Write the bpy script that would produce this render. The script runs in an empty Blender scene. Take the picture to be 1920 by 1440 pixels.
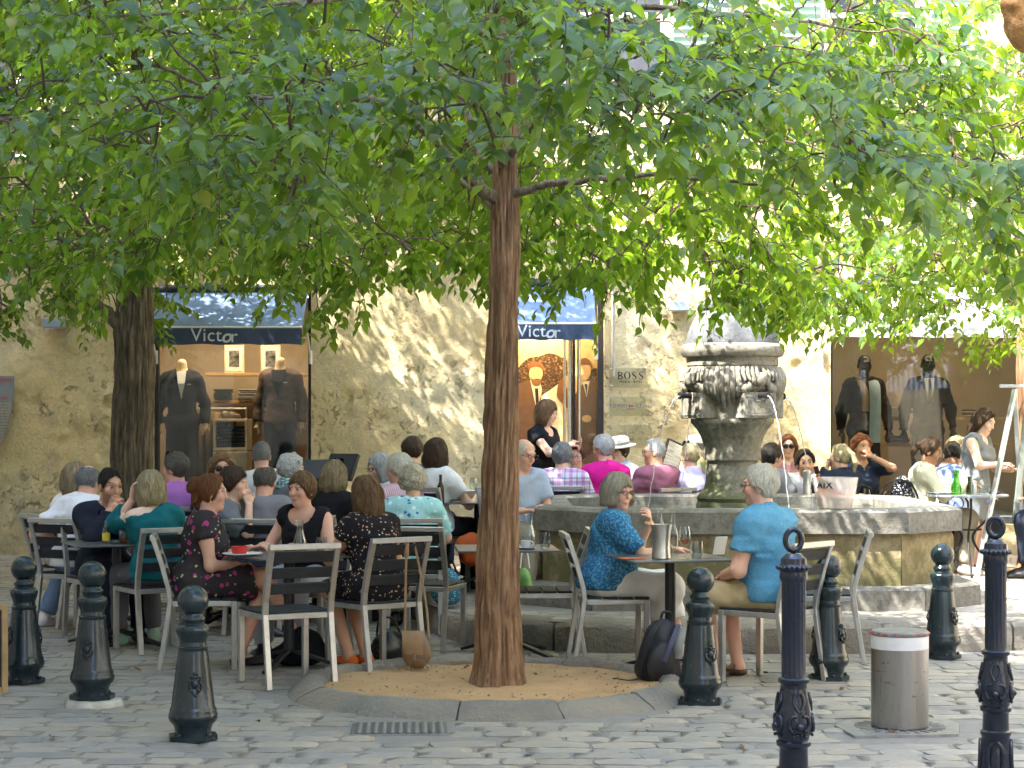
import bpy, math, random
import numpy as np
from mathutils import Vector, Matrix, Euler, Quaternion

# ------------------------------------------------------------------ camera, sky, sun, exposure
scene = bpy.context.scene
C = scene.collection
R = math.radians
PI = math.pi
FPX = 3700.0            # focal length in pixels of the 1920 px wide photograph
EYE = 1.6
HOR = 788.0             # horizon row

cam_data = bpy.data.cameras.new('camera')
cam = bpy.data.objects.new('camera', cam_data)
C.objects.link(cam)
cam.location = (0, 0, EYE)
cam.rotation_euler = (R(90), 0, 0)
cam_data.sensor_width = 36
cam_data.lens = 36 * FPX / 1920
cam_data.shift_y = (HOR - 720) / 1920
cam_data.clip_end = 500
cam_data.dof.use_dof = True
cam_data.dof.focus_distance = 13.0
cam_data.dof.aperture_fstop = 14.0
scene.camera = cam

SUN_H = Vector((0.80, 0.60))          # horizontal travel direction of the sunlight
SUN_EL = R(54)
world = bpy.data.worlds.new('World')
scene.world = world
world.use_nodes = True
wn = world.node_tree.nodes
wl = world.node_tree.links
bg = wn['Background']
sky = wn.new('ShaderNodeTexSky')
sky.sky_type = 'NISHITA'
sky.sun_disc = False
sky.sun_elevation = SUN_EL
# azimuth of the sun seen from the scene: opposite to the travel direction
sky.sun_rotation = math.atan2(-SUN_H.x, -SUN_H.y)
sky.air_density = 1.0
sky.dust_density = 1.5
sky.ozone_density = 1.0
wl.new(sky.outputs[0], bg.inputs[0])
bg.inputs[1].default_value = 0.15

sun_data = bpy.data.lights.new('sun', 'SUN')
sun_data.energy = 2.0
sun_data.angle = R(0.55)
sun_data.color = (1.0, 0.95, 0.86)
sun = bpy.data.objects.new('sun', sun_data)
C.objects.link(sun)
trav = Vector((SUN_H.x * math.cos(SUN_EL), SUN_H.y * math.cos(SUN_EL), -math.sin(SUN_EL)))
sun.rotation_euler = trav.to_track_quat('-Z', 'Y').to_euler()

vs = scene.view_settings
vs.view_transform = 'Standard'
vs.look = 'None'
vs.exposure = 3.7
vs.gamma = 1.0
vs.use_curve_mapping = False
scene.cycles.max_bounces = 8
scene.cycles.transparent_max_bounces = 24
scene.cycles.use_denoising = True
scene.cycles.caustics_reflective = False
scene.cycles.caustics_refractive = False

rng = random.Random(7)
nrng = np.random.default_rng(7)

# ------------------------------------------------------------------ helpers
def at(px, py, d):
    """point that the photograph shows at pixel (px, py) when it is d metres away"""
    return Vector(((px - 960) / FPX * d, d, EYE - (py - HOR) / FPX * d))

def tag(o, label, cat=None, group=None, kind=None):
    if label: o['label'] = label
    if cat: o['category'] = cat
    if group: o['group'] = group
    if kind: o['kind'] = kind
    return o

def thing(name, label, cat, loc=(0, 0, 0), rotz=0.0, group=None):
    o = bpy.data.objects.new(name, None)
    o.empty_display_size = 0.1
    C.objects.link(o)
    o.location = loc
    o.rotation_euler = (0, 0, rotz)
    return tag(o, label, cat, group)

def dup(root, loc, rotz, label=None, parent=None, rot=None):
    r = root.copy(); C.objects.link(r)
    r.location = loc
    r.rotation_euler = rot if rot else (0, 0, rotz)
    if label: r['label'] = label
    for ch in root.children:
        c = ch.copy(); C.objects.link(c); c.parent = r
        for g in ch.children:
            e = g.copy(); C.objects.link(e); e.parent = c
    return r

class MB:
    """collects shapes for one mesh object"""
    def __init__(self):
        self.v = []; self.f = []; self.m = []; self.mi = 0
        self.T = None
    def add(self, vs, fs):
        n = len(self.v)
        if self.T is not None:
            vs = [self.T @ Vector(p) for p in vs]
        self.v += [tuple(p) for p in vs]
        self.f += [tuple(i + n for i in q) for q in fs]
        self.m += [self.mi] * len(fs)
        return self
    def box(self, c, s, b=0.0, rot=None):
        hx, hy, hz = s[0] / 2, s[1] / 2, s[2] / 2
        M = rot.to_matrix() if rot is not None and hasattr(rot, 'to_matrix') else None
        c = Vector(c)
        if b <= 0:
            vs = [Vector((x * hx, y * hy, z * hz)) for x in (-1, 1) for y in (-1, 1) for z in (-1, 1)]
            fs = [(0, 1, 3, 2), (4, 6, 7, 5), (0, 4, 5, 1), (2, 3, 7, 6), (0, 2, 6, 4), (1, 5, 7, 3)]
        else:
            b = min(b, hx * .9, hy * .9, hz * .9)
            vs = []; idx = {}
            for x in (-1, 1):
                for y in (-1, 1):
                    for z in (-1, 1):
                        for a in range(3):
                            p = [x * (hx - b), y * (hy - b), z * (hz - b)]
                            p[a] = (x * hx, y * hy, z * hz)[a]
                            idx[(x, y, z, a)] = len(vs); vs.append(Vector(p))
            fs = []
            S = (-1, 1)
            for s_ in S:
                q = [(s_, -1, -1, 0), (s_, 1, -1, 0), (s_, 1, 1, 0), (s_, -1, 1, 0)]
                fs.append(tuple(idx[k] for k in (q if s_ > 0 else q[::-1])))
                q = [(-1, s_, -1, 1), (-1, s_, 1, 1), (1, s_, 1, 1), (1, s_, -1, 1)]
                fs.append(tuple(idx[k] for k in (q if s_ > 0 else q[::-1])))
                q = [(-1, -1, s_, 2), (1, -1, s_, 2), (1, 1, s_, 2), (-1, 1, s_, 2)]
                fs.append(tuple(idx[k] for k in (q if s_ > 0 else q[::-1])))
            for x in S:
                for y in S:
                    q = [(x, y, -1, 0), (x, y, -1, 1), (x, y, 1, 1), (x, y, 1, 0)]
                    fs.append(tuple(idx[k] for k in (q if x * y > 0 else q[::-1])))
            for y in S:
                for z in S:
                    q = [(-1, y, z, 1), (-1, y, z, 2), (1, y, z, 2), (1, y, z, 1)]
                    fs.append(tuple(idx[k] for k in (q if y * z > 0 else q[::-1])))
            for x in S:
                for z in S:
                    q = [(x, -1, z, 2), (x, -1, z, 0), (x, 1, z, 0), (x, 1, z, 2)]
                    fs.append(tuple(idx[k] for k in (q if x * z > 0 else q[::-1])))
            for x in S:
                for y in S:
                    for z in S:
                        q = [(x, y, z, 0), (x, y, z, 1), (x, y, z, 2)]
                        fs.append(tuple(idx[k] for k in (q if x * y * z > 0 else q[::-1])))
        if M is not None: vs = [M @ p for p in vs]
        return self.add([p + c for p in vs], fs)
    def bar(self, p, q, w, h=None, b=0.0, up=(0, 0, 1)):
        """box from p to q with section w x h"""
        p = Vector(p); q = Vector(q); h = h or w
        d = q - p; L = d.length; z = d.normalized()
        u = Vector(up)
        if abs(u.dot(z)) > .98: u = Vector((0, 1, 0))
        x = u.cross(z).normalized(); y = z.cross(x)
        M = Matrix((x, y, z)).transposed()
        m2 = MB(); m2.box((0, 0, 0), (w, h, L), b)
        c = (p + q) / 2
        return self.add([M @ Vector(v) + c for v in m2.v], m2.f)
    def lathe(self, prof, n=24, c=(0, 0, 0), cap=True, rfun=None):
        """prof: list of (r, z)"""
        vs = []; fs = []
        k = len(prof)
        for r, z in prof:
            for i in range(n):
                a = 2 * PI * i / n
                rr = r * (rfun(a, z) if rfun else 1.0)
                vs.append((c[0] + rr * math.cos(a), c[1] + rr * math.sin(a), c[2] + z))
        for j in range(k - 1):
            for i in range(n):
                i2 = (i + 1) % n
                fs.append((j * n + i, j * n + i2, (j + 1) * n + i2, (j + 1) * n + i))
        if cap:
            if prof[0][0] > 1e-4: fs.append(tuple(range(n))[::-1])
            if prof[-1][0] > 1e-4: fs.append(tuple((k - 1) * n + i for i in range(n)))
        return self.add(vs, fs)
    def tube(self, pts, r, n=8, cap=True, closed=False, sec=None):
        """round tube along pts, r a number or a list; sec=(a,b) scales section"""
        P = [Vector(p) for p in pts]
        k = len(P)
        rs = r if hasattr(r, '__len__') else [r] * k
        vs = []; fs = []
        nrm = None
        for i in range(k):
            if closed: t = P[(i + 1) % k] - P[i - 1]
            elif i == 0: t = P[1] - P[0]
            elif i == k - 1: t = P[-1] - P[-2]
            else: t = P[i + 1] - P[i - 1]
            if t.length < 1e-9: t = Vector((0, 0, 1))
            t.normalize()
            if nrm is None:
                u = Vector((0, 0, 1)) if abs(t.z) < .9 else Vector((0, 1, 0))
                nrm = (u - t * u.dot(t)).normalized()
            else:
                nrm = nrm - t * nrm.dot(t)
                if nrm.length < 1e-6: nrm = t.orthogonal()
                nrm.normalize()
            b = t.cross(nrm)
            sa, sb = sec if sec else (1, 1)
            for j in range(n):
                a = 2 * PI * j / n
                vs.append(P[i] + (nrm * math.cos(a) * sa + b * math.sin(a) * sb) * rs[i])
        m = k if closed else k - 1
        for i in range(m):
            i2 = (i + 1) % k
            for j in range(n):
                j2 = (j + 1) % n
                fs.append((i * n + j, i * n + j2, i2 * n + j2, i2 * n + j))
        if cap and not closed:
            fs.append(tuple(range(n))[::-1])
            fs.append(tuple((k - 1) * n + j for j in range(n)))
        return self.add(vs, fs)
    def ball(self, c, r, n=12, m=8, sc=(1, 1, 1), rot=None):
        vs = []; fs = []
        c = Vector(c)
        M = rot.to_matrix() if rot is not None else None
        for i in range(1, m):
            t = PI * i / m
            for j in range(n):
                a = 2 * PI * j / n
                p = Vector((r * math.sin(t) * math.cos(a) * sc[0], r * math.sin(t) * math.sin(a) * sc[1], r * math.cos(t) * sc[2]))
                vs.append((M @ p if M else p) + c)
        top = Vector((0, 0, r * sc[2])); bot = -top
        vs.append((M @ top if M else top) + c); vs.append((M @ bot if M else bot) + c)
        T_, B_ = len(vs) - 2, len(vs) - 1
        for i in range(m - 2):
            for j in range(n):
                j2 = (j + 1) % n
                fs.append((i * n + j, (i + 1) * n + j, (i + 1) * n + j2, i * n + j2))
        for j in range(n):
            j2 = (j + 1) % n
            fs.append((T_, j, j2)); fs.append((B_, (m - 2) * n + j2, (m - 2) * n + j))
        return self.add(vs, fs)
    def prism(self, poly, z0, z1, ax='z'):
        """extrude a 2D polygon (ccw); ax: z -> (x,y), y -> poly is (x,z) extruded along y"""
        n = len(poly)
        if ax == 'z':
            vs = [(x, y, z0) for x, y in poly] + [(x, y, z1) for x, y in poly]
        elif ax == 'y':
            vs = [(x, z0, y) for x, y in poly] + [(x, z1, y) for x, y in poly]
        else:
            vs = [(z0, x, y) for x, y in poly] + [(z1, x, y) for x, y in poly]
        fs = [tuple(range(n))[::-1], tuple(range(n, 2 * n))]
        for i in range(n):
            j = (i + 1) % n
            fs.append((i, j, n + j, n + i))
        return self.add(vs, fs)
    def quad(self, a, b, c, d):
        return self.add([a, b, c, d], [(0, 1, 2, 3)])
    def mesh(self, name, mats, smooth=35):
        me = bpy.data.meshes.new(name)
        me.from_pydata(self.v, [], self.f)
        if not isinstance(mats, (list, tuple)): mats = [mats]
        for m in mats: me.materials.append(m)
        if len(mats) > 1: me.polygons.foreach_set('material_index', self.m)
        if smooth:
            me.polygons.foreach_set('use_smooth', [True] * len(me.polygons))
            me.set_sharp_from_angle(angle=R(smooth))
        me.update()
        return me
    def build(self, name, mats, parent=None, smooth=35, loc=None, rot=None):
        o = bpy.data.objects.new(name, self.mesh(name, mats, smooth))
        C.objects.link(o)
        if parent is not None: o.parent = parent
        if loc is not None: o.location = loc
        if rot is not None: o.rotation_euler = rot
        return o

def np_mesh(name, V, F, mats, smooth=True, attrs=None, mi=None):
    """mesh from numpy arrays; F is (n,3) or (n,4)"""
    me = bpy.data.meshes.new(name)
    V = np.asarray(V, dtype=np.float32); F = np.asarray(F, dtype=np.int32)
    me.vertices.add(len(V)); me.vertices.foreach_set('co', V.ravel())
    k = F.shape[1]
    me.loops.add(F.size); me.loops.foreach_set('vertex_index', F.ravel())
    me.polygons.add(len(F))
    me.polygons.foreach_set('loop_start', np.arange(0, F.size, k, dtype=np.int32))
    me.polygons.foreach_set('loop_total', np.full(len(F), k, dtype=np.int32))
    if not isinstance(mats, (list, tuple)): mats = [mats]
    for m in mats: me.materials.append(m)
    if mi is not None: me.polygons.foreach_set('material_index', np.asarray(mi, dtype=np.int32))
    if smooth: me.polygons.foreach_set('use_smooth', np.ones(len(F), dtype=bool))
    for nm, (typ, arr) in (attrs or {}).items():
        a = me.attributes.new(nm, typ, 'POINT')
        a.data.foreach_set('color' if typ == 'FLOAT_COLOR' else 'vector' if typ == 'FLOAT_VECTOR' else 'value', np.asarray(arr, dtype=np.float32).ravel())
    me.update(calc_edges=True)
    return me

def link(name, me, parent=None, loc=None):
    o = bpy.data.objects.new(name, me); C.objects.link(o)
    if parent is not None: o.parent = parent
    if loc is not None: o.location = loc
    return o

def catmull(pts, k=6):
    P = [Vector(p) for p in pts]
    out = []
    for i in range(len(P) - 1):
        p0 = P[max(i - 1, 0)]; p1 = P[i]; p2 = P[i + 1]; p3 = P[min(i + 2, len(P) - 1)]
        for j in range(k):
            t = j / k
            out.append(0.5 * ((2 * p1) + (p2 - p0) * t + (2 * p0 - 5 * p1 + 4 * p2 - p3) * t * t + (3 * p1 - p0 - 3 * p2 + p3) * t ** 3))
    out.append(P[-1])
    return out

def vnoise(p, seed=0):
    """smooth value noise, numpy, p (n,3) -> (n,) in -1..1"""
    p = np.asarray(p, dtype=np.float64)
    i = np.floor(p).astype(np.int64); f = p - i
    f = f * f * (3 - 2 * f)
    def h(a, b, c):
        n = (a * 73856093) ^ (b * 19349663) ^ (c * 83492791) ^ (seed * 2654435)
        n = (n ^ (n >> 13)) * 1274126177
        n = n ^ (n >> 16)
        return (n & 0xFFFF) / 32767.5 - 1
    x, y, z = i[..., 0], i[..., 1], i[..., 2]
    fx, fy, fz = f[..., 0], f[..., 1], f[..., 2]
    def lx(yy, zz): return h(x, yy, zz) * (1 - fx) + h(x + 1, yy, zz) * fx
    a = lx(y, z) * (1 - fy) + lx(y + 1, z) * fy
    b = lx(y, z + 1) * (1 - fy) + lx(y + 1, z + 1) * fy
    return a * (1 - fz) + b * fz

# ------------------------------------------------------------------ materials
MATS = {}
def lin(c):
    """sRGB 0-255 triple -> linear rgba"""
    def g(u):
        u /= 255.0
        return u / 12.92 if u <= .04045 else ((u + .055) / 1.055) ** 2.4
    return (g(c[0]), g(c[1]), g(c[2]), 1.0)

class NT:
    def __init__(self, name):
        self.mat = bpy.data.materials.new(name); self.mat.use_nodes = True
        self.n = self.mat.node_tree.nodes; self.l = self.mat.node_tree.links
        self.p = self.n['Principled BSDF']; self.out = self.n['Material Output']
    def new(self, t, **kw):
        x = self.n.new(t)
        for k, v in kw.items(): setattr(x, k, v)
        return x
    def link(self, a, b): self.l.new(a, b)
    def coords(self, kind='Object', scale=(1, 1, 1), rot=(0, 0, 0)):
        if kind.startswith('attr:'):
            tc = self.new('ShaderNodeAttribute'); tc.attribute_name = kind[5:]; s = tc.outputs['Vector']
        elif kind == 'World':
            tc = self.new('ShaderNodeNewGeometry'); s = tc.outputs['Position']
        else:
            tc = self.new('ShaderNodeTexCoord'); s = tc.outputs[kind]
        mp = self.new('ShaderNodeMapping'); mp.inputs['Scale'].default_value = scale; mp.inputs['Rotation'].default_value = rot
        self.link(s, mp.inputs[0]); return mp.outputs[0]
    def noise(self, co, scale, detail=4, rough=.55, dist=0.0):
        t = self.new('ShaderNodeTexNoise'); t.inputs['Scale'].default_value = scale; t.inputs['Detail'].default_value = detail
        t.inputs['Roughness'].default_value = rough; t.inputs['Distortion'].default_value = dist
        self.link(co, t.inputs['Vector']); return t.outputs['Fac']
    def voro(self, co, scale, feature='F1', out='Distance', rnd=1.0):
        t = self.new('ShaderNodeTexVoronoi'); t.feature = feature; t.inputs['Scale'].default_value = scale; t.inputs['Randomness'].default_value = rnd
        self.link(co, t.inputs['Vector']); return t.outputs[out]
    def ramp(self, fac, stops):
        r = self.new('ShaderNodeValToRGB'); e = r.color_ramp.elements
        while len(e) < len(stops): e.new(0.5)
        for i, (p, c) in enumerate(stops):
            e[i].position = p; e[i].color = c if len(c) == 4 else (*c, 1)
        self.link(fac, r.inputs[0]); return r.outputs[0]
    def mix(self, fac, a, b, blend='MIX'):
        m = self.new('ShaderNodeMix', data_type='RGBA', blend_type=blend)
        for s, v in ((m.inputs['Factor'], fac), (m.inputs[6], a), (m.inputs[7], b)):
            if hasattr(v, 'default_value') or hasattr(v, 'is_output'): self.link(v, s)
            else: s.default_value = v
        return m.outputs[2]
    def math(self, op, a, b=None, c=None, clamp=False):
        m = self.new('ShaderNodeMath', operation=op, use_clamp=clamp)
        for i, v in enumerate((a, b, c)):
            if v is None: continue
            if hasattr(v, 'is_output'): self.link(v, m.inputs[i])
            else: m.inputs[i].default_value = v
        return m.outputs[0]
    def bump(self, h, strength=.3, dist=.01, prev=None):
        b = self.new('ShaderNodeBump'); b.inputs['Strength'].default_value = strength; b.inputs['Distance'].default_value = dist
        self.link(h, b.inputs['Height'])
        if prev is not None: self.link(prev, b.inputs['Normal'])
        return b.outputs[0]
    def set(self, **kw):
        names = dict(color='Base Color', rough='Roughness', metal='Metallic', normal='Normal', spec='Specular IOR Level', coat='Coat Weight', sss='Subsurface Weight', sheen='Sheen Weight', trans='Transmission Weight', alpha='Alpha', ecol='Emission Color', estr='Emission Strength')
        for k, v in kw.items():
            s = self.p.inputs[names[k]]
            if hasattr(v, 'is_output'): self.link(v, s)
            else: s.default_value = v
        return self

def simple(name, c, rough=.6, metal=0.0, var=.18, scale=8.0, bump=0.0, bscale=60.0, bdist=.004, coat=0.0, spec=.5, coord='Object', c2=None, sheen=0.0):
    """plain material with mottled colour and fine relief. c is linear rgb"""
    if name in MATS: return MATS[name]
    t = NT(name)
    co = t.coords(coord)
    c = tuple(c[:3])
    a = tuple(max(0, x * (1 - var)) for x in c) + (1,)
    b = (tuple(c2[:3]) if c2 else tuple(min(1, x * (1 + var)) for x in c)) + (1,)
    nz = t.noise(co, scale, 5)
    col = t.ramp(nz, [(.3, a), (.7, b)])
    rr = t.math('MULTIPLY_ADD', t.noise(co, scale * 2.3, 3), .25 * rough, rough * .875)
    t.set(color=col, rough=rr, metal=metal, coat=coat, spec=spec, sheen=sheen)
    if bump > 0:
        t.set(normal=t.bump(t.noise(co, bscale, 4), bump, bdist))
    MATS[name] = t.mat
    return t.mat
# ================================================================== the ground
WALL_Y = 22.3
PLAT = 0.20
KERB = [(-0.93, 18.6), (-0.9, 17.2), (-0.80, 16.0), (-0.62, 15.0), (-0.33, 14.25), (0.2, 13.80), (1.0, 13.62), (2.3, 13.6), (3.6, 13.82), (5.0, 14.3), (7.0, 15.0), (10.0, 16.2)]
KC = catmull([(x, y, 0) for x, y in KERB], 8)

def sstep(a, b, x):
    t = min(1, max(0, (x - a) / (b - a)))
    return t * t * (3 - 2 * t)

KPOLY = [(p.x, p.y) for p in KC] + [(14, 18), (14, 24), (-1.0, 24)]
def in_poly(x, y, poly=KPOLY):
    c = False
    j = len(poly) - 1
    for i in range(len(poly)):
        xi, yi = poly[i]; xj, yj = poly[j]
        if (yi > y) != (yj > y) and x < (xj - xi) * (y - yi) / (yj - yi) + xi: c = not c
        j = i
    return c
BACK = 0.08
def ramp(y): return BACK * sstep(13.8, 18.5, y)
def ph(y): return PLAT - (PLAT - BACK) * sstep(17.95, 18.9, y)
def gz(x, y): return ph(y) if in_poly(x, y) else ramp(y)

def stone_material(name, c_lo, c_mid, c_hi, rough=.62):
    t = NT(name)
    co = t.coords('World')
    at_ = t.new('ShaderNodeAttribute'); at_.attribute_name = 'rnd'
    oi = t.new('ShaderNodeObjectInfo')
    r = t.math('FRACT', t.math('ADD', at_.outputs['Fac'], oi.outputs['Random']))
    base = t.ramp(r, [(0.0, c_lo), (.45, c_mid), (.8, c_hi), (1.0, c_mid)])
    n1 = t.noise(co, 9, 6, .6)
    col = t.mix(t.math('MULTIPLY', n1, .5), base, (.14, .135, .13, 1), 'MIX')
    n2 = t.noise(co, 2.2, 5, .6)
    col = t.mix(t.ramp(n2, [(.42, (0, 0, 0)), (.62, (.55, .55, .55))]), col, (.36, .30, .22, 1))
    sp = t.voro(co, 55, 'F1')
    col = t.mix(t.ramp(sp, [(.05, (.5, .5, .5)), (.16, (0, 0, 0))]), col, (.09, .085, .08, 1))
    t.set(color=col, rough=t.math('MULTIPLY_ADD', n1, .35, rough - .18), spec=.45)
    b1 = t.bump(t.noise(co, 26, 8, .65), .6 if 'kerb' not in name else 1.0, .012 if 'kerb' not in name else .035)
    b2 = t.bump(t.noise(co, 130, 3, .6), .35, .003, b1)
    t.set(normal=b2)
    MATS[name] = t.mat
    return t.mat
M_COB = stone_material('paving stone', (.215, .205, .185), (.275, .26, .232), (.36, .325, .27))
M_KERB = stone_material('kerb stone', (.20, .18, .145), (.27, .245, .20), (.33, .305, .26), .85)

# mortar sheet
t = NT('mortar'); co = t.coords('World')
n1 = t.noise(co, 14, 6, .65)
t.set(color=t.ramp(n1, [(.3, (.18, .168, .15, 1)), (.7, (.25, .235, .21, 1))]), rough=.9, normal=t.bump(t.noise(co, 60, 6), .6, .008))
M_MORTAR = t.mat

PIT = (-0.12, 11.75); PIT_R = 1.13
PIT2 = (5.02, 18.55)      # bed of the tree at the right
def blocked(x, y, m=0.0):
    if math.hypot(x - PIT[0], y - PIT[1]) < PIT_R + .10 + m: return True
    if math.hypot(x - PIT2[0], y - PIT2[1]) < .93 + m: return True
    if abs(x - 2.165) < .37 + m and abs(y - 10.27) < .30 + m: return True       # plate of the steel bollard
    if abs(x + .585) < .27 + m and abs(y - 10.26) < .23 + m: return True        # drain cover
    return False

ys = [-30, 0, 5, 8, 10, 12, 13, 13.8, 14.3, 15, 15.6, 16.2, 16.8, 17.4, 18, 18.5, 20, 22.2, 23.5]
mb = MB()
for a, b in zip(ys[:-1], ys[1:]):
    za, zb = ramp(a) - .009, ramp(b) - .009
    mb.quad((-40, a, za), (40, a, za), (40, b, zb), (-40, b, zb))
ground = mb.build('ground', M_MORTAR, smooth=0)
tag(ground, None, kind='structure')

plat = MB()
pp = [(p.x, p.y) for p in KC]
# inner edge of the platform sheet
yk = 17.95
lower = [(x, y + .04) for x, y in pp if y < yk]
left0 = lower[0]
plat.prism([(left0[0], yk)] + lower + [(14, yk)], PLAT - .20, PLAT - .0065)
for k in range(8):
    ya, yb = yk + k * (18.9 - yk) / 8, yk + (k + 1) * (18.9 - yk) / 8
    plat.quad((-.93, ya, ph(ya) - .007), (14, ya, ph(ya) - .007), (14, yb, ph(yb) - .007), (-.93, yb, ph(yb) - .007))
platform = plat.build('raised_pavement', M_MORTAR, smooth=0)
tag(platform, None, kind='structure')

def stone_block(w, d, h, seed, nx=4, ny=3, rnd=.006, dome=.006, bev=.012):
    """one paving stone, top at z=0, uneven, about 40 triangles"""
    r = random.Random(seed)
    V = []; F = []
    for j in range(ny + 1):
        for i in range(nx + 1):
            u, v = i / nx, j / ny
            x = (u - .5) * w; y = (v - .5) * d
            e = i in (0, nx) or j in (0, ny)
            cx = abs(u - .5) * 2; cy = abs(v - .5) * 2
            z = dome * .7 * (1 - cx ** 3) * (1 - cy ** 3) + r.uniform(-rnd, rnd) * .4
            if e: z -= bev * .42
            if i in (0, nx) and j in (0, ny): x *= 1 - .10 * r.random() - .03; y *= 1 - .10 * r.random() - .03
            V.append((x + (r.uniform(-rnd, rnd) if e else 0), y + (r.uniform(-rnd, rnd) if e else 0), z))
    n = nx + 1
    for j in range(ny):
        for i in range(nx):
            F.append((j * n + i, j * n + i + 1, (j + 1) * n + i + 1, (j + 1) * n + i))
    rim = [i for i in range(n)] + [j * n + nx for j in range(1, ny + 1)] + [ny * n + i for i in range(nx - 1, -1, -1)] + [j * n for j in range(ny - 1, 0, -1)]
    k = len(V)
    for i in rim: V.append((V[i][0] * 1.02, V[i][1] * 1.02, -h))
    m = len(rim)
    for a in range(m):
        b = (a + 1) % m
        F.append((rim[a], k + a, k + b, rim[b]))
    return V, F

STONES = []      # (x, y, w, d, rz)
def lay(y0, y1, x_of, keep, row=.17, wlo=.13, whi=.27, seed=1):
    r = random.Random(seed)
    y = y0
    while y < y1:
        rd = row * r.uniform(.85, 1.15)
        lo, hi = x_of(y)
        x = lo - r.uniform(0, .2)
        while x < hi:
            w = r.uniform(wlo, whi) * (1.35 if r.random() < .15 else 1)
            cx, cy = x + w / 2, y + rd / 2 + .03 * math.sin(x * .9 + 2) + .05 * math.sin(x * .35 + y * .4)
            if keep(cx, cy, w): STONES.append((cx, cy, w - r.uniform(.006, .016), rd - r.uniform(.008, .020), r.uniform(-.03, .03)))
            x += w
        y += rd
span = lambda y: (-y * .27 - .5, y * .27 + .5)
bas_c = (1.75, 16.3)
def keep_low(x, y, w): return not in_poly(x, y + .1) and not blocked(x, y, w * .35) and not in_poly(x + .12, y) and not in_poly(x - .1, y)
def keep_high(x, y, w):
    return in_poly(x, y - .16) and in_poly(x - .16, y) and not blocked(x, y) and not (abs(x - bas_c[0]) < 1.9 and abs(y - bas_c[1]) < 1.9)
lay(8.2, 15.2, span, keep_low, .165, .16, .34, seed=3)
lay(15.2, 22.2, span, keep_low, .22, .18, .36, seed=4)
lay(13.7, 22.2, lambda y: (-1.0, y * .27 + .5), keep_high, .18, .15, .30, seed=5)

variants = []
for k in range(12):
    V, F = stone_block(1, 1, .05, 100 + k, 4, 3, .0, .006, .012)
    r = random.Random(k)
    V = [(x + (r.uniform(-.035, .035) if abs(x) > .45 else 0), y + (r.uniform(-.035, .035) if abs(y) > .45 else 0), z + r.uniform(-.0035, .0035)) for x, y, z in V]
    m = MB(); m.add(V, F)
    variants.append(m.mesh('paving_stone', M_COB, 50))
def in_view(x, y): return abs(x) < y * .2595 + .12 and y > 8.75
vis = sorted([s for s in STONES if in_view(s[0], s[1]) and s[1] < 13], key=lambda s: s[1])
chosen = set(vis[:300])
r = random.Random(11)
for s in vis[:300]:
    o = bpy.data.objects.new('paving_stone', variants[r.randrange(12)])
    C.objects.link(o); o.parent = ground
    o.location = (s[0], s[1], gz(s[0], s[1]) + r.uniform(-.003, .003))
    o.scale = (s[2], s[3], 1)
    o.rotation_euler = (r.uniform(-.012, .012), r.uniform(-.012, .012), s[4])
def joined_stones(lst, name, parent, hi):
    Vs, Fs, rn = [], [], []
    r = random.Random(5)
    base = 0
    for s in lst:
        V, F = stone_block(s[2], s[3], .05, int(r.random() * 1e6), 3, 2, .007, .006, .012)
        rv = r.random(); ca, sa = math.cos(s[4]), math.sin(s[4])
        z0 = (ph(s[1]) if hi else ramp(s[1])) + r.uniform(-.003, .003)
        tx, ty = r.uniform(-.012, .012), r.uniform(-.012, .012)
        for x, y, z in V:
            Vs.append((s[0] + x * ca - y * sa, s[1] + x * sa + y * ca, z0 + z + x * tx + y * ty)); rn.append(rv)
        Fs += [tuple(i + base for i in f) for f in F]
        base += len(V)
    me = np_mesh(name, Vs, Fs, M_COB, True, {'rnd': ('FLOAT', rn)})
    me.set_sharp_from_angle(angle=R(50))
    o = link(name, me, parent)
    o['kind'] = 'stuff'
rest = [s for s in STONES if s not in chosen]
joined_stones([s for s in rest if not in_poly(s[0], s[1])], 'paving_stones', ground, False)
joined_stones([s for s in rest if in_poly(s[0], s[1])], 'paving_stones', platform, True)

# kerb blocks along the raised pavement
r = random.Random(21)
acc = 0; seg = []; pts = KC
cum = [0]
for a, b in zip(pts[:-1], pts[1:]): cum.append(cum[-1] + (b - a).length)
def kat(s):
    for i in range(len(cum) - 1):
        if cum[i + 1] >= s:
            f = (s - cum[i]) / max(1e-6, cum[i + 1] - cum[i]); return pts[i].lerp(pts[i + 1], f)
    return pts[-1]
s = 1.0
while s < cum[-1] - .8:
    L = r.uniform(.55, .95)
    k = max(5, int(L / .09)); V = []; F = []
    prof = [(-.02, -.02), (-.025, .09), (-.012, .165), (.03, .197), (.12, .205), (.26, .207), (.27, .10)]
    phs = r.uniform(0, 50)
    for i in range(k + 1):
        p = kat(s + .008 + (L - .016) * i / k); q = kat(s + .008 + (L - .016) * i / k + .02)
        tg = (q - p).normalized(); nr = Vector((-tg.y, tg.x, 0))
        e = .012 if i in (0, k) else 0
        for (o_, z) in prof:
            nn = vnoise(np.array([[p.x * 5 + phs, z * 9, o_ * 6]]))[0] * .013 + vnoise(np.array([[p.x * 16 + phs, z * 22, o_ * 16]]))[0] * .007
            V.append(p + nr * (o_ + nn + e) + Vector((0, 0, z - e + nn * .3)))
    n = len(prof)
    for i in range(k):
        for j in range(n - 1):
            F.append((i * n + j, (i + 1) * n + j, (i + 1) * n + j + 1, i * n + j + 1))
    F.append(tuple(range(n))); F.append(tuple(k * n + j for j in range(n))[::-1])
    m = MB(); m.add(V, [f[::-1] for f in F]); m.build('kerb_stone', M_KERB, platform, 40)
    s += L

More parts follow.
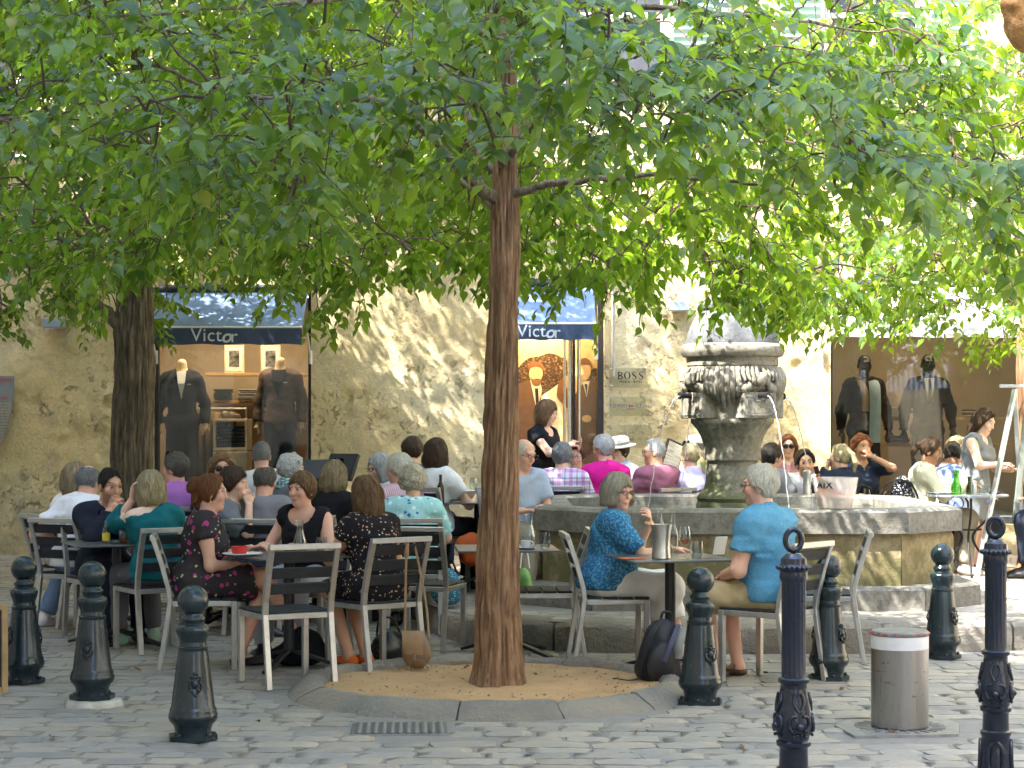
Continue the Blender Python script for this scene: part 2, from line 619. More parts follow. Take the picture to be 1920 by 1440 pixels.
# tree bed with its ring of kerb stones
t = NT('orange sand'); co = t.coords('World')
n1 = t.noise(co, 3, 6, .6); n2 = t.noise(co, 160, 3, .7)
col = t.ramp(n1, [(.3, (.42, .245, .11, 1)), (.7, (.56, .36, .175, 1))])
col = t.mix(t.ramp(n2, [(.35, (.6, .6, .6)), (.5, (0, 0, 0))]), col, (.26, .16, .085, 1))
t.set(color=col, rough=.95, normal=t.bump(n2, .8, .006, t.bump(t.noise(co, 24, 5), .5, .02)))
M_SAND = t.mat
def tree_bed(label, c, R_, h, wid, nseg, z0, seed):
    tb = thing('tree_bed', label, 'tree bed', (c[0], c[1], z0))
    r = random.Random(seed)
    V = [(0, 0, .035)]; F = []
    rings, n = 14, 48
    for j in range(1, rings + 1):
        for i in range(n):
            a = 2 * PI * i / n; rr = R_ * j / rings
            x, y = rr * math.cos(a), rr * math.sin(a)
            V.append((x, y, .03 + .012 * vnoise(np.array([[x * 4 + 9, y * 4, 1]]))[0] + .006 * vnoise(np.array([[x * 15, y * 15, 3]]))[0]))
    for i in range(n): F.append((0, 1 + i, 1 + (i + 1) % n))
    for j in range(rings - 1):
        for i in range(n):
            F.append((1 + j * n + i, 1 + (j + 1) * n + i, 1 + (j + 1) * n + (i + 1) % n, 1 + j * n + (i + 1) % n))
    m = MB(); m.add(V, F); sd = m.build('sand', M_SAND, tb)
    gv = MB(); rg = random.Random(seed + 40)
    for k in range(420):
        aa = rg.uniform(0, 2 * PI); rr = R_ * math.sqrt(rg.random()) * .97; sz = rg.uniform(.0025, .0075) * (1.7 if rg.random() < .06 else 1)
        gv.ball((rr * math.cos(aa), rr * math.sin(aa), .034), sz, 5, 4, (1, rg.uniform(.7, 1.3), .7))
    gv.build('gravel', simple('grit', (.34, .24, .15), .9, 0, .5, 40), tb, 60)['kind'] = 'stuff'
    a = .2
    for q in range(nseg):
        da = 2 * PI / nseg * r.uniform(.85, 1.15) if q < nseg - 1 else 2 * PI + .2 - a
        k = 7; V = []; F = []
        prof = [(R_ + wid + .05, -.03), (R_ + wid, .02), (R_ + wid * .72, h * .62), (R_ + wid * .35, h), (R_ + .01, h * .98), (R_ - .02, h * .6), (R_ - .02, -.02)]
        hh = r.uniform(.9, 1.12)
        for i in range(k + 1):
            t_ = a + .004 + (da - .008) * i / k
            for (ro, z) in prof:
                x, y = ro * math.cos(t_), ro * math.sin(t_)
                nn = vnoise(np.array([[x * 9, y * 9, z * 12 + seed]]))[0] * .016 + vnoise(np.array([[x * 26, y * 26, z * 30]]))[0] * .008
                e = .008 if i in (0, k) else 0
                rr = ro + nn
                V.append((rr * math.cos(t_), rr * math.sin(t_), max(-.03, z * hh + nn * .5 - e)))
        n = len(prof)
        for i in range(k):
            for j in range(n - 1): F.append((i * n + j, (i + 1) * n + j, (i + 1) * n + j + 1, i * n + j + 1))
        F.append(tuple(range(n))); F.append(tuple(k * n + j for j in range(n))[::-1])
        m = MB(); m.add(V, F); m.build('kerb_stone', M_KERB, tb, 45)
        a += da
    return tb
tree_bed('round bed of orange sand ringed by worn kerb stones under the central tree', PIT, 1.02, .078, .17, 13, 0.0, 3)
tree_bed('small sandy bed at the foot of the tree beside the metal easel', PIT2, .82, .03, .12, 11, .115, 8)

# ================================================================== the shop building
t = NT('ochre plaster'); co = t.coords('World')
big = t.noise(co, .9, 6, .6); mid = t.noise(co, 3.6, 7, .65); fine = t.noise(co, 22, 8, .7)
col = t.ramp(big, [(.28, (.54, .42, .23, 1)), (.45, (.70, .555, .305, 1)), (.58, (.74, .62, .38, 1)), (.75, (.76, .69, .50, 1))])
col = t.mix(t.ramp(mid, [(.50, (0, 0, 0)), (.66, (.75, .75, .75))]), col, (.43, .34, .21, 1))
pits = t.voro(co, 19, 'F1'); pn = t.noise(co, 2.1, 5, .6)
pm = t.math('MULTIPLY', t.ramp(pn, [(.50, (0, 0, 0)), (.60, (1, 1, 1))]), t.ramp(t.noise(co, 15, 5, .7, .6), [(.55, (0, 0, 0)), (.62, (1, 1, 1))]))
col = t.mix(t.math('MULTIPLY', pm, .5), col, (.27, .205, .13, 1))
sep = t.new('ShaderNodeSeparateXYZ'); t.link(co, sep.inputs[0])
low = t.math('MULTIPLY', t.ramp(sep.outputs[2], [(.25 / 5, (1, 1, 1)), (.6 / 5, (0, 0, 0))]), 1.0) if False else None
zz = t.math('DIVIDE', t.math('SUBTRACT', sep.outputs[2], .2), 1.1, clamp=True)
damp = t.math('MULTIPLY', t.math('SUBTRACT', 1.0, zz), t.ramp(t.noise(co, 2.6, 6, .65), [(.38, (0, 0, 0)), (.6, (1, 1, 1))]))
col = t.mix(t.math('MULTIPLY', damp, .75), col, (.23, .21, .18, 1))
hgt = t.math('SUBTRACT', fine, t.math('MULTIPLY', pm, 1.3))
n_ = t.bump(hgt, .9, .034, t.bump(t.noise(co, 90, 4), .4, .006))
t.set(color=col, rough=.92, spec=.25, normal=n_)
M_WALL = t.mat

M_FRAME = simple('dark window frame', (.03, .034, .045), .45, .2, .2, 12)
M_STEEL = simple('brushed steel', (.58, .57, .55), .32, 1.0, .12, 30, .12, 220, .001)
M_WOOD = simple('shop wood', (.40, .23, .095), .5, 0, .2, 6)
M_TAN = simple('shop back wall', (.33, .25, .165), .8, 0, .15, 2.2, .2, 30)
M_DARKWOOD = simple('dark shop panel', (.09, .06, .035), .5, 0, .3, 5)
M_WHITE = simple('white paint', (.78, .77, .74), .5, 0, .06, 6)
M_BLACK = simple('black metal', (.018, .018, .02), .42, .3, .3, 20)

OPEN = [(-4.07, -2.27, .42, 3.10), (-.20, 1.04, .07, 3.20), (3.60, 6.35, .42, 3.16)]
UPW = [(-6.2, -5.0, 5.2, 7.2), (-2.6, -1.4, 5.2, 7.2), (0.55, 1.75, 5.2, 7.2), (3.55, 4.65, 5.2, 7.2), (6.4, 7.5, 5.2, 7.2)]
bld = thing('shop_building', 'ochre plastered old building with shop windows facing the square', 'building', (0, WALL_Y, 0))
def axis(lo, hi, step, cuts):
    a = list(np.arange(lo, hi + 1e-6, step)) + [c for c in cuts if lo < c < hi]
    a = sorted(a); out = [a[0]]
    cs = set(cuts)
    for x in a[1:]:
        if x - out[-1] < step * .3:
            if x in cs: out[-1] = x
            continue
        out.append(x)
    return np.array(out)
def wall_grid(x0, x1, z0, z1, step, holes, amp):
    X = axis(x0, x1, step, [h[0] for h in holes] + [h[1] for h in holes])
    Z = axis(z0, z1, step, [h[2] for h in holes] + [h[3] for h in holes])
    gx, gz_ = np.meshgrid(X, Z)
    P = np.stack([gx.ravel(), np.zeros(gx.size), gz_.ravel()], 1)
    n = vnoise(P * 1.3, 1) * .014 + vnoise(P * 4.5, 2) * .009 + vnoise(P * 13, 3) * .006
    pit = np.clip(vnoise(P * 2.2, 9) - .15, 0, 1) * np.clip(vnoise(P * 9, 5), -.2, 1) * .055
    n = (n - pit) * amp
    for h in holes:       # plaster ends cleanly at the openings
        dx = np.maximum(np.maximum(h[0] - P[:, 0], P[:, 0] - h[1]), 0); dz = np.maximum(np.maximum(h[2] - P[:, 2], P[:, 2] - h[3]), 0)
        n *= np.clip(np.hypot(dx, dz) / .15, .1, 1)
    P[:, 1] = -n
    nx, nz = len(X), len(Z)
    i, j = np.meshgrid(np.arange(nx - 1), np.arange(nz - 1))
    cx = (X[:-1] + X[1:]) / 2; cz = (Z[:-1] + Z[1:]) / 2
    ok = np.ones((nz - 1, nx - 1), bool)
    for h in holes:
        ok &= ~((cx[None, :] > h[0]) & (cx[None, :] < h[1]) & (cz[:, None] > h[2]) & (cz[:, None] < h[3]))
    i = i[ok]; j = j[ok]
    F = np.stack([j * nx + i, j * nx + i + 1, (j + 1) * nx + i + 1, (j + 1) * nx + i], 1)
    return P, F
P1, F1 = wall_grid(-9, 9, -.1, 4.6, .036, OPEN, 1.0)
P2, F2 = wall_grid(-14, 14, 4.6, 13, .2, UPW, .6)
P3 = np.array([(-14, 0, -.1), (-9, 0, -.1), (-9, 0, 4.6), (-14, 0, 4.6), (9, 0, -.1), (14, 0, -.1), (14, 0, 4.6), (9, 0, 4.6)], float)
F3 = np.array([(0, 1, 2, 3), (4, 5, 6, 7)])
Vw = np.concatenate([P1, P2, P3]); Fw = np.concatenate([F1, F2 + len(P1), F3 + len(P1) + len(P2)])
link('wall', np_mesh('wall', Vw, Fw, M_WALL, True), bld)
for (a, b, c, d) in OPEN + UPW:     # reveals: the thickness of the wall in the openings
    m = MB()
    dp = .34 if d < 4 else .2
    m.quad((a, -.004, c), (a, -.004, d), (a, dp, d), (a, dp, c)); m.quad((b, -.004, d), (b, -.004, c), (b, dp, c), (b, dp, d))
    m.quad((a, -.004, d), (b, -.004, d), (b, dp, d), (a, dp, d)); m.quad((b, -.004, c), (a, -.004, c), (a, dp, c), (b, dp, c))
    m.build('window_reveal', M_WALL, bld, 0)
# upper windows with green shutters
M_SHUT = simple('pale green shutter paint', (.30, .42, .33), .55, 0, .12, 9)
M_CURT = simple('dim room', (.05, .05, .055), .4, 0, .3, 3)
for (a, b, c, d) in UPW:
    f = MB()
    for x in (a + .03, (a + b) / 2, b - .03): f.box((x, .14, (c + d) / 2), (.06, .05, d - c), .006)
    for z in (c + .03, (c + d) / 2, d - .03): f.box(((a + b) / 2, .143, z), (b - a, .05, .06), .006)
    w = f.build('window', M_WHITE, bld)
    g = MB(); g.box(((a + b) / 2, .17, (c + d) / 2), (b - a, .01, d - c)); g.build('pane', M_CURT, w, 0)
    for s_ in (-1, 1):
        x0 = a - .29 if s_ < 0 else b + .29
        sh = MB(); sh.box((x0, -.04, (c + d) / 2), (.54, .03, d - c + .05), .004)
        for k in range(22):
            sh.box((x0, -.062, c + .1 + k * (d - c - .2) / 21), (.44, .012, .055), 0, Euler((.5, 0, 0)))
        sh.build('shutter', M_SHUT, bld, 0)

t = NT('shop glass')
fr = t.new('ShaderNodeFresnel'); fr.inputs[0].default_value = 1.5
tr = t.new('ShaderNodeBsdfTransparent'); tr.inputs[0].default_value = (.90, .93, .92, 1)
gl = t.new('ShaderNodeBsdfGlossy'); gl.inputs['Roughness'].default_value = .02
mx = t.new('ShaderNodeMixShader')
t.link(t.math('MULTIPLY_ADD', fr.outputs[0], .95, .0, clamp=True), mx.inputs[0]); t.link(tr.outputs[0], mx.inputs[1]); t.link(gl.outputs[0], mx.inputs[2]); t.link(mx.outputs[0], t.out.inputs[0])
M_GLASS = t.mat

def shop_front(a, b, c, d, mull=(), name='shop_window'):
    f = MB()
    f.box((a + .025, .20, (c + d) / 2), (.05, .07, d - c), .006); f.box((b - .025, .20, (c + d) / 2), (.05, .07, d - c), .006)
    f.box(((a + b) / 2, .203, d - .03), (b - a - .1, .07, .06), .006); f.box(((a + b) / 2, .203, c + .04), (b - a - .1, .07, .08), .006)
    for x in mull: f.box((x, .2, (c + d) / 2), (.045, .06, d - c - .14), .006)
    w = f.build(name, M_FRAME, bld)
    g = MB(); g.box(((a + b) / 2, .21, (c + d) / 2), (b - a - .1, .008, d - c - .14)); g.build('pane', M_GLASS, w, 0)
    return w
shop_front(*OPEN[0]); shop_front(*OPEN[2])

def room(a, b, c, d, depth, back=M_TAN, side=M_TAN, floor=M_WOOD):
    m = MB()
    y0, y1 = .345, .345 + depth
    m.mi = 0; m.quad((a - .3, y1, c), (b + .3, y1, c), (b + .3, y1, d), (a - .3, y1, d))
    m.mi = 1; m.quad((a - .3, y0, c), (a - .3, y1, c), (a - .3, y1, d), (a - .3, y0, d)); m.quad((b + .3, y1, c), (b + .3, y0, c), (b + .3, y0, d), (b + .3, y1, d))
    m.quad((a - .3, y0, d + .02), (a - .3, y1, d + .02), (b + .3, y1, d + .02), (b + .3, y0, d + .02))
    m.mi = 2; m.quad((a - .3, y0, c - .004), (b + .3, y0, c - .004), (b + .3, y1, c - .004), (a - .3, y1, c - .004))
    m.build('shop_interior', [back, side, floor], bld, 0)
room(*OPEN[0], 1.5); room(*OPEN[2], 1.7)
room(-.20, 1.04, .07, 3.2, 1.3, M_TAN, M_DARKWOOD, M_TAN)
def shop_lamp(x, y, z, e, sx, sy, col=(1, .76, .48)):
    ld = bpy.data.lights.new('shop_lamp', 'AREA'); ld.energy = e; ld.shape = 'RECTANGLE'; ld.size = sx; ld.size_y = sy; ld.color = col
    o = bpy.data.objects.new('shop_lamp', ld); C.objects.link(o); o.parent = bld; o.location = (x, y, z)
shop_lamp(-3.2, .62, 3.05, 6, 1.6, .4)
shop_lamp(.40, .20, 3.1, 13, 1.0, .2, (1, .72, .40))
shop_lamp(4.9, .62, 3.1, 3.2, 2.2, .5, (1, .78, .52))

# doorway: dark posts and glass door leaves
f = MB()
f.box((1.005, .12, 1.7), (.075, .09, 3.0), .006); f.box((-.165, .12, 1.7), (.07, .09, 3.0), .006); f.box((.42, .123, 3.17), (1.095, .09, .06), .006)
f.box((.05, .10, 1.7), (.05, .05, 2.9), .005)
dr = f.build('door_frame', M_FRAME, bld)
f = MB(); f.box((.66, .26, 1.65), (.05, .05, 2.9), .01); f.tube([(.60, .20, .35), (.60, .20, 2.9)], .018, 10); f.tube([(.765, .22, .35), (.765, .22, 2.9)], .022, 10)
f.build('door_rail', M_STEEL, bld)
f = MB(); f.box((.705, .24, 1.65), (.035, .06, 2.88), .005); f.build('door_edge', M_BLACK, bld)
f = MB(); f.box((.86, .27, 1.65), (.22, .008, 2.88)); f.build('door_pane', M_GLASS, bld, 0)

# pipes on the facade
def pipe(name, label, x, z0, z1, r_, mat):
    o = thing(name, label, 'pipe', (x, WALL_Y - .09, z0))
    m = MB(); m.tube([(0, 0, 0), (0, 0, z1 - z0)], r_, 12); m.build('tube', mat, o)
    for k in range(int((z1 - z0) / 1.3) + 1):
        m = MB(); m.lathe([(r_ * 1.25, 0), (r_ * 1.25, .03)], 12, (0, 0, .1 + k * 1.25)); m.box((0, .05, .115 + k * 1.25), (.02, .07, .02)); m.build('bracket', mat, o)
M_ZINC = simple('zinc', (.42, .44, .46), .45, .7, .15, 10)
pipe('downpipe', 'grey zinc downpipe running up the wall behind the fountain dome', 2.38, 2.2, 11, .055, M_ZINC)
pipe('conduit', 'thin grey conduit on the wall beside the shop door', 1.14, 2.1, 3.6, .018, M_ZINC)

# ================================================================== building on the other side and beside the square (out of view, gives shade, reflections and bounced light)
M_PLAS2 = simple('pale plaster', (.70, .60, .44), .9, 0, .15, 1.5, .4, 30)
def shade_building(name, label, p, q, depth, h):
    """long block whose facade runs from p to q"""
    p = Vector((*p, 0)); q = Vector((*q, 0)); dr_ = (q - p).normalized(); n = Vector((-dr_.y, dr_.x, 0))
    o = thing(name, label, 'building', p, math.atan2(dr_.y, dr_.x))
    L = (q - p).length
    m = MB(); m.box((L / 2, depth / 2, h / 2), (L, depth, h)); m.build('wall', M_PLAS2, o, 0)
    m = MB(); m.box((L / 2, depth / 2 - .2, h + .06), (L + .6, depth + .9, .12)); m.build('roof', simple('roof tile', (.33, .17, .10), .85), o, 0)
    for k in range(int(L / 2.6)):
        for z in (4.6, 8.0):
            if z + 2 > h: continue
            w = MB(); w.box((1.3 + k * 2.6, -.02, z), (1.0, .05, 1.9)); w.build('window', M_CURT, o, 0)
            for s_ in (-1, 1):
                w = MB(); w.box((1.3 + k * 2.6 + s_ * .78, -.04, z), (.5, .04, 1.95)); w.build('shutter', M_SHUT, o, 0)
    return o
# ================================================================== trees
def leaf_material(name, lo, hi, tlo, thi):
    t = NT(name)
    a = t.new('ShaderNodeAttribute'); a.attribute_name = 'rnd'
    oi = t.new('ShaderNodeObjectInfo')
    r = t.math('FRACT', t.math('ADD', a.outputs['Fac'], oi.outputs['Random']))
    col = t.mix(r, lo, hi)
    co = t.coords('World')
    col = t.mix(t.math('MULTIPLY', t.noise(co, 35, 3), .35), col, tuple(x * .55 for x in lo[:3]) + (1,))
    col = t.mix(t.ramp(r, [(.965, (0, 0, 0)), (.985, (1, 1, 1))]), col, (.20, .17, .03, 1))
    t.set(color=col, rough=.36, spec=.42)
    tl = t.new('ShaderNodeBsdfTranslucent'); t.link(t.mix(r, tlo, thi), tl.inputs[0])
    mx = t.new('ShaderNodeMixShader'); mx.inputs[0].default_value = .42
    t.link(t.p.outputs[0], mx.inputs[1]); t.link(tl.outputs[0], mx.inputs[2]); t.link(mx.outputs[0], t.out.inputs[0])
    return t.mat
M_LEAF = leaf_material('broad green leaf', (.027, .068, .008, 1), (.112, .198, .020, 1), (.20, .37, .010, 1), (.48, .66, .045, 1))

def leaf_template(full=True, fold=.35, curl=.18, wob=0.0):
    if full:
        ts = [0, .16, .38, .62, .84, 1.0]; ws = [0, .21, .295, .235, .085, 0]
    else:
        ts = [0, .3, .7, 1.0]; ws = [0, .31, .21, 0]
    n = len(ts)
    V = []; F = []
    for t_, w in zip(ts, ws):
        V.append((0, t_, -curl * t_ * t_))
    L = []; Rr = []
    for i in range(1, n - 1):
        t_, w = ts[i], ws[i]
        L.append(len(V)); V.append((-w, t_ - .02 * i, -curl * t_ * t_ + w * fold + wob * math.sin(i * 2.1)))
        Rr.append(len(V)); V.append((w, t_ - .02 * i, -curl * t_ * t_ + w * fold - wob * math.sin(i * 2.1)))
    for i in range(1, n - 1):
        pass
    def side(E, flip):
        T_ = [(0, E[0], 1)]
        for i in range(1, n - 2):
            T_ += [(i, E[i - 1], E[i]), (i, E[i], i + 1)]
        T_.append((n - 2, E[-1], n - 1))
        return [q[::-1] if flip else q for q in T_]
    F = side(L, True) + side(Rr, False)
    return np.array(V), np.array(F)
LT = [leaf_template(True, .38, .20, .02), leaf_template(True, .25, .35, .03), leaf_template(True, .5, .12, -.02), leaf_template(True, .15, .28, .0)]
LS = leaf_template(False, .3, .2)
LEAF_MESH = []
for V_, F_ in LT:
    # a short stalk: a thin sliver below the blade
    LEAF_MESH.append(np_mesh('leaf', V_, F_, M_LEAF, True, {'rnd': ('FLOAT', np.zeros(len(V_)))}))

def bark_material(name, dark, mid, light):
    t = NT(name); co = t.coords('Object', (1, 1, .16))
    n1 = t.noise(co, 26, 7, .7, .4); n2 = t.noise(t.coords('Object'), 5, 5)
    n3 = t.noise(t.coords('Object', (1, 1, .09)), 60, 4, .6, .3)
    col = t.ramp(t.math('MULTIPLY_ADD', n3, .55, t.math('MULTIPLY', n1, .5)), [(.34, dark), (.5, mid), (.66, light)])
    col = t.mix(t.math('MULTIPLY', t.ramp(n2, [(.5, (0, 0, 0)), (.7, (1, 1, 1))]), .5), col, dark)
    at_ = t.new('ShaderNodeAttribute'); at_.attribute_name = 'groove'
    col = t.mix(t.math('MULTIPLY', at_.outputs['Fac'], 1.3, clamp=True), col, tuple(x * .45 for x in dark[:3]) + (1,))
    t.set(color=col, rough=.9, spec=.25, normal=t.bump(n1, .9, .02, t.bump(t.noise(co, 120, 4), .5, .005)))
    return t.mat
M_BARK = bark_material('reddish bark', (.12, .060, .032, 1), (.27, .15, .082, 1), (.43, .28, .165, 1))
M_BARK2 = bark_material('grey brown bark', (.07, .052, .036, 1), (.17, .13, .09, 1), (.30, .24, .175, 1))
M_TWIG = simple('twig bark', (.085, .05, .035), .8, 0, .3, 20)

def bark_tube(path, radii, nu, nv, amp, seed, freq=9.0):
    """trunk surface with deep vertical ridges"""
    P = [Vector(p) for p in path]
    cum = [0.0]
    for a, b in zip(P[:-1], P[1:]): cum.append(cum[-1] + (b - a).length)
    L = cum[-1]
    C_, Rd = [], []
    for j in range(nv + 1):
        s = L * j / nv
        i = max(k for k in range(len(cum)) if cum[k] <= s + 1e-9); i = min(i, len(P) - 2)
        f = (s - cum[i]) / max(1e-9, cum[i + 1] - cum[i])
        C_.append(P[i].lerp(P[i + 1], f)); Rd.append(radii[i] * (1 - f) + radii[i + 1] * f)
    u = np.arange(nu) / nu * 2 * PI
    V = []; G = []
    for j in range(nv + 1):
        t_ = (C_[min(j + 1, nv)] - C_[max(j - 1, 0)]).normalized()
        ax = Vector((1, 0, 0)); ax = (ax - t_ * ax.dot(t_)).normalized(); ay = t_.cross(ax)
        c = C_[j]; s = L * j / nv
        q = np.stack([np.cos(u) * freq * .5, np.sin(u) * freq * .5, np.full(nu, s * 2.4)], 1)
        w = vnoise(np.stack([np.cos(u) * 2, np.sin(u) * 2, np.full(nu, s * 3)], 1), seed + 5) * .6
        q[:, 0] += w; q[:, 1] += w
        rd = 1 - np.abs(vnoise(q, seed)) * 1.6
        rd2 = 1 - np.abs(vnoise(q * 2.1, seed + 2)) * 1.6
        big = vnoise(np.stack([np.cos(u), np.sin(u), np.full(nu, s * 1.1)], 1) * 1.3, seed + 7)
        h = -np.clip(rd, 0, 1) * .7 - np.clip(rd2, 0, 1) * .35
        rr = Rd[j] * (1 + .10 * big) + amp * h
        if s < .35 and amp > .015: rr = rr + Rd[j] * .16 * (1 - s / .35) ** 2 * (1 + .9 * np.sin(5 * u + seed))
        x = np.cos(u) * rr; y = np.sin(u) * rr
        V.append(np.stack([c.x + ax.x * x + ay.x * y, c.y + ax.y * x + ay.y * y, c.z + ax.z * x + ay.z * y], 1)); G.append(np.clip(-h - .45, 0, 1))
    V = np.concatenate(V); G = np.concatenate(G)
    i, j = np.meshgrid(np.arange(nu), np.arange(nv)); i = i.ravel(); j = j.ravel(); i2 = (i + 1) % nu
    F = np.stack([j * nu + i, j * nu + i2, (j + 1) * nu + i2, (j + 1) * nu + i], 1)
    return V, F, G

def make_tree(name, label, base, trunk, tr_r, limbs, bark, bark_amp, crown_fn, n_clusters, leaf_len, seed, nu=64, nv=150, twigs_per=(2, 4), freq=9.0):
    """trunk: local polyline; limbs: list of (polyline, r0, r1); crown_fn(rnd) -> cluster point (local) or None"""
    r = random.Random(seed)
    root = thing(name, label, 'tree', base)
    bv = Vector(base)
    V, F, G = bark_tube(trunk, tr_r, nu, nv, bark_amp, seed, freq)
    link('trunk', np_mesh('trunk', V, F, bark, True, {'groove': ('FLOAT', G)}), root)
    nodes = []          # (point, distance along from trunk)
    for p in trunk[2:]: nodes.append((Vector(p), 0.0))
    for (pl, r0, r1) in limbs:
        pts = catmull(pl, 7)
        k = len(pts)
        for i in range(1, k - 1): pts[i] = pts[i] + Vector([r.uniform(-.012, .012) for _ in range(3)])
        rad = [r0 + (r1 - r0) * (i / (k - 1)) ** .8 for i in range(k)]
        V, F, G = bark_tube(pts, rad, 12, max(14, k * 2), bark_amp * .25, seed + 3, 5)
        link('branch', np_mesh('branch', V, F, M_BARK2, True, {'groove': ('FLOAT', G * .4)}), root)
        L = 0
        for i, p in enumerate(pts):
            if i: L += (pts[i] - pts[i - 1]).length
            if i > 2: nodes.append((p, L))
    pts = []
    while len(pts) < n_clusters:
        p = crown_fn(r)
        if p is not None: pts.append(Vector(p))
    ax0 = Vector((trunk[-1][0], trunk[-1][1], 0))
    pts.sort(key=lambda p: math.hypot(p.x - ax0.x, p.y - ax0.y))
    NP = np.array([tuple(n[0]) for n in nodes]); NL = np.array([n[1] for n in nodes])
    tw = MB()
    buf_p = [NP]; 
    cl = []
    arr = np.zeros((len(NP) + len(pts) * 3, 3)); arr[:len(NP)] = NP; cnt = len(NP)
    for p in pts:
        d = arr[:cnt] - np.array(p)
        rin = np.hypot(arr[:cnt, 0] - ax0.x, arr[:cnt, 1] - ax0.y); rp = math.hypot(p.x - ax0.x, p.y - ax0.y)
        dist = np.sqrt((d * d).sum(1)) + np.where(rin > rp - .1, 1.5, 0) + .6 * np.clip(arr[:cnt, 2] - p.z - .3, 0, 9)
        q = Vector(arr[int(dist.argmin())])
        mid = q.lerp(p, .5) + Vector((r.uniform(-.06, .06), r.uniform(-.06, .06), r.uniform(.02, .10)))
        path = [q, q.lerp(mid, .6) + Vector((0, 0, .02)), mid, mid.lerp(p, .6) + Vector((0, 0, .015)), p]
        L = (p - q).length
        r0 = min(.016, .006 + .006 * L)
        tw.tube(path, [r0, r0 * .85, r0 * .7, r0 * .55, .0035], 5, False)
        for t_ in (.4, .75, 1.0):
            arr[cnt] = q.lerp(p, t_); cnt += 1
        cl.append((p, (p - q).normalized() if L > .01 else Vector((1, 0, 0))))
    # twigs and leaves
    LB, LD, LN, LSZ = [], [], [], []
    for p, d0 in cl:
        out = Vector((p.x - ax0.x, p.y - ax0.y, 0))
        out = out.normalized() if out.length > .05 else Vector((1, 0, 0))
        for k in range(r.randint(*twigs_per)):
            d = (d0 * .5 + out * .6 + Vector((r.gauss(0, .6), r.gauss(0, .6), r.gauss(-.02, .28)))).normalized()
            ln = r.uniform(.26, .55)
            q = p.copy(); path = [q.copy()]
            nl = max(6, int(ln / .040))
            side = d.cross(Vector((0, 0, 1)))
            side = side.normalized() if side.length > .1 else Vector((1, 0, 0))
            sgn = 1
            for i in range(nl):
                d = (d + Vector((r.gauss(0, .05), r.gauss(0, .05), -.055))).normalized()
                q = q + d * (ln / nl); path.append(q.copy())
                drp = r.uniform(.02, .75)
                ld = (side * sgn * r.uniform(.5, 1.0) + d * r.uniform(.25, .8) + Vector((0, 0, -drp)) + Vector((r.gauss(0, .18), r.gauss(0, .18), 0))).normalized()
                up = Vector((r.gauss(0, .34), r.gauss(0, .34), 1.0)) + out * .30
                nn = up - ld * up.dot(ld)
                if nn.length < .05: nn = ld.orthogonal()
                nn.normalize()
                LB.append(tuple(q + ld * .012)); LD.append(tuple(ld)); LN.append(tuple(nn)); LSZ.append(leaf_len * r.uniform(.62, 1.18) * (1 - .25 * abs(i / nl - .5)))
                sgn = -sgn
            tw.tube([path[0], path[len(path) // 2], path[-1]], [.0034, .0026, .0014], 3, False)
    tw.build('twigs', M_TWIG, root, 60)
    LB = np.array(LB); LD = np.array(LD); LN = np.array(LN); LSZ = np.array(LSZ)
    Wp = LB + np.array(base)
    dpt = Wp[:, 1]
    px = 960 + FPX * Wp[:, 0] / dpt; py = HOR - FPX * (Wp[:, 2] - EYE) / dpt
    inv = (px > -80) & (px < 2000) & (py > -80) & (py < 1440)
    # blade frames: columns x (width), y (tip), z (normal)
    X = np.cross(LD, LN)
    Mx = np.stack([X, LD, LN], 2) * LSZ[:, None, None]
    score = np.where(inv & (px > 10) & (px < 1910) & (py > 10), LSZ / dpt, 0)
    top = np.argsort(-score)[:300]
    top = top[score[top] > 0]
    istop = np.zeros(len(LB), bool); istop[top] = True
    rr = random.Random(seed + 1)
    for i in top:
        o = bpy.data.objects.new('leaf', LEAF_MESH[rr.randrange(4)]); C.objects.link(o); o.parent = root
        A = Mx[i]; b = LB[i]
        o.matrix_local = Matrix(((A[0, 0], A[0, 1], A[0, 2], b[0]), (A[1, 0], A[1, 1], A[1, 2], b[1]), (A[2, 0], A[2, 1], A[2, 2], b[2]), (0, 0, 0, 1)))
    Vs, Fs, Rn = [], [], []
    off = 0
    g = np.random.default_rng(seed)
    kind = g.integers(0, 4, len(LB))
    for k in range(5):
        if k < 4: sel = np.where(inv & ~istop & (kind == k))[0]; V_, F_ = LT[k]
        else: sel = np.where(~inv & ~istop)[0]; V_, F_ = LS
        if not len(sel): continue
        P = np.einsum('nij,vj->nvi', Mx[sel], V_) + LB[sel][:, None, :]
        nv_ = len(V_)
        Vs.append(P.reshape(-1, 3)); Fs.append((F_[None] + (np.arange(len(sel)) * nv_)[:, None, None]).reshape(-1, 3) + off)
        Rn.append(np.repeat(g.random(len(sel)), nv_)); off += len(sel) * nv_
    o = link('foliage', np_mesh('foliage', np.concatenate(Vs), np.concatenate(Fs), M_LEAF, True, {'rnd': ('FLOAT', np.concatenate(Rn))}), root)
    o['kind'] = 'stuff'
    print('TREE', label[:30], 'leaves', len(LB), 'in view', int(inv.sum()))
    return root

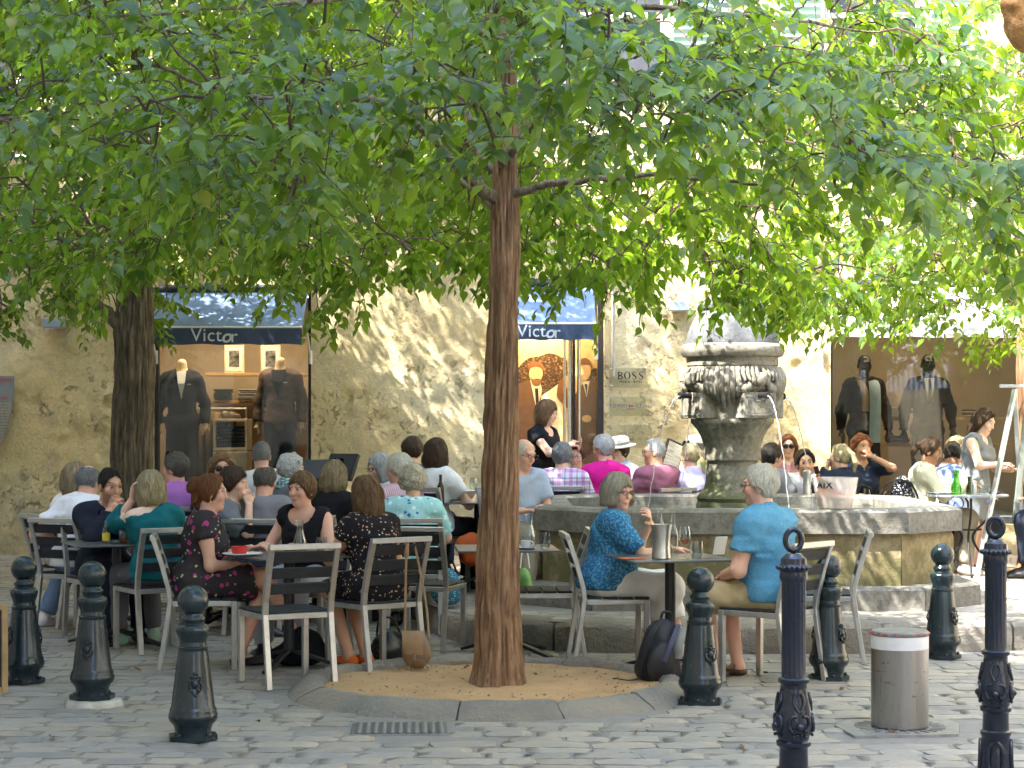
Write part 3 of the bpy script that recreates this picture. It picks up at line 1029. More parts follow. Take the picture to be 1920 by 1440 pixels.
# ---- the central tree
B0 = Vector((-0.09, 11.75, 0.02))
def loc0(px, py, d): return at(px, py, d) - B0
trunk0 = [loc0(935, 1300, 11.75), loc0(935, 1255, 11.75), loc0(933, 1150, 11.75), loc0(936, 900, 11.75), loc0(942, 650, 11.75), loc0(946, 430, 11.75), loc0(948, 300, 11.75), loc0(950, 150, 11.75), loc0(953, 0, 11.75), loc0(958, -250, 11.8), loc0(962, -600, 11.9)]
tr0 = [.168, .158, .140, .122, .104, .093, .082, .070, .060, .045, .018]
limbs0 = [
    ([loc0(940, 385, 11.75), loc0(880, 330, 11.6), loc0(780, 230, 11.4), loc0(700, 185, 11.2), loc0(600, 190, 10.9), loc0(430, 170, 10.5), loc0(260, 110, 10.1)], .050, .010),
    ([loc0(938, 330, 11.75), loc0(895, 280, 11.9), loc0(880, 225, 12), loc0(830, 150, 12.2), loc0(785, 90, 12.4), loc0(740, 10, 12.6), loc0(690, -110, 12.9)], .042, .012),
    ([loc0(940, 400, 11.75), loc0(900, 360, 12), loc0(850, 335, 12.3), loc0(760, 320, 12.8), loc0(640, 300, 13.3), loc0(500, 290, 13.8)], .040, .008),
    ([loc0(950, 365, 11.75), loc0(1010, 350, 11.6), loc0(1090, 338, 11.4), loc0(1230, 330, 11.1), loc0(1400, 345, 10.8), loc0(1560, 370, 10.6)], .036, .007),
    ([loc0(950, 230, 11.75), loc0(1000, 150, 11.6), loc0(1040, 70, 11.5), loc0(1080, 0, 11.4), loc0(1130, -120, 11.3)], .032, .010),
    ([loc0(948, 200, 11.75), loc0(1040, 135, 12), loc0(1180, 55, 12.3), loc0(1290, -10, 12.6), loc0(1420, -90, 13)], .030, .008),
    ([loc0(950, 270, 11.75), loc0(1060, 165, 12.2), loc0(1230, 165, 12.7), loc0(1440, 180, 13.2), loc0(1640, 150, 13.6)], .036, .008),
    ([loc0(945, 310, 11.75), loc0(930, 260, 11.2), loc0(900, 210, 10.6), loc0(860, 180, 10.0), loc0(800, 170, 9.3)], .036, .008),
    ([loc0(950, 300, 11.75), loc0(1010, 230, 11.1), loc0(1100, 180, 10.4), loc0(1230, 150, 9.7)], .034, .008),
    ([loc0(948, 320, 11.75), loc0(980, 260, 12.5), loc0(1020, 240, 13.4), loc0(1100, 260, 14.3)], .034, .008),
    ([loc0(945, 300, 11.75), loc0(900, 250, 12.6), loc0(840, 240, 13.6), loc0(760, 270, 14.6)], .034, .008),
    ([loc0(950, 120, 11.75), loc0(1150, 20, 11.2), loc0(1400, 30, 10.7), loc0(1650, 60, 10.3)], .034, .007),
    ([loc0(950, 100, 11.75), loc0(780, 0, 11.0), loc0(500, 10, 10.3), loc0(200, 30, 9.7)], .034, .007),
]
def crown0(r):
    a = r.uniform(0, 2 * PI); q = 3.75 * math.sqrt(r.uniform(.004, 1))
    x, y = q * math.cos(a) + .1, q * math.sin(a) * 1.0
    n = vnoise(np.array([[x * .9 + 3, y * .9, 2.0]]))[0]; n2 = vnoise(np.array([[x * 2.4, y * 2.4, 7.0]]))[0]
    zl = 2.80 - .10 * min(q, 3) + .22 * n + .14 * n2 + .22 * sstep(.4, 1.6, x) * sstep(-1.5, 1.0, y) + .16 * sstep(-.8, -1.6, x) * sstep(-.5, 1.2, y)
    zl += .30 * sstep(.6, -.8, y) + .12 * sstep(1.3, .5, abs(x))
    zt = 5.7 - .11 * q * q + .3 * n - 1.35 * sstep(-.9, .9, x)
    if zt < zl + .2: return None
    u = r.random()
    z = zl + (zt - zl) * (u ** 1.25)
    # gaps: clumps rather than an even fill
    if vnoise(np.array([[x * 1.5, y * 1.5, z * 1.9]]), 4)[0] < -.30 + (.22 if x > .6 else 0) and z < 4.8: return None
    if q < .55 and z < 3.2 and r.random() < .6: return None
    return (x, y, z - B0.z)
make_tree('plaza_tree', 'slender tree with reddish ridged bark standing in the round sand bed', B0, trunk0, tr0, limbs0, M_BARK, .026, crown0, 1120, .110, 5, 96, 260, (2, 3), 15)

# ---- the tree by the left shop window
B1 = Vector((-3.56, 18.5, .08))
def loc1(px, py, d): return at(px, py, d) - B1
trunk1 = [(0, 0, -.05), (0, 0, .2), (0, 0, .6), (.0, 0, 1.2), (.02, 0, 1.9), (.02, 0, 2.35), (.02, 0, 2.7), (.03, .03, 3.2), (.05, .05, 4.2), (.1, 0, 7.6)]
tr1 = [.26, .235, .215, .205, .195, .20, .175, .14, .10, .03]
limbs1 = [
    ([(0, 0, 2.25), (-.22, -.1, 2.52), (-.5, -.2, 2.72), (-.9, -.3, 2.95), (-1.5, -.4, 3.2), (-2.2, -.3, 3.4)], .085, .012),
    ([(.05, .05, 3.15), (.4, .1, 3.45), (1.0, .2, 3.7), (1.7, .2, 3.9), (2.4, .1, 3.9)], .060, .010),
    ([(.05, 0, 2.7), (.2, -.6, 3.2), (.3, -1.3, 3.5), (.4, -2.2, 3.6)], .06, .010),
    ([(.03, 0, 3.0), (.3, .5, 3.4), (.7, 1.1, 3.6), (1.2, 1.8, 3.7)], .05, .010),
    ([(.08, 0, 3.0), (-.4, .4, 3.7), (-.9, .9, 4.2)], .05, .010),
    ([(.1, 0, 3.2), (.7, .2, 4.0), (1.5, .3, 4.5)], .05, .010),
    ([(.1, 0, 3.3), (-.5, -.5, 4.2), (-1.2, -.9, 4.7)], .05, .010),
]
def crown_side(cx, cy, rad, zlo, ztop, sd, cut=-.35, tall=0.0):
    def f(r):
        if tall and r.random() < .66:      # unseen upper crown, added dense and wide to shade the wall
            a = r.uniform(0, 2 * PI); q = (rad + .9) * math.sqrt(r.random())
            return (cx + q * math.cos(a), cy + q * math.sin(a), ztop - .8 + r.random() * (tall - .15 * q * q * .8))
        a = r.uniform(0, 2 * PI); q = rad * math.sqrt(r.uniform(.01, 1))
        x, y = cx + q * math.cos(a), cy + q * math.sin(a)
        n = vnoise(np.array([[x * 1.0 + sd, y * 1.0, 2.0]]))[0]; n2 = vnoise(np.array([[x * 2.6, y * 2.6, 7.0 + sd]]))[0]
        zl = zlo + .20 * n + .16 * n2 + (.50 * sstep(-.3, 1.0, x) if tall else 0)
        zt = ztop - .14 * q * q
        if zt < zl + .2: return None
        z = zl + (zt - zl) * (r.random() ** 1.35)
        if vnoise(np.array([[x * 1.4, y * 1.4, z * 1.8 + sd]]), 4)[0] < cut: return None
        return (x, y, z)
    return f
make_tree('plaza_tree', 'thick trunked tree with dark bark standing between diners and the wall', B1, trunk1, tr1, limbs1, M_BARK2, .036, crown_side(.4, -.1, 3.0, 2.62, 5.8, 3, tall=3.2), 2050, .112, 15, 110, 170, (2, 4), 20)

# ---- the tree at the right edge
B2 = Vector((4.92, 18.55, .12))
trunk2 = [(0, 0, -.05), (0, 0, .15), (-.01, 0, .6), (-.02, 0, 1.2), (-.03, 0, 1.9), (-.03, 0, 2.4), (0, 0, 2.9), (.02, .05, 3.6), (.05, .05, 5.2)]
tr2 = [.18, .165, .155, .15, .145, .14, .12, .09, .03]
limbs2 = [
    ([(0, 0, 2.3), (-.3, -.1, 2.75), (-.7, -.2, 2.95), (-1.3, -.2, 3.1), (-2.1, -.2, 3.15)], .055, .008),
    ([(0, 0, 2.5), (.4, -.2, 3.0), (1.0, -.4, 3.3), (1.7, -.5, 3.5)], .055, .010),
    ([(0, 0, 2.6), (-.2, -.6, 3.1), (-.5, -1.3, 3.35), (-.9, -2.2, 3.4)], .05, .008),
    ([(0, 0, 2.7), (-.3, .5, 3.2), (-.8, 1.1, 3.5), (-1.3, 1.7, 3.6)], .05, .008),
    ([(0, 0, 3.0), (-.6, .1, 3.8), (-1.3, .0, 4.3)], .045, .008),
    ([(0, 0, 3.2), (.5, .4, 4.0), (1.1, .6, 4.5)], .045, .008),
]
make_tree('plaza_tree', 'narrow trunked tree at the edge of the picture behind the chain post', B2, trunk2, tr2, limbs2, M_BARK, .016, crown_side(-.3, -.2, 2.7, 2.45, 5.6, 11, -.22), 560, .112, 25, 56, 110, (2, 4), 9)
# ================================================================== fountain
def stone_mat(name, c1, c2, c3, moss=None, mossz=(0, 1)):
    t = NT(name); co = t.coords('World')
    n1 = t.noise(co, 4.5, 7, .65); n2 = t.noise(co, 30, 6, .7)
    col = t.ramp(n1, [(.3, c1), (.5, c2), (.72, c3)])
    col = t.mix(t.math('MULTIPLY', t.ramp(n2, [(.45, (0, 0, 0)), (.65, (1, 1, 1))]), .45), col, tuple(x * .45 for x in c1[:3]) + (1,))
    if moss:
        sp = t.new('ShaderNodeSeparateXYZ'); t.link(co, sp.inputs[0])
        zf = t.math('SUBTRACT', 1.0, t.math('DIVIDE', t.math('SUBTRACT', sp.outputs[2], mossz[0]), mossz[1] - mossz[0], clamp=True))
        mk = t.ramp(t.math('MULTIPLY', t.noise(co, 7, 6, .65), t.math('ADD', zf, .45)), [(.42, (0, 0, 0)), (.6, (1, 1, 1))])
        col = t.mix(t.math('MULTIPLY', mk, .8), col, moss)
    t.set(color=col, rough=.88, spec=.3, normal=t.bump(n2, .7, .012, t.bump(t.noise(co, 120, 4), .5, .004)))
    return t.mat
M_FST = stone_mat('fountain stone', (.13, .12, .095, 1), (.23, .21, .165, 1), (.33, .31, .26, 1), (.085, .095, .035, 1), (.9, 1.35))
M_FDOME = stone_mat('weathered dome stone', (.075, .078, .083, 1), (.14, .145, .15, 1), (.21, .215, .22, 1))
M_BASIN = stone_mat('mossy basin stone', (.19, .15, .085, 1), (.31, .25, .145, 1), (.42, .35, .22, 1), (.13, .12, .05, 1), (.3, .95))
M_RIM = stone_mat('basin rim stone', (.13, .122, .10, 1), (.20, .19, .165, 1), (.28, .265, .235, 1))

FC = Vector((1.82, 16.3, PLAT))
fnt = thing('fountain', 'old stone fountain with domed pillar and wide mossy basin', 'fountain', FC)
def octo(h, c): return [(-h + c, -h), (h - c, -h), (h, -h + c), (h, h - c), (h - c, h), (-h + c, h), (-h, h - c), (-h, -h + c)]
def ring_side(i, oo, ii, z0, z1, gap=.004, nx=8, bev=.02):
    a, b = Vector((*oo[i], 0)), Vector((*oo[(i + 1) % 8], 0)); c, d = Vector((*ii[i], 0)), Vector((*ii[(i + 1) % 8], 0))
    V = []; F = []
    prof = [(0, 0), (0, .75), (.0, .88), (.10, 1.0), (.9, 1.0), (1.0, .9), (1.0, 0)]
    prof = [(0, 0.12), (.03, 0), (0, 0)][:0] + prof
    for k in range(nx + 1):
        f = gap / (b - a).length + (1 - 2 * gap / (b - a).length) * k / nx
        o = a.lerp(b, f); n = c.lerp(d, f)
        for (u, w) in prof:
            p = o.lerp(n, u); z = z0 + (z1 - z0) * w
            nn = float(vnoise(np.array([[p.x * 6 + i, p.y * 6, z * 9]]))[0]) * .006 + float(vnoise(np.array([[p.x * 17, p.y * 17, z * 20]]))[0]) * .003
            V.append((p.x + nn, p.y + nn, z + nn * .5))
    n = len(prof)
    for k in range(nx):
        for j in range(n): F.append((k * n + j, (k + 1) * n + j, (k + 1) * n + (j + 1) % n, k * n + (j + 1) % n))
    F.append(tuple(range(n))); F.append(tuple(nx * n + j for j in range(n))[::-1])
    m = MB(); m.add(V, F); return m
for i in range(8):
    ring_side(i, octo(1.76, .53), octo(1.42, .44), -.02, .165).build('step_stone', M_RIM, fnt, 40)
    ring_side(i, octo(1.585, .50), octo(1.38, .43), .16, .56).build('basin_wall', M_BASIN, fnt, 40)
    ring_side(i, octo(1.645, .52), octo(1.34, .41), .555, .735).build('rim_stone', M_RIM, fnt, 40)
t = NT('fountain water'); co = t.coords('World')
t.set(color=(.05, .075, .06, 1), rough=.06, spec=.6, normal=t.bump(t.noise(co, 26, 3), .35, .02))
m = MB(); m.prism(octo(1.39, .43), .3, .655); m.build('water', t.mat, fnt, 0)
m = MB(); m.lathe([(.30, .60), (.30, .70), (.285, .73), (.295, .76), (.27, .80), (.235, .84), (.222, .90), (.208, 1.07)], 32); m.build('pillar_base', M_FST, fnt)
def flare(a, z):
    f = (z - 1.07) / (1.40 - 1.07)
    return 1 + f * (.06 * math.cos(4 * (a - R(27)))) - .035 * f * abs(math.sin(12 * a)) ** 6
m = MB(); m.lathe([(.235, 1.072), (.238, 1.10), (.235, 1.14), (.24, 1.2), (.262, 1.26), (.295, 1.32), (.335, 1.365), (.35, 1.38), (.35, 1.412)], 96, rfun=flare); m.build('fluted_capital', M_FST, fnt, 50)
SPA = [R(-63), R(27), R(117), R(207)]
for k, a in enumerate(SPA):
    ca, sa = math.cos(a), math.sin(a)
    blk = MB(); rot = Euler((0, 0, a + PI / 2))
    blk.box((ca * .285, sa * .285, 1.52), (.315, .24, .212), .008, rot)
    b_ = blk.build('spout_block', M_FST, fnt)
    fr = MB()          # raised frame line on the face of the block
    tn = Vector((-sa, ca, 0)); o = Vector((ca * .407, sa * .407, 1.52))
    pts = [o + tn * -.125 + Vector((0, 0, -.08)), o + tn * .125 + Vector((0, 0, -.08)), o + tn * .125 + Vector((0, 0, .07)), o + tn * .07 + Vector((0, 0, .07)), o + tn * .04 + Vector((0, 0, .035)), o + tn * -.04 + Vector((0, 0, .035)), o + tn * -.07 + Vector((0, 0, .07)), o + tn * -.125 + Vector((0, 0, .07))]
    fr.tube(pts, .005, 4, closed=True); fr.build('carved_frame', M_FDOME, b_)
    sp = MB(); o = Vector((0, 0, 1.60)); d = Vector((ca, sa, 0))
    sp.tube([o + d * .36, o + d * .44, o + d * .50, o + d * .505, o + d * .515], [.024, .022, .024, .031, .029], 12)
    sp.build('spout', M_BLACK, fnt)
    jt = MB(); pts = []; rr = []
    for i in range(25):
        s_ = i / 24; x = .515 + .30 * s_; z = 1.595 - .02 * s_ - .915 * s_ * s_
        w = .006 * s_
        pts.append(d * x + Vector((w * math.sin(i * 2.3), w * math.cos(i * 1.7), z))); rr.append(.0062 * (1 - .45 * s_) * (1 + .35 * math.sin(i * 2.9)))
    jt.tube(pts, rr, 7)
    if 'water jet' not in MATS:
        t = NT('water jet'); t.set(color=(.92, .95, .97, 1), rough=.08, trans=.65, spec=.6); MATS['water jet'] = t.mat
    jt.build('water_jet', MATS['water jet'], fnt)
    # acanthus lobe below the garland, between two blocks
    a2 = a + PI / 4; lb = MB()
    for q in range(-3, 4):
        aa = a2 + q * .105
        pts = [Vector((math.cos(aa) * r_, math.sin(aa) * r_, z)) for r_, z in ((.385, 1.83), (.425 - .006 * abs(q), 1.75), (.40, 1.64), (.34 - .01 * abs(q), 1.53 + .02 * abs(q)), (.29, 1.45 + .035 * abs(q)))]
        lb.tube(catmull(pts, 4), [.012 + .016 * math.sin(PI * min(1, i / 16 + .12)) for i in range(17)], 7)
    lb.build('acanthus_leaf', M_FST, fnt, 60)
    sc = MB()
    for s_ in (-1, 1):
        for q in range(5):
            aa = a + s_ * (.07 + .095 * q); zz = 1.70 + .05 * math.cos(q * 1.1)
            sc.ball((math.cos(aa) * .405, math.sin(aa) * .405, zz), .034, 8, 6, (1, 1, 1.25))
            sc.tube([(math.cos(aa) * .39, math.sin(aa) * .39, 1.83), (math.cos(aa + .03 * s_) * .425, math.sin(aa + .03 * s_) * .425, 1.78), (math.cos(aa + .02) * .43, math.sin(aa + .02) * .43, 1.72)], [.010, .018, .010], 6)
    sc.ball((ca * .40, sa * .40, 1.73), .055, 10, 8, (1, 1, 1.1))
    sc.build('carved_garland', M_FST, fnt, 60)
m = MB(); m.lathe([(.30, 1.40), (.345, 1.63), (.385, 1.66), (.378, 1.80), (.37, 1.845), (.378, 1.85), (.376, 1.915), (.41, 1.925), (.425, 1.95), (.433, 1.975), (.425, 2.005), (.40, 2.025), (.383, 2.03)], 64); m.build('cornice', M_FST, fnt)
m = MB(); m.lathe([(.382, 2.031), (.383, 2.05), (.372, 2.10), (.352, 2.16), (.325, 2.22), (.295, 2.27), (.265, 2.302)], 56); m.build('dome', M_FDOME, fnt, 60)
m = MB(); m.lathe([(.26, 2.303), (.285, 2.32), (.288, 2.35), (.26, 2.375), (.19, 2.40), (.16, 2.45), (.175, 2.50), (.12, 2.56), (.10, 2.62), (.13, 2.67), (.115, 2.74), (.05, 2.79), (0.0, 2.80)], 40); m.build('finial', M_FDOME, fnt, 50)

# ================================================================== bollards
def paint_mat(name, c, rough, c_wear, wear=.62):
    t = NT(name); co = t.coords('Object')
    n = t.noise(co, 14, 6, .6); n2 = t.noise(co, 60, 4)
    col = t.ramp(t.noise(co, 5, 4), [(.3, tuple(x * .8 for x in c) + (1,)), (.7, tuple(x * 1.25 for x in c) + (1,))])
    col = t.mix(t.ramp(n, [(wear, (0, 0, 0)), (wear + .06, (.8, .8, .8))]), col, c_wear)
    t.set(color=col, rough=t.math('MULTIPLY_ADD', n2, .25, rough - .08), spec=.5, normal=t.bump(n2, .22, .004))
    return t.mat
M_BOLL = paint_mat('dark green enamel', (.010, .020, .025), .15, (.06, .065, .06, 1), .655)
M_POST = paint_mat('blue black enamel', (.008, .012, .022), .16, (.05, .06, .075, 1), .66)
def lobed(n, amp, z0, z1):
    def f(a, z): return 1 + (amp * abs(math.sin(n * a / 2)) ** .8 if z0 <= z <= z1 else 0)
    return f
def crest(m, o, tn, up, nr, s=1.0):
    """small cast emblem: shield with scrolls and crown"""
    P = lambda u, v, w=.004: o + tn * (u * s) + up * (v * s) + nr * w
    m.ball(P(0, 0, .002), .018 * s, 10, 6, (1, .6, 1.3))
    for sg in (-1, 1):
        m.tube(catmull([P(sg * .008, -.045), P(sg * .028, -.03), P(sg * .034, -.005), P(sg * .024, .012), P(sg * .015, .004)], 4), .0045 * s, 5)
        m.tube(catmull([P(sg * .006, .03), P(sg * .026, .035), P(sg * .030, .022), P(sg * .02, .016)], 4), .004 * s, 5)
        m.ball(P(sg * .014, .048), .006 * s, 6, 5); m.ball(P(sg * .02, -.03), .008 * s, 6, 5)
    m.ball(P(0, .055), .008 * s, 6, 5); m.ball(P(0, .036), .010 * s, 6, 5); m.ball(P(0, -.052), .008 * s, 6, 5)
def make_bollard():
    o = thing('bollard', 'x', 'bollard', group='ball topped bollards around the terrace')
    m = MB(); m.prism([(.122 * math.cos(PI / 8 + PI / 4 * i) * 1.04, .122 * math.sin(PI / 8 + PI / 4 * i) * 1.04) for i in range(8)], 0, .026)
    for i in range(4):
        a = PI / 4 + i * PI / 2; m.ball((.105 * math.cos(a), .105 * math.sin(a), .03), .011, 8, 6)
    m.build('base_plate', M_BOLL, o)
    m = MB()
    m.lathe([(.092, .02), (.09, .045), (.098, .075), (.118, .095), (.124, .112), (.122, .13), (.117, .142), (.118, .15), (.113, .158), (.108, .17), (.088, .33), (.074, .445), (.073, .452), (.076, .456), (.0755, .465), (.068, .47), (.066, .49)], 32, rfun=lambda a, z: 1 + (.012 * (abs(math.cos(4 * a)) ** 12) if .16 < z < .44 else 0))
    m.build('shaft', M_BOLL, o, 50)
    m = MB(); m.lathe([(.064, .485), (.068, .50), (.079, .53), (.083, .55), (.080, .565), (.066, .575), (.055, .58), (.054, .592), (.061, .598), (.060, .610), (.05, .617), (.045, .64)], 64, rfun=lambda a, z: 1 + (.05 * abs(math.cos(6 * a)) ** .6 - .03 if .50 < z < .566 else 0)); m.build('leafy_collar', M_BOLL, o, 60)
    m = MB(); m.ball((0, 0, .694), .079, 28, 18); m.build('ball', M_BOLL, o, 80)
    for a in (-PI / 2, PI / 2):
        m = MB()
        nr = Vector((math.cos(a), math.sin(a), .14)).normalized(); tn = Vector((-math.sin(a), math.cos(a), 0)); up = nr.cross(tn)
        z = .285; rr = .0935
        crest(m, Vector((math.cos(a) * rr, math.sin(a) * rr, z)), tn, up if up.z > 0 else -up, nr, 1.0)
        m.build('cast_emblem', M_BOLL, o, 70)
    return o
b0 = make_bollard()
BOL = [(362, 1383, 9.9, .25, 'ball topped bollard standing alone in front of the empty slatted chair'),
       (173, 1318, 11.1, -.1, 'ball topped bollard on a lump of mortar in front of the dark sweatered man'),
       (45, 1278, 12.05, -1.0, 'ball topped bollard beside the chalkboard at the edge of the terrace'),
       (1313, 1316, 11.15, .55, 'ball topped bollard beside the backpack in front of the couple'),
       (1554, 1268, 12.2, .9, 'ball topped bollard behind the man in the blue polo shirt'),
       (1767, 1221, 13.3, .8, 'ball topped bollard standing against the kerb of the raised pavement')]
for i, (px, py, d, rz, lab) in enumerate(BOL):
    p = at(px, py, d)
    loc = (p.x, p.y, 0)
    if i == 1: loc = (p.x, p.y, .035)
    o = b0 if i == 0 else dup(b0, loc, rz, lab)
    if i == 0: o.location = loc; o.rotation_euler = (0, 0, rz); o['label'] = lab
m = MB(); p = at(173, 1318, 11.1)
m.lathe([(.165, -.02), (.16, .012), (.145, .03), (.11, .036)], 18, rfun=lambda a, z: 1 + .06 * math.sin(3 * a + 1) + .04 * math.sin(7 * a))
tag(m.build('mortar_pad', simple('pale mortar', (.42, .40, .35), .95, 0, .2, 12, .6, 40, .01), loc=(p.x, p.y, 0)), 'lump of pale mortar under a ball topped bollard', 'mortar')

def make_post():
    o = thing('chain_post', 'x', 'post', group='slender cast iron posts with ring tops')
    m = MB(); m.lathe([(.085, 0), (.085, .03), (.072, .045), (.070, .07), (.066, .20), (.060, .245), (.062, .25)], 32, rfun=lambda a, z: 1 + (.05 * abs(math.sin(3 * a)) if .06 < z < .24 else 0)); m.build('pedestal', M_POST, o, 50)
    m = MB(); m.lathe([(.062, .25), (.066, .258), (.066, .27), (.056, .276), (.054, .345), (.057, .352), (.066, .358), (.067, .372), (.058, .38), (.062, .395), (.072, .43), (.073, .455), (.064, .51), (.052, .57), (.050, .59), (.053, .594), (.060, .60), (.060, .612), (.050, .62)], 40); m.build('baluster', M_POST, o, 50)
    for k in range(4):
        m = MB()
        a = k * PI / 2 - PI / 2
        nr = Vector((math.cos(a), math.sin(a), 0)); tn = Vector((-math.sin(a), math.cos(a), 0)); up = Vector((0, 0, 1))
        P = lambda u, v, w: nr * w + tn * u + up * v
        m.ball(P(0, .435, .072), .016, 8, 6)
        for sg in (-1, 1):
            m.tube(catmull([P(sg * .012, .475, .07), P(sg * .034, .47, .064), P(sg * .040, .44, .062), P(sg * .026, .415, .068), P(sg * .018, .43, .073)], 4), .0075, 6)
            m.tube(catmull([P(sg * .004, .49, .068), P(sg * .02, .525, .06), P(sg * .012, .56, .054)], 4), .008, 6)
        m.build('cast_mask', M_POST, o, 70); m = MB()
        for q in range(4): m.ball(P((q - 1.5) * .016, .405 - .004 * abs(q - 1.5), .066), .007, 6, 5)
        m.build('cast_ornament', M_POST, o, 70); m = MB()
        for sg in (-1, 1):
            m.tube(catmull([P(sg * .006, .23, .063), P(sg * .028, .20, .064), P(sg * .030, .13, .066), P(sg * .012, .075, .072)], 4), .010, 6)
        m.build('cast_leaf', M_POST, o, 70)
    m = MB(); m.lathe([(.046, .615), (.0465, .63), (.0465, .985), (.048, .992)], 96, rfun=lambda a, z: 1 - (.07 * (0.5 + 0.5 * math.cos(16 * a)) if .63 <= z <= .985 else 0)); m.build('fluted_shaft', M_POST, o, 60)
    m = MB(); m.lathe([(.05, .985), (.054, 1.0), (.052, 1.02), (.058, 1.03), (.058, 1.044), (.050, 1.05), (.048, 1.072), (.040, 1.078), (.030, 1.09), (0, 1.092)], 32)
    m.build('cap', M_POST, o)
    m = MB()
    for k in range(20):
        a = 2 * PI * k / 20; m.ball((.060 * math.cos(a), .060 * math.sin(a), 1.037), .0095, 8, 6)
    m.build('bead_band', M_POST, o, 80)
    m = MB(); pts = []
    for k in range(28):
        a = 2 * PI * k / 28; pts.append((.032 * math.cos(a), 0, 1.142 + .040 * math.sin(a)))
    m.tube(pts, .0115, 10, closed=True); m.build('ring', M_POST, o, 80)
    return o
p0 = make_post()
a = at(1488, 1571, 7.55); p0.location = (a.x, a.y, 0); p0.rotation_euler = (0, 0, .2); p0['label'] = 'blue black fluted post with ring top before the blue shirted man'
a = at(1867, 1484, 8.45); dup(p0, (a.x, a.y, 0), -.25, 'blue black fluted post with ring top in line with the metal easel')

# stainless retractable bollard
t = NT('brushed stainless'); co = t.coords('Object', (1, 1, .02)); co2 = t.coords('Object')
n = t.noise(co, 300, 3); sc_ = t.noise(t.coords('Object', (1, 1, 3.2)), 12, 5, .6)
col = t.mix(t.ramp(sc_, [(.66, (0, 0, 0)), (.69, (.9, .9, .9))]), (.34, .33, .315, 1), (.12, .07, .045, 1))
t.set(color=col, metal=t.ramp(sc_, [(.66, (1, 1, 1)), (.69, (.1, .1, .1))]), rough=t.math('MULTIPLY_ADD', n, .15, .22), normal=t.bump(n, .08, .002))
M_INOX = t.mat
p = at(1687, 1364, 10.27)
o = thing('retractable_bollard', 'stainless steel cylinder bollard with white band and red studs', 'bollard', (p.x, p.y, 0), .12)
m = MB(); m.lathe([(.148, .012), (.148, .415)], 48, cap=False); m.build('cylinder', M_INOX, o)
m = MB(); m.lathe([(.1485, .416), (.1485, .482)], 48, cap=False); m.build('reflective_band', simple('scuffed white band', (.70, .67, .65), .5, 0, .15, 9, c2=(.74, .72, .70)), o)
m = MB(); m.lathe([(.1485, .483), (.150, .487), (.149, .502), (.142, .508), (.0, .509)], 48); m.build('cap', simple('grey cap', (.20, .195, .19), .5, .3, .2, 20), o)
for k in range(22):
    a = 2 * PI * k / 22
    m = MB(); m.ball((.150 * math.cos(a), .150 * math.sin(a), .495), .0055, 6, 5); m.build('stud', simple('red reflector', (.75, .06, .03), .3), o)
m = MB(); V = [(-.32, -.27), (.22, -.27), (.34, .05), (.34, .27), (-.2, .27), (-.32, .1)]
m.prism(V, -.02, .006); m.build('ground_plate', simple('cast plate', (.27, .26, .25), .55, .5, .2, 20, .4, 60), o)
m = MB()
for k in range(26):
    a = 2 * PI * k / 26; m.bar((.165 * math.cos(a), .165 * math.sin(a), .008), (.235 * math.cos(a), .235 * math.sin(a), .008), .012, .008)
m.build('plate_ribs', simple('cast plate', (.2, .2, .2)), o)

# drain cover set in the paving
o = thing('drain_cover', 'square cast iron drain cover let into the paving', 'drain cover', (-.585, 10.26, -.004), .05)
M_IRON = simple('worn cast iron', (.17, .165, .155), .6, .5, .3, 25, .4, 90)
m = MB(); m.box((0, 0, -.012), (.50, .40, .03), .006); m.build('plate', M_IRON, o)
stud = None
for i in range(11):
    for j in range(8):
        if stud is None:
            mm = MB(); mm.box((0, 0, 0), (.030, .030, .012), .005); stud = mm.mesh('stud', M_IRON)
        s_ = bpy.data.objects.new('stud', stud); C.objects.link(s_); s_.parent = o; s_.location = ((i - 5) * .042, (j - 3.5) * .045, .006); s_.rotation_euler = (0, 0, PI / 4)

# chalkboard at the left edge
o = thing('chalkboard', 'wood framed black chalkboard cut off by the picture edge', 'chalkboard', at(-60, 1236, 11.6), .2)
o.location.z = 0
M_PINE = simple('pine frame', (.42, .27, .12), .6, 0, .2, 8)
m = MB(); m.box((0, 0, .25), (.40, .015, .46)); m.build('board', simple('chalkboard black', (.025, .025, .025), .7), o)
m = MB(); m.box((.21, 0, .25), (.035, .03, .52), .004); m.box((-.21, 0, .25), (.035, .03, .52), .004); m.box((0, 0, .50), (.385, .03, .035), .004); m.box((0, 0, .01), (.385, .03, .035), .004); m.build('frame', M_PINE, o)

# ================================================================== awnings and shop signs
def text_obj(s, size, mat, parent, loc, rot, ext=.002, bold=0.0, shear=0.0, name='lettering', space=1.0, align='CENTER'):
    cu = bpy.data.curves.new(name, 'FONT'); cu.body = s; cu.size = size; cu.extrude = ext; cu.offset = bold; cu.shear = shear
    cu.align_x = align; cu.align_y = 'CENTER'; cu.space_character = space; cu.resolution_u = 4
    cu.materials.append(mat)
    tmp = bpy.data.objects.new(name, cu)
    me = bpy.data.meshes.new_from_object(tmp); bpy.data.objects.remove(tmp)
    if not me.materials: me.materials.append(mat)
    o = bpy.data.objects.new(name, me); C.objects.link(o); o.parent = parent; o.location = loc; o.rotation_euler = rot
    return o
t = NT('blue awning cloth'); co = t.coords('Object')
w = t.noise(t.coords('Object', (1, .3, 1)), 6, 4)
t.set(color=t.ramp(w, [(.3, (.13, .20, .36, 1)), (.7, (.19, .27, .45, 1))]), rough=.85, normal=t.bump(t.noise(co, 7, 4), .35, .03, t.bump(t.noise(co, 400, 2), .15, .002)))
M_AWN = t.mat
t = NT('navy valance cloth'); co = t.coords('Object')
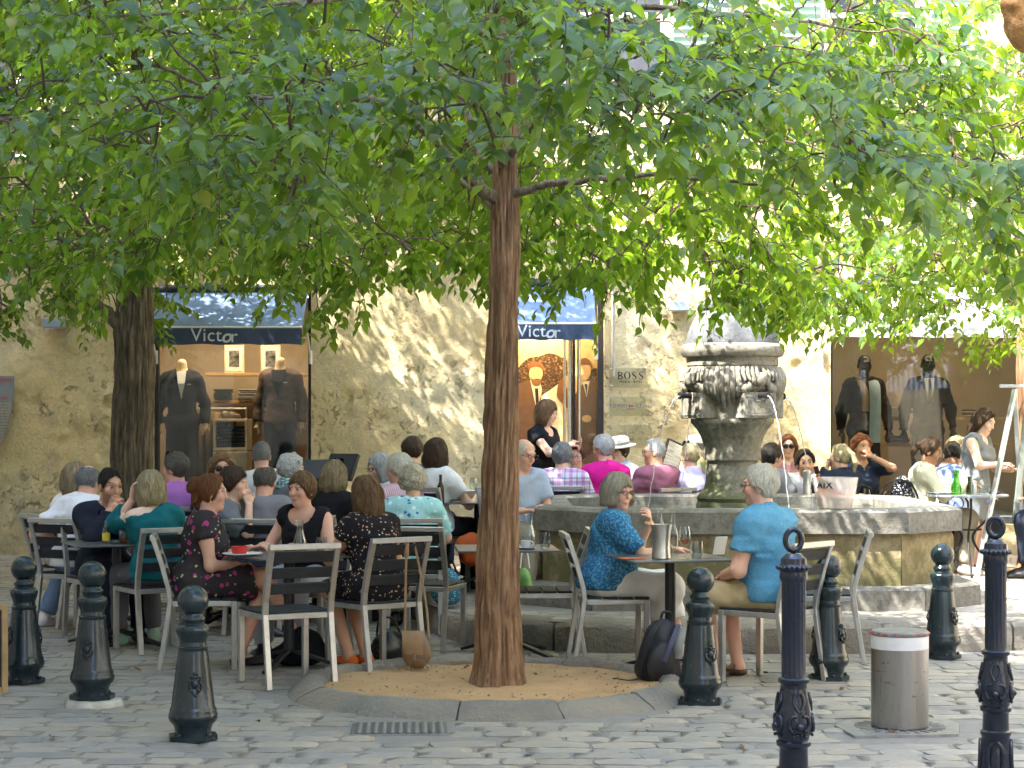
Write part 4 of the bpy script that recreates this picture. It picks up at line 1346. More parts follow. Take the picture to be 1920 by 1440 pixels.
t.set(color=t.ramp(t.noise(co, 5, 4), [(.3, (.035, .055, .11, 1)), (.7, (.055, .08, .15, 1))]), rough=.85, normal=t.bump(t.noise(co, 8, 4), .5, .03))
M_VAL = t.mat
t = NT('sun glare awning cloth'); co = t.coords('Object')  # glare of full sun put into the cloth colour
t.set(color=t.ramp(t.noise(co, 5, 4), [(.3, (.52, .53, .58, 1)), (.7, (.62, .63, .67, 1))]), rough=.85, normal=t.bump(t.noise(co, 6, 4), .5, .03))
M_AWNGLARE = t.mat
M_LET = simple('silver lettering', (.62, .66, .72), .5, 0, .05)
def awning(label, x0, x1, zt, zv, zb, proj, tx, cloth, val, lsize=.20):
    o = thing('awning', label, 'awning', ((x0 + x1) / 2, WALL_Y - .06, 0), 0, 'shop awnings on the facade')
    w = (x1 - x0) / 2
    nx, ny = 28, 10; V = []; F = []
    for j in range(ny + 1):
        for i in range(nx + 1):
            u = i / nx; v = j / ny
            sag = .018 * math.sin(PI * v) + .008 * math.sin(u * 19) * v * (1 - v)
            V.append((-w + 2 * w * u, -proj * v, zt + (zv - zt) * v - sag))
    for j in range(ny):
        for i in range(nx): F.append((j * (nx + 1) + i, (j + 1) * (nx + 1) + i, (j + 1) * (nx + 1) + i + 1, j * (nx + 1) + i + 1))
    n = len(V); V2 = [(x, y, z - .006) for x, y, z in V]
    m = MB(); m.add(V + V2, F + [tuple(k + n for k in f)[::-1] for f in F]); m.build('canopy', cloth, o, 60)
    V = []; F = []
    for j in range(5):
        for i in range(nx * 2 + 1):
            u = i / (nx * 2); v = j / 4
            V.append((-w + 2 * w * u, -proj - .006 + .014 * math.sin(u * 17 + 1) * v, zv - .004 + (zb - zv) * v + (.006 * math.sin(u * 23) * v)))
    k = nx * 2 + 1
    for j in range(4):
        for i in range(nx * 2): F.append((j * k + i, (j + 1) * k + i, (j + 1) * k + i + 1, j * k + i + 1))
    n = len(V); V2 = [(x, y + .005, z) for x, y, z in V]
    m = MB(); m.add(V + V2, F + [tuple(q + n for q in f)[::-1] for f in F]); vo = m.build('valance', val, o, 60)
    # lettering
    z = (zv + zb) / 2
    text_obj('Vict', lsize, M_LET, vo, (tx - lsize * .42, -proj - .024, z), (R(90), 0, 0), space=1.05)
    text_obj('o', lsize, M_LET, vo, (tx + lsize * .64, -proj - .024, z - .012), (R(90), 0, 0), bold=.004, shear=.25)
    text_obj('r', lsize, M_LET, vo, (tx + lsize * 1.06, -proj - .024, z - .012), (R(90), 0, 0))
    m = MB(); m.tube([(-w, -.01, zt + .02), (w, -.01, zt + .02)], .045, 12); m.build('roller', M_FRAME, o)
    for s_ in (-1, 1):
        m = MB(); m.tube([(s_ * (w + .03), 0, zb - .12), (s_ * (w + .025), -proj * .55, zv - .05), (s_ * (w + .02), -proj, zv - .02)], .013, 8); m.tube([(s_ * (w + .03), 0, zb - .2), (s_ * (w + .03), 0, zb - .05)], .02, 8); m.build('arm', M_WHITE, o)
    m = MB(); m.tube([(-w, -proj, zv), (w, -proj, zv)], .012, 8); m.build('front_bar', M_WHITE, o)
    return o
awning('blue shop awning with lettering above the menswear window', -3.98, -2.30, 3.06, 2.62, 2.435, .62, -.12, M_AWN, M_VAL, .205)
awning('blue shop awning with lettering above the shop door', -.215, .92, 3.12, 2.66, 2.485, .62, -.06, M_AWN, M_VAL, .19)
awning('shop awning coloured pale for sun glare above the window with dark mannequins', 3.50, 5.95, 3.12, 2.70, 2.515, .62, .10, M_AWNGLARE, M_AWNGLARE, .20)

M_LAMPB = simple('blue grey lamp box', (.30, .36, .45), .5, .2, .06)
for px, py, lab in ((101, 606, 'small blue grey wall lamp near the information plaque'), (1273, 574, 'small blue grey wall lamp near the fountain dome')):
    q = at(px, py, WALL_Y - .1)
    o = thing('wall_lamp', lab, 'lamp', (q.x, WALL_Y - .03, q.z), 0, 'box lamps on the facade')
    m = MB(); m.box((0, -.06, 0), (.235, .11, .105), .006); m.build('housing', M_LAMPB, o)
    m = MB(); m.box((0, -.06, -.053), (.19, .07, .006)); m.build('diffuser', M_WHITE, o)
    m = MB(); m.box((0, .0, 0), (.08, .04, .08)); m.build('bracket', M_ZINC, o)

# clear sign plates beside the door
t = NT('clear acrylic')
tr = t.new('ShaderNodeBsdfTransparent'); tr.inputs[0].default_value = (.93, .94, .92, 1)
gl = t.new('ShaderNodeBsdfGlossy'); gl.inputs['Roughness'].default_value = .08
mx = t.new('ShaderNodeMixShader'); mx.inputs[0].default_value = .07
t.link(tr.outputs[0], mx.inputs[1]); t.link(gl.outputs[0], mx.inputs[2]); t.link(mx.outputs[0], t.out.inputs[0])
M_ACR = t.mat
M_INK = simple('black ink', (.012, .012, .012), .5, 0, 0); M_INKB = simple('navy ink', (.04, .05, .14), .5, 0, 0); M_RED = simple('red ink', (.55, .02, .03), .5, 0, 0)
def plate(label, py0, py1):
    a = at(1143, py0, WALL_Y - .06); b = at(1222, py1, WALL_Y - .06)
    o = thing('sign_plate', label, 'sign', ((a.x + b.x) / 2, WALL_Y - .06, (a.z + b.z) / 2), 0, 'clear sign plates beside the door')
    w = b.x - a.x; h = a.z - b.z
    m = MB(); m.box((0, 0, 0), (w, .006, h)); m.build('plate', M_ACR, o, 0)
    for sx in (-1, 1):
        for sz in (-1, 1):
            m = MB(); m.lathe([(.012, 0), (.012, .05), (.009, .055), (0, .056)], 10); m.build('bolt', M_STEEL, o, loc=(sx * (w / 2 - .02), .035, sz * (h / 2 - .02)), rot=(R(90), 0, 0))
    return o
def serif_word(o, s, size, z, mat):
    """bold serif capitals B, O, S from real outlines"""
    x = -len(s) * size * .46
    for ch in s:
        m = MB()
        cx = x + size * .46
        if ch == 'B':
            m.box((cx - size * .20, -.006, z), (size * .17, .003, size * .98)); m.box((cx - size * .23, -.006, z + size * .47), (size * .36, .003, size * .05)); m.box((cx - size * .23, -.006, z - size * .47), (size * .36, .003, size * .05))
            for s_, rr in ((.25, .23), (-.24, .26)):
                pts = [(cx - size * .1 + math.sin(a) * size * rr * 1.5, -.006, z + size * s_ + math.cos(a) * size * rr * .9) for a in [PI * k / 10 for k in range(11)]]
                m.tube(pts, [size * (.03 + .06 * math.sin(PI * k / 10)) for k in range(11)], 6)
        elif ch == 'O':
            k = 24; V = []; F = []
            for i in range(k):
                a = 2 * PI * i / k
                V += [(cx + math.cos(a) * size * .44, -.0075, z + math.sin(a) * size * .5), (cx + math.cos(a) * size * .26, -.0075, z + math.sin(a) * size * .44)]
            for i in range(k): j = (i + 1) % k; F.append((2 * i, 2 * j, 2 * j + 1, 2 * i + 1))
            m.add(V, F)
        else:
            pts = catmull([(cx + size * .24, -.006, z + size * .30), (cx + size * .12, -.006, z + size * .45), (cx - size * .12, -.006, z + size * .43), (cx - size * .22, -.006, z + size * .24), (cx, -.006, z + size * .03), (cx + size * .24, -.006, z - size * .22), (cx + size * .12, -.006, z - size * .44), (cx - size * .14, -.006, z - size * .45), (cx - size * .26, -.006, z - size * .28)], 4)
            n = len(pts) - 1
            m.tube(pts, [size * (.03 + .075 * math.exp(-((i / n - .5) / .22) ** 2)) for i in range(n + 1)], 6)
        x += size * .92
        m.build('letter', mat, o, 60)
o = plate('clear sign plate with black serif brand lettering beside the shop door', 690, 727)
serif_word(o, 'BOSS', .085, .025, M_INK); text_obj('HUGO  BOSS', .034, M_INK, o, (0, -.006, -.045), (R(90), 0, 0), .001, .001, space=1.35)
o = plate('clear sign plate with widely spaced blue lettering and tiny flag', 744, 780)
text_obj('TOMMY', .052, M_INKB, o, (-.135, -.006, .005), (R(90), 0, 0), .001, space=1.25); text_obj('HILFIGER', .052, M_INKB, o, (.135, -.006, .005), (R(90), 0, 0), .001, space=1.15)
f = MB(); f.mi = 0; f.box((-.012, -.006, .005), (.016, .003, .028)); f.mi = 1; f.box((.010, -.006, .005), (.026, .003, .020)); f.build('flag_mark', [M_INKB, M_RED], o, 0)
text_obj('TAILORED', .022, M_INKB, o, (0, -.006, -.03), (R(90), 0, 0), .001)
o = plate('clear sign plate with faint small print just above the straw hat', 797, 840)
text_obj('Lundi  14h  19h', .05, simple('faint ink', (.20, .17, .12), .6), o, (0, -.006, .04), (R(90), 0, 0), .001)
text_obj('Mardi - Samedi  10h  19h', .042, MATS['faint ink'], o, (0, -.006, -.03), (R(90), 0, 0), .001)

# information plaque at the left edge
q0 = at(0, 705, WALL_Y - .15)
o = thing('information_plaque', 'grey curved information plaque with lettering at the picture edge', 'plaque', (q0.x, WALL_Y - .10, 0))
zt = q0.z; zb = at(0, 845, WALL_Y - .15).z
out = [(-.75, zt), (-.75, zb + .05), (-.30, zb - .10), (-.02, zb + .02), (.07, zb + .22), (.125, zb + .46), (.148, zb + .70), (.150, zt)]
m = MB(); m.prism(out, -.02, .0, 'y'); m.build('panel', simple('grey enamel', (.21, .22, .24), .5, 0, .12, 5), o, 30)
M_INKR = simple('red lettering', (.55, .05, .05), .6, 0, 0); M_INKY = simple('sand lettering', (.55, .42, .22), .6, 0, 0)
text_obj('Fontaine d\'Albertas', .062, M_INKR, o, (.13, -.022, zt - .04), (R(90), 0, 0), .001, align='RIGHT')
text_obj('Place Ville', .05, M_INKR, o, (.09, -.022, zt - .25), (R(90), 0, 0), .001, align='RIGHT')
rr_ = random.Random(2)
wd = ['place', 'fontaine', 'hotel', 'de', 'la', 'ville', 'rue', 'ancien', 'pierre', 'siecle', 'cours', 'et', 'du', 'sur', 'dans', 'eau']
for k in range(16):
    z = zt - .305 - k * .033
    f = max(0, (z - zb) / (zt - zb)); xr = .135 * (1 - (1 - min(1, f * 1.15)) ** 2) - .01
    text_obj(' '.join(rr_.choice(wd) for _ in range(6)), .036, M_INKY, o, (xr, -.022, z), (R(90), 0, 0), .001, align='RIGHT')

# striped awning on the far side of the square (seen as a reflection in the shop glass)
t = NT('striped cloth'); co = t.coords('Object'); sp = t.new('ShaderNodeSeparateXYZ'); t.link(co, sp.inputs[0])
st = t.math('GREATER_THAN', t.math('FRACT', t.math('MULTIPLY', sp.outputs[0], 2.1)), .5)
t.set(color=t.mix(st, (.75, .75, .74, 1), (.14, .19, .34, 1)), rough=.85)
M_STRIPE = t.mat
o = thing('striped_awning', 'blue and white striped awning on the opposite side of the square', 'awning', (8.85, 7.6, 0), PI / 2)
m = MB(); m.quad((-4.2, 0, 3.55), (4.2, 0, 3.55), (4.2, 1.5, 2.62), (-4.2, 1.5, 2.62)); m.quad((-4.2, 1.5, 2.62), (4.2, 1.5, 2.62), (4.2, 1.5, 2.15), (-4.2, 1.5, 2.15)); m.build('canopy', M_STRIPE, o, 0)
shade_building('opposite_building', 'pale plastered house on the opposite side of the square', (22, -1.4), (4.4, -8.0), 5, 10)
shade_building('bounce_facade', 'unseen cream house added to bounce warm sunlight onto the square', (8.9, 22.2), (8.9, -6), 5, 11)  # out-of-view house added to bounce warm sunlight into the shade
shade_building('side_building', 'tall pale plastered block beside the square', (3.2, -8), (-13.0, 22.2), 6, 13)
# ================================================================== people: smooth bodies grown around a posed skeleton
def smin(a, b, k):
    if k <= 0: return np.minimum(a, b)
    h = np.maximum(k - np.abs(a - b), 0) / k
    return np.minimum(a, b) - h * h * k * .25

class Field:
    """distance field on a rectilinear grid, finer inside the given zones"""
    def __init__(self, lo, hi, base, zones=()):
        self.ax = []
        for a in range(3):
            iv = sorted([(z[0][a], z[1][a], z[2]) for z in zones])
            x = lo[a]; out = [x]
            while x < hi[a]:
                st = base
                for (l, h, s) in iv:
                    if l - base * .5 <= x <= h: st = min(st, s)
                x += st; out.append(x)
            self.ax.append(np.array(out))
        self.D = np.full([len(a) for a in self.ax], 1.0, np.float32)
    def sub(self, lo, hi):
        sl = []
        for a in range(3):
            i0 = np.searchsorted(self.ax[a], lo[a]); i1 = np.searchsorted(self.ax[a], hi[a])
            if i1 <= i0: return None, None
            sl.append(slice(i0, i1))
        sl = tuple(sl)
        X = self.ax[0][sl[0]][:, None, None].astype(np.float32); Y = self.ax[1][sl[1]][None, :, None].astype(np.float32); Z = self.ax[2][sl[2]][None, None, :].astype(np.float32)
        return sl, (X, Y, Z)
    def cone(self, a, b, ra, rb, k=.03, cut=None, sub=False, m=.09):
        a = np.array(a, float); b = np.array(b, float); R_ = max(ra, rb) + m
        sl, g = self.sub(np.minimum(a, b) - R_, np.maximum(a, b) + R_)
        if sl is None: return
        X, Y, Z = g
        ab = b - a; L2 = float(ab @ ab) + 1e-12
        px, py, pz = X - a[0], Y - a[1], Z - a[2]
        t_ = np.clip((px * ab[0] + py * ab[1] + pz * ab[2]) / L2, 0, 1)
        d = np.sqrt((px - ab[0] * t_) ** 2 + (py - ab[1] * t_) ** 2 + (pz - ab[2] * t_) ** 2) - (ra + (rb - ra) * t_)
        if cut is not None:     # flat end at b
            n = ab / math.sqrt(L2)
            d = np.maximum(d, (X - b[0]) * n[0] + (Y - b[1]) * n[1] + (Z - b[2]) * n[2])
        self.put(sl, d, k, sub)
    def ell(self, c, r, M=None, k=.03, sub=False, m=.09):
        """ellipsoid; M rows are its axes"""
        c = np.array(c, float); r = np.array(r, float); R_ = r.max() + m
        sl, g = self.sub(c - R_, c + R_)
        if sl is None: return
        X, Y, Z = g
        x, y, z = X - c[0], Y - c[1], Z - c[2]
        if M is not None:
            M = np.array(M, float)
            x, y, z = (x * M[0, 0] + y * M[0, 1] + z * M[0, 2], x * M[1, 0] + y * M[1, 1] + z * M[1, 2], x * M[2, 0] + y * M[2, 1] + z * M[2, 2])
        k0 = np.sqrt((x / r[0]) ** 2 + (y / r[1]) ** 2 + (z / r[2]) ** 2); k1 = np.sqrt((x / r[0] ** 2) ** 2 + (y / r[1] ** 2) ** 2 + (z / r[2] ** 2) ** 2) + 1e-9
        self.put(sl, np.where(k0 < .05, -r.min(), k0 * (k0 - 1) / k1), k, sub)
    def put(self, sl, d, k, sub=False):
        if sub: self.D[sl] = -smin(-self.D[sl], d, k)
        else: self.D[sl] = smin(self.D[sl], d, k)
    def clip(self, p, n):
        """remove the side the normal points to"""
        n = np.array(n, float); n /= np.linalg.norm(n)
        X, Y, Z = self.ax[0][:, None, None], self.ax[1][None, :, None], self.ax[2][None, None, :]
        self.D = np.maximum(self.D, ((X - p[0]) * n[0] + (Y - p[1]) * n[1] + (Z - p[2]) * n[2]).astype(np.float32))
    def near(self, w=.05):
        return np.where(np.abs(self.D) < w)
    def ripple(self, amp, freq, seed=0, w=.05):
        ix = self.near(w)
        P = np.stack([self.ax[a][ix[a]] for a in range(3)], 1) * np.array(freq)
        self.D[ix] += amp * vnoise(P, seed)
    def folds(self, amp, freq, seed=0, w=.05, M=None):
        ix = self.near(w)
        P = np.stack([self.ax[a][ix[a]] for a in range(3)], 1)
        P = P * np.array(freq); P[:, 0] += P[:, 2] * .35; P += .8 * vnoise(P * .7, seed + 3)[:, None]
        self.D[ix] += amp * (np.abs(vnoise(P, seed)) - .5)
    def mesh(self):
        D = self.D
        S = D < 0
        nx, ny, nz = D.shape
        cnt = np.zeros((nx - 1, ny - 1, nz - 1), np.float32); acc = [np.zeros_like(cnt) for _ in range(3)]
        A = [a.astype(np.float32) for a in self.ax]
        def edge(axis):
            s0 = [slice(None)] * 3; s1 = [slice(None)] * 3
            s0[axis] = slice(0, -1); s1[axis] = slice(1, None)
            d0 = D[tuple(s0)]; d1 = D[tuple(s1)]
            cr = S[tuple(s0)] != S[tuple(s1)]
            ii = np.where(cr)
            t_ = d0[ii] / (d0[ii] - d1[ii])
            pos = [A[k][ii[k]] for k in range(3)]
            pos[axis] = A[axis][ii[axis]] + t_ * (A[axis][ii[axis] + 1] - A[axis][ii[axis]])
            return ii, pos, S[tuple(s0)][ii]
        E = []
        for axis in range(3):
            ii, pos, sg = edge(axis)
            u, v = (axis + 1) % 3, (axis + 2) % 3
            ok = (ii[u] > 0) & (ii[v] > 0) & (ii[u] < D.shape[u] - 1) & (ii[v] < D.shape[v] - 1)
            ii = tuple(a[ok] for a in ii); pos = [p[ok] for p in pos]; sg = sg[ok]
            cells = []
            for du, dv in ((0, 0), (1, 0), (1, 1), (0, 1)):
                c = [ii[0], ii[1], ii[2]]
                c[u] = ii[u] - du; c[v] = ii[v] - dv
                c = tuple(c); cells.append(c)
                np.add.at(cnt, c, 1)
                for k in range(3): np.add.at(acc[k], c, pos[k])
            E.append((cells, sg))
        idx = -np.ones(cnt.shape, np.int64)
        on = cnt > 0
        n = int(on.sum()); idx[on] = np.arange(n)
        V = np.stack([acc[k][on] / cnt[on] for k in range(3)], 1)
        Fs = []
        for cells, sg in E:
            q = np.stack([idx[c] for c in cells], 1)
            q[~sg] = q[~sg][:, ::-1]
            Fs.append(q)
        return V, np.concatenate(Fs)

def rotm(yaw=0, pitch=0, roll=0):
    """yaw about z (left +), pitch: looking down +, roll about facing axis; columns are x,y,z axes"""
    cy, sy = math.cos(yaw), math.sin(yaw); cp, sp_ = math.cos(-pitch), math.sin(-pitch); cr, sr = math.cos(roll), math.sin(roll)
    Z = np.array([[cy, -sy, 0], [sy, cy, 0], [0, 0, 1]]); X = np.array([[1, 0, 0], [0, cp, -sp_], [0, sp_, cp]]); Y = np.array([[cr, 0, sr], [0, 1, 0], [-sr, 0, cr]])
    return Z @ X @ Y

def ik(S, T, l1, l2, pole):
    S = np.array(S, float); T = np.array(T, float); d = T - S; L = np.linalg.norm(d)
    mx = (l1 + l2) * .985
    if L > mx: T = S + d / L * mx; d = T - S; L = mx
    x = d / L; a = (l1 * l1 - l2 * l2 + L * L) / (2 * L); h = math.sqrt(max(1e-6, l1 * l1 - a * a))
    p = np.array(pole, float); p = p - x * (p @ x); p /= np.linalg.norm(p) + 1e-9
    return S + x * a + p * h, T

def skin_mat(name, c):
    t = NT(name)
    a = t.new('ShaderNodeAttribute'); a.attribute_name = 'tint'
    co = t.coords('Object')
    col = t.mix(1.0, c, a.outputs['Color'], 'MULTIPLY')
    col = t.mix(t.math('MULTIPLY', t.noise(co, 30, 4), .25), col, tuple(x * y for x, y in zip(c[:3], (.92, .70, .62))) + (1,))
    t.set(color=col, rough=.5, spec=.3, sss=.10)
    t.p.inputs['Subsurface Radius'].default_value = (.012, .004, .002); t.p.inputs['Subsurface Scale'].default_value = .6
    return t.mat
SKINS = {'fair': skin_mat('fair skin', (.74, .47, .345, 1)), 'tan': skin_mat('tanned skin', (.60, .345, .225, 1)), 'ruddy': skin_mat('ruddy skin', (.70, .405, .30, 1)), 'brown': skin_mat('brown skin', (.36, .19, .11, 1)), 'pale': skin_mat('pale skin', (.80, .56, .44, 1))}
def hair_mat(name, dark, light, rough=.42, mixp=(.35, .65)):
    t = NT(name); co = t.coords('attr:strand', (1, 1, 1))
    n = t.noise(co, 1.0, 5, .7)
    n2 = t.noise(t.coords('attr:strand', (3.2, 1, 1)), 1.0, 3, .6)
    col = t.ramp(n, [(mixp[0], dark), (mixp[1], light)])
    col = t.mix(t.math('MULTIPLY', t.ramp(n2, [(.42, (1, 1, 1)), (.56, (0, 0, 0))]), .55), col, tuple(x * .45 for x in dark[:3]) + (1,))
    t.set(color=col, rough=rough, spec=.28, normal=t.bump(n2, .9, .012, t.bump(n, .7, .012)))
    MATS['hair ' + name] = t.mat
    return t.mat
HAIR = {k: hair_mat(k + ' hair', (*a, 1), (*b, 1)) for k, (a, b) in {
    'brown': ((.035, .018, .010), (.095, .052, .028)), 'dark': ((.010, .008, .007), (.035, .024, .018)), 'auburn': ((.14, .045, .016), (.34, .14, .055)),
    'blond': ((.40, .30, .14), (.78, .66, .42)), 'dark_blond': ((.22, .155, .08), (.46, .36, .22)), 'grey': ((.16, .16, .16), (.36, .36, .36)),
    'silver': ((.38, .38, .37), (.68, .68, .67)), 'white': ((.68, .63, .52), (.92, .88, .76)), 'ash': ((.36, .31, .22), (.68, .61, .48)), 'greybrown': ((.07, .055, .045), (.20, .175, .15)), 'red': ((.16, .040, .014), (.36, .11, .035)), 'light_brown': ((.14, .070, .030), (.32, .18, .085))}.items()}

def cloth(name, c, c2=None, pat=None, rough=.85, cols=None, bump=.35):
    """woven cloth; pat: None, 'stripe', 'plaid', 'flower', 'speckle'"""
    if name in MATS: return MATS[name]
    t = NT(name); co = t.coords('Object'); c = (*c[:3], 1)
    dk = tuple(x * .82 for x in c[:3]) + (1,)
    col = t.ramp(t.noise(co, 9, 4), [(.3, dk), (.7, c)])
    if pat == 'plaid':
        sp = t.new('ShaderNodeSeparateXYZ'); t.link(co, sp.inputs[0])
        def band(s, f, ph, w): return t.math('LESS_THAN', t.math('FRACT', t.math('MULTIPLY_ADD', s, f, ph)), w)
        for s, f, ph, w, cc in ((sp.outputs[2], 9, .1, .30, cols[0]), (sp.outputs[0], 9, .3, .30, cols[0]), (sp.outputs[2], 9, .62, .10, cols[1]), (sp.outputs[0], 9, .7, .10, cols[1]), (sp.outputs[2], 18, .3, .06, cols[2]), (sp.outputs[0], 18, .8, .06, cols[2])):
            col = t.mix(t.math('MULTIPLY', band(s, f, ph, w), .55), col, cc)
    elif pat == 'stripe':
        sp = t.new('ShaderNodeSeparateXYZ'); t.link(co, sp.inputs[0])
        col = t.mix(t.math('LESS_THAN', t.math('FRACT', t.math('MULTIPLY', sp.outputs[0], cols[1])), .5), col, cols[0])
    elif pat == 'flower':
        for i, (sc_, th, cc) in enumerate(cols):
            v = t.new('ShaderNodeTexVoronoi'); v.inputs['Scale'].default_value = sc_
            mp = t.new('ShaderNodeMapping'); mp.inputs['Location'].default_value = (i * 3.7, i * 1.9, i * 5.1); t.link(co, mp.inputs[0]); t.link(mp.outputs[0], v.inputs['Vector'])
            wob = t.math('ADD', v.outputs['Distance'], t.math('MULTIPLY', t.math('SUBTRACT', t.noise(co, 60, 2), .5), .35))
            col = t.mix(t.math('LESS_THAN', wob, th), col, cc)
    elif pat == 'speckle':
        n = t.noise(co, cols[1], 3, .6)
        col = t.mix(t.ramp(n, [(.50, (0, 0, 0)), (.56, (1, 1, 1))]), col, cols[0])
        if len(cols) > 2: col = t.mix(t.ramp(t.noise(co, cols[1] * 1.4, 2, .5), [(.60, (0, 0, 0)), (.64, (1, 1, 1))]), col, cols[2])
    t.set(color=col, rough=rough, spec=.12, sheen=.0, normal=t.bump(t.noise(t.coords('Object', (1, 1, .45)), 16, 4, .55, .6), bump, .02, t.bump(t.noise(co, 240, 2), .05, .002)))
    MATS[name] = t.mat
    return t.mat

HOFF = np.array([0, .012, .095])     # head centre above the top of the neck
def finger_prims(Fd, w, d, n, curl, left, fat=1.0, spread=.0):
    """hand: w wrist, d direction of the hand, n palm normal; fills field Fd"""
    d = np.array(d, float); d /= np.linalg.norm(d); n = np.array(n, float); n = n - d * (d @ n); n /= np.linalg.norm(n) + 1e-9
    s = np.cross(d, n) * (1 if left else -1)       # towards the thumb
    w = np.array(w, float)
    pc = w + d * .048
    Fd.ell(pc, (.041 * fat, .052, .0155 * fat), np.array([s, d, n]), .02)
    for i in range(4):
        o = (1.5 - i) * .0195 * fat
        b = w + d * .088 + s * o
        L = (.038, .043, .040, .031)[i]
        dd = d + s * (1.5 - i) * spread
        c1 = curl * (1 + .12 * i)
        d1 = dd * math.cos(c1 * .55) + n * math.sin(c1 * .55); d2 = dd * math.cos(c1 * 1.35) + n * math.sin(c1 * 1.35)
        m_ = b + d1 * L
        Fd.cone(b - d1 * .012, m_, .0093 * fat, .0085 * fat, .006); Fd.cone(m_, m_ + d2 * L * .85, .0085 * fat, .0068 * fat, .004)
    tb = w + d * .028 + s * .032 * fat + n * .006
    td = d * .72 + s * .62 + n * .3; td /= np.linalg.norm(td)
    tm = tb + td * .036
    Fd.cone(tb - td * .01, tm, .0125 * fat, .0105 * fat, .012); td2 = d * .85 + s * .2 + n * .5; td2 /= np.linalg.norm(td2)
    Fd.cone(tm, tm + td2 * .028, .0105 * fat, .008 * fat, .005)

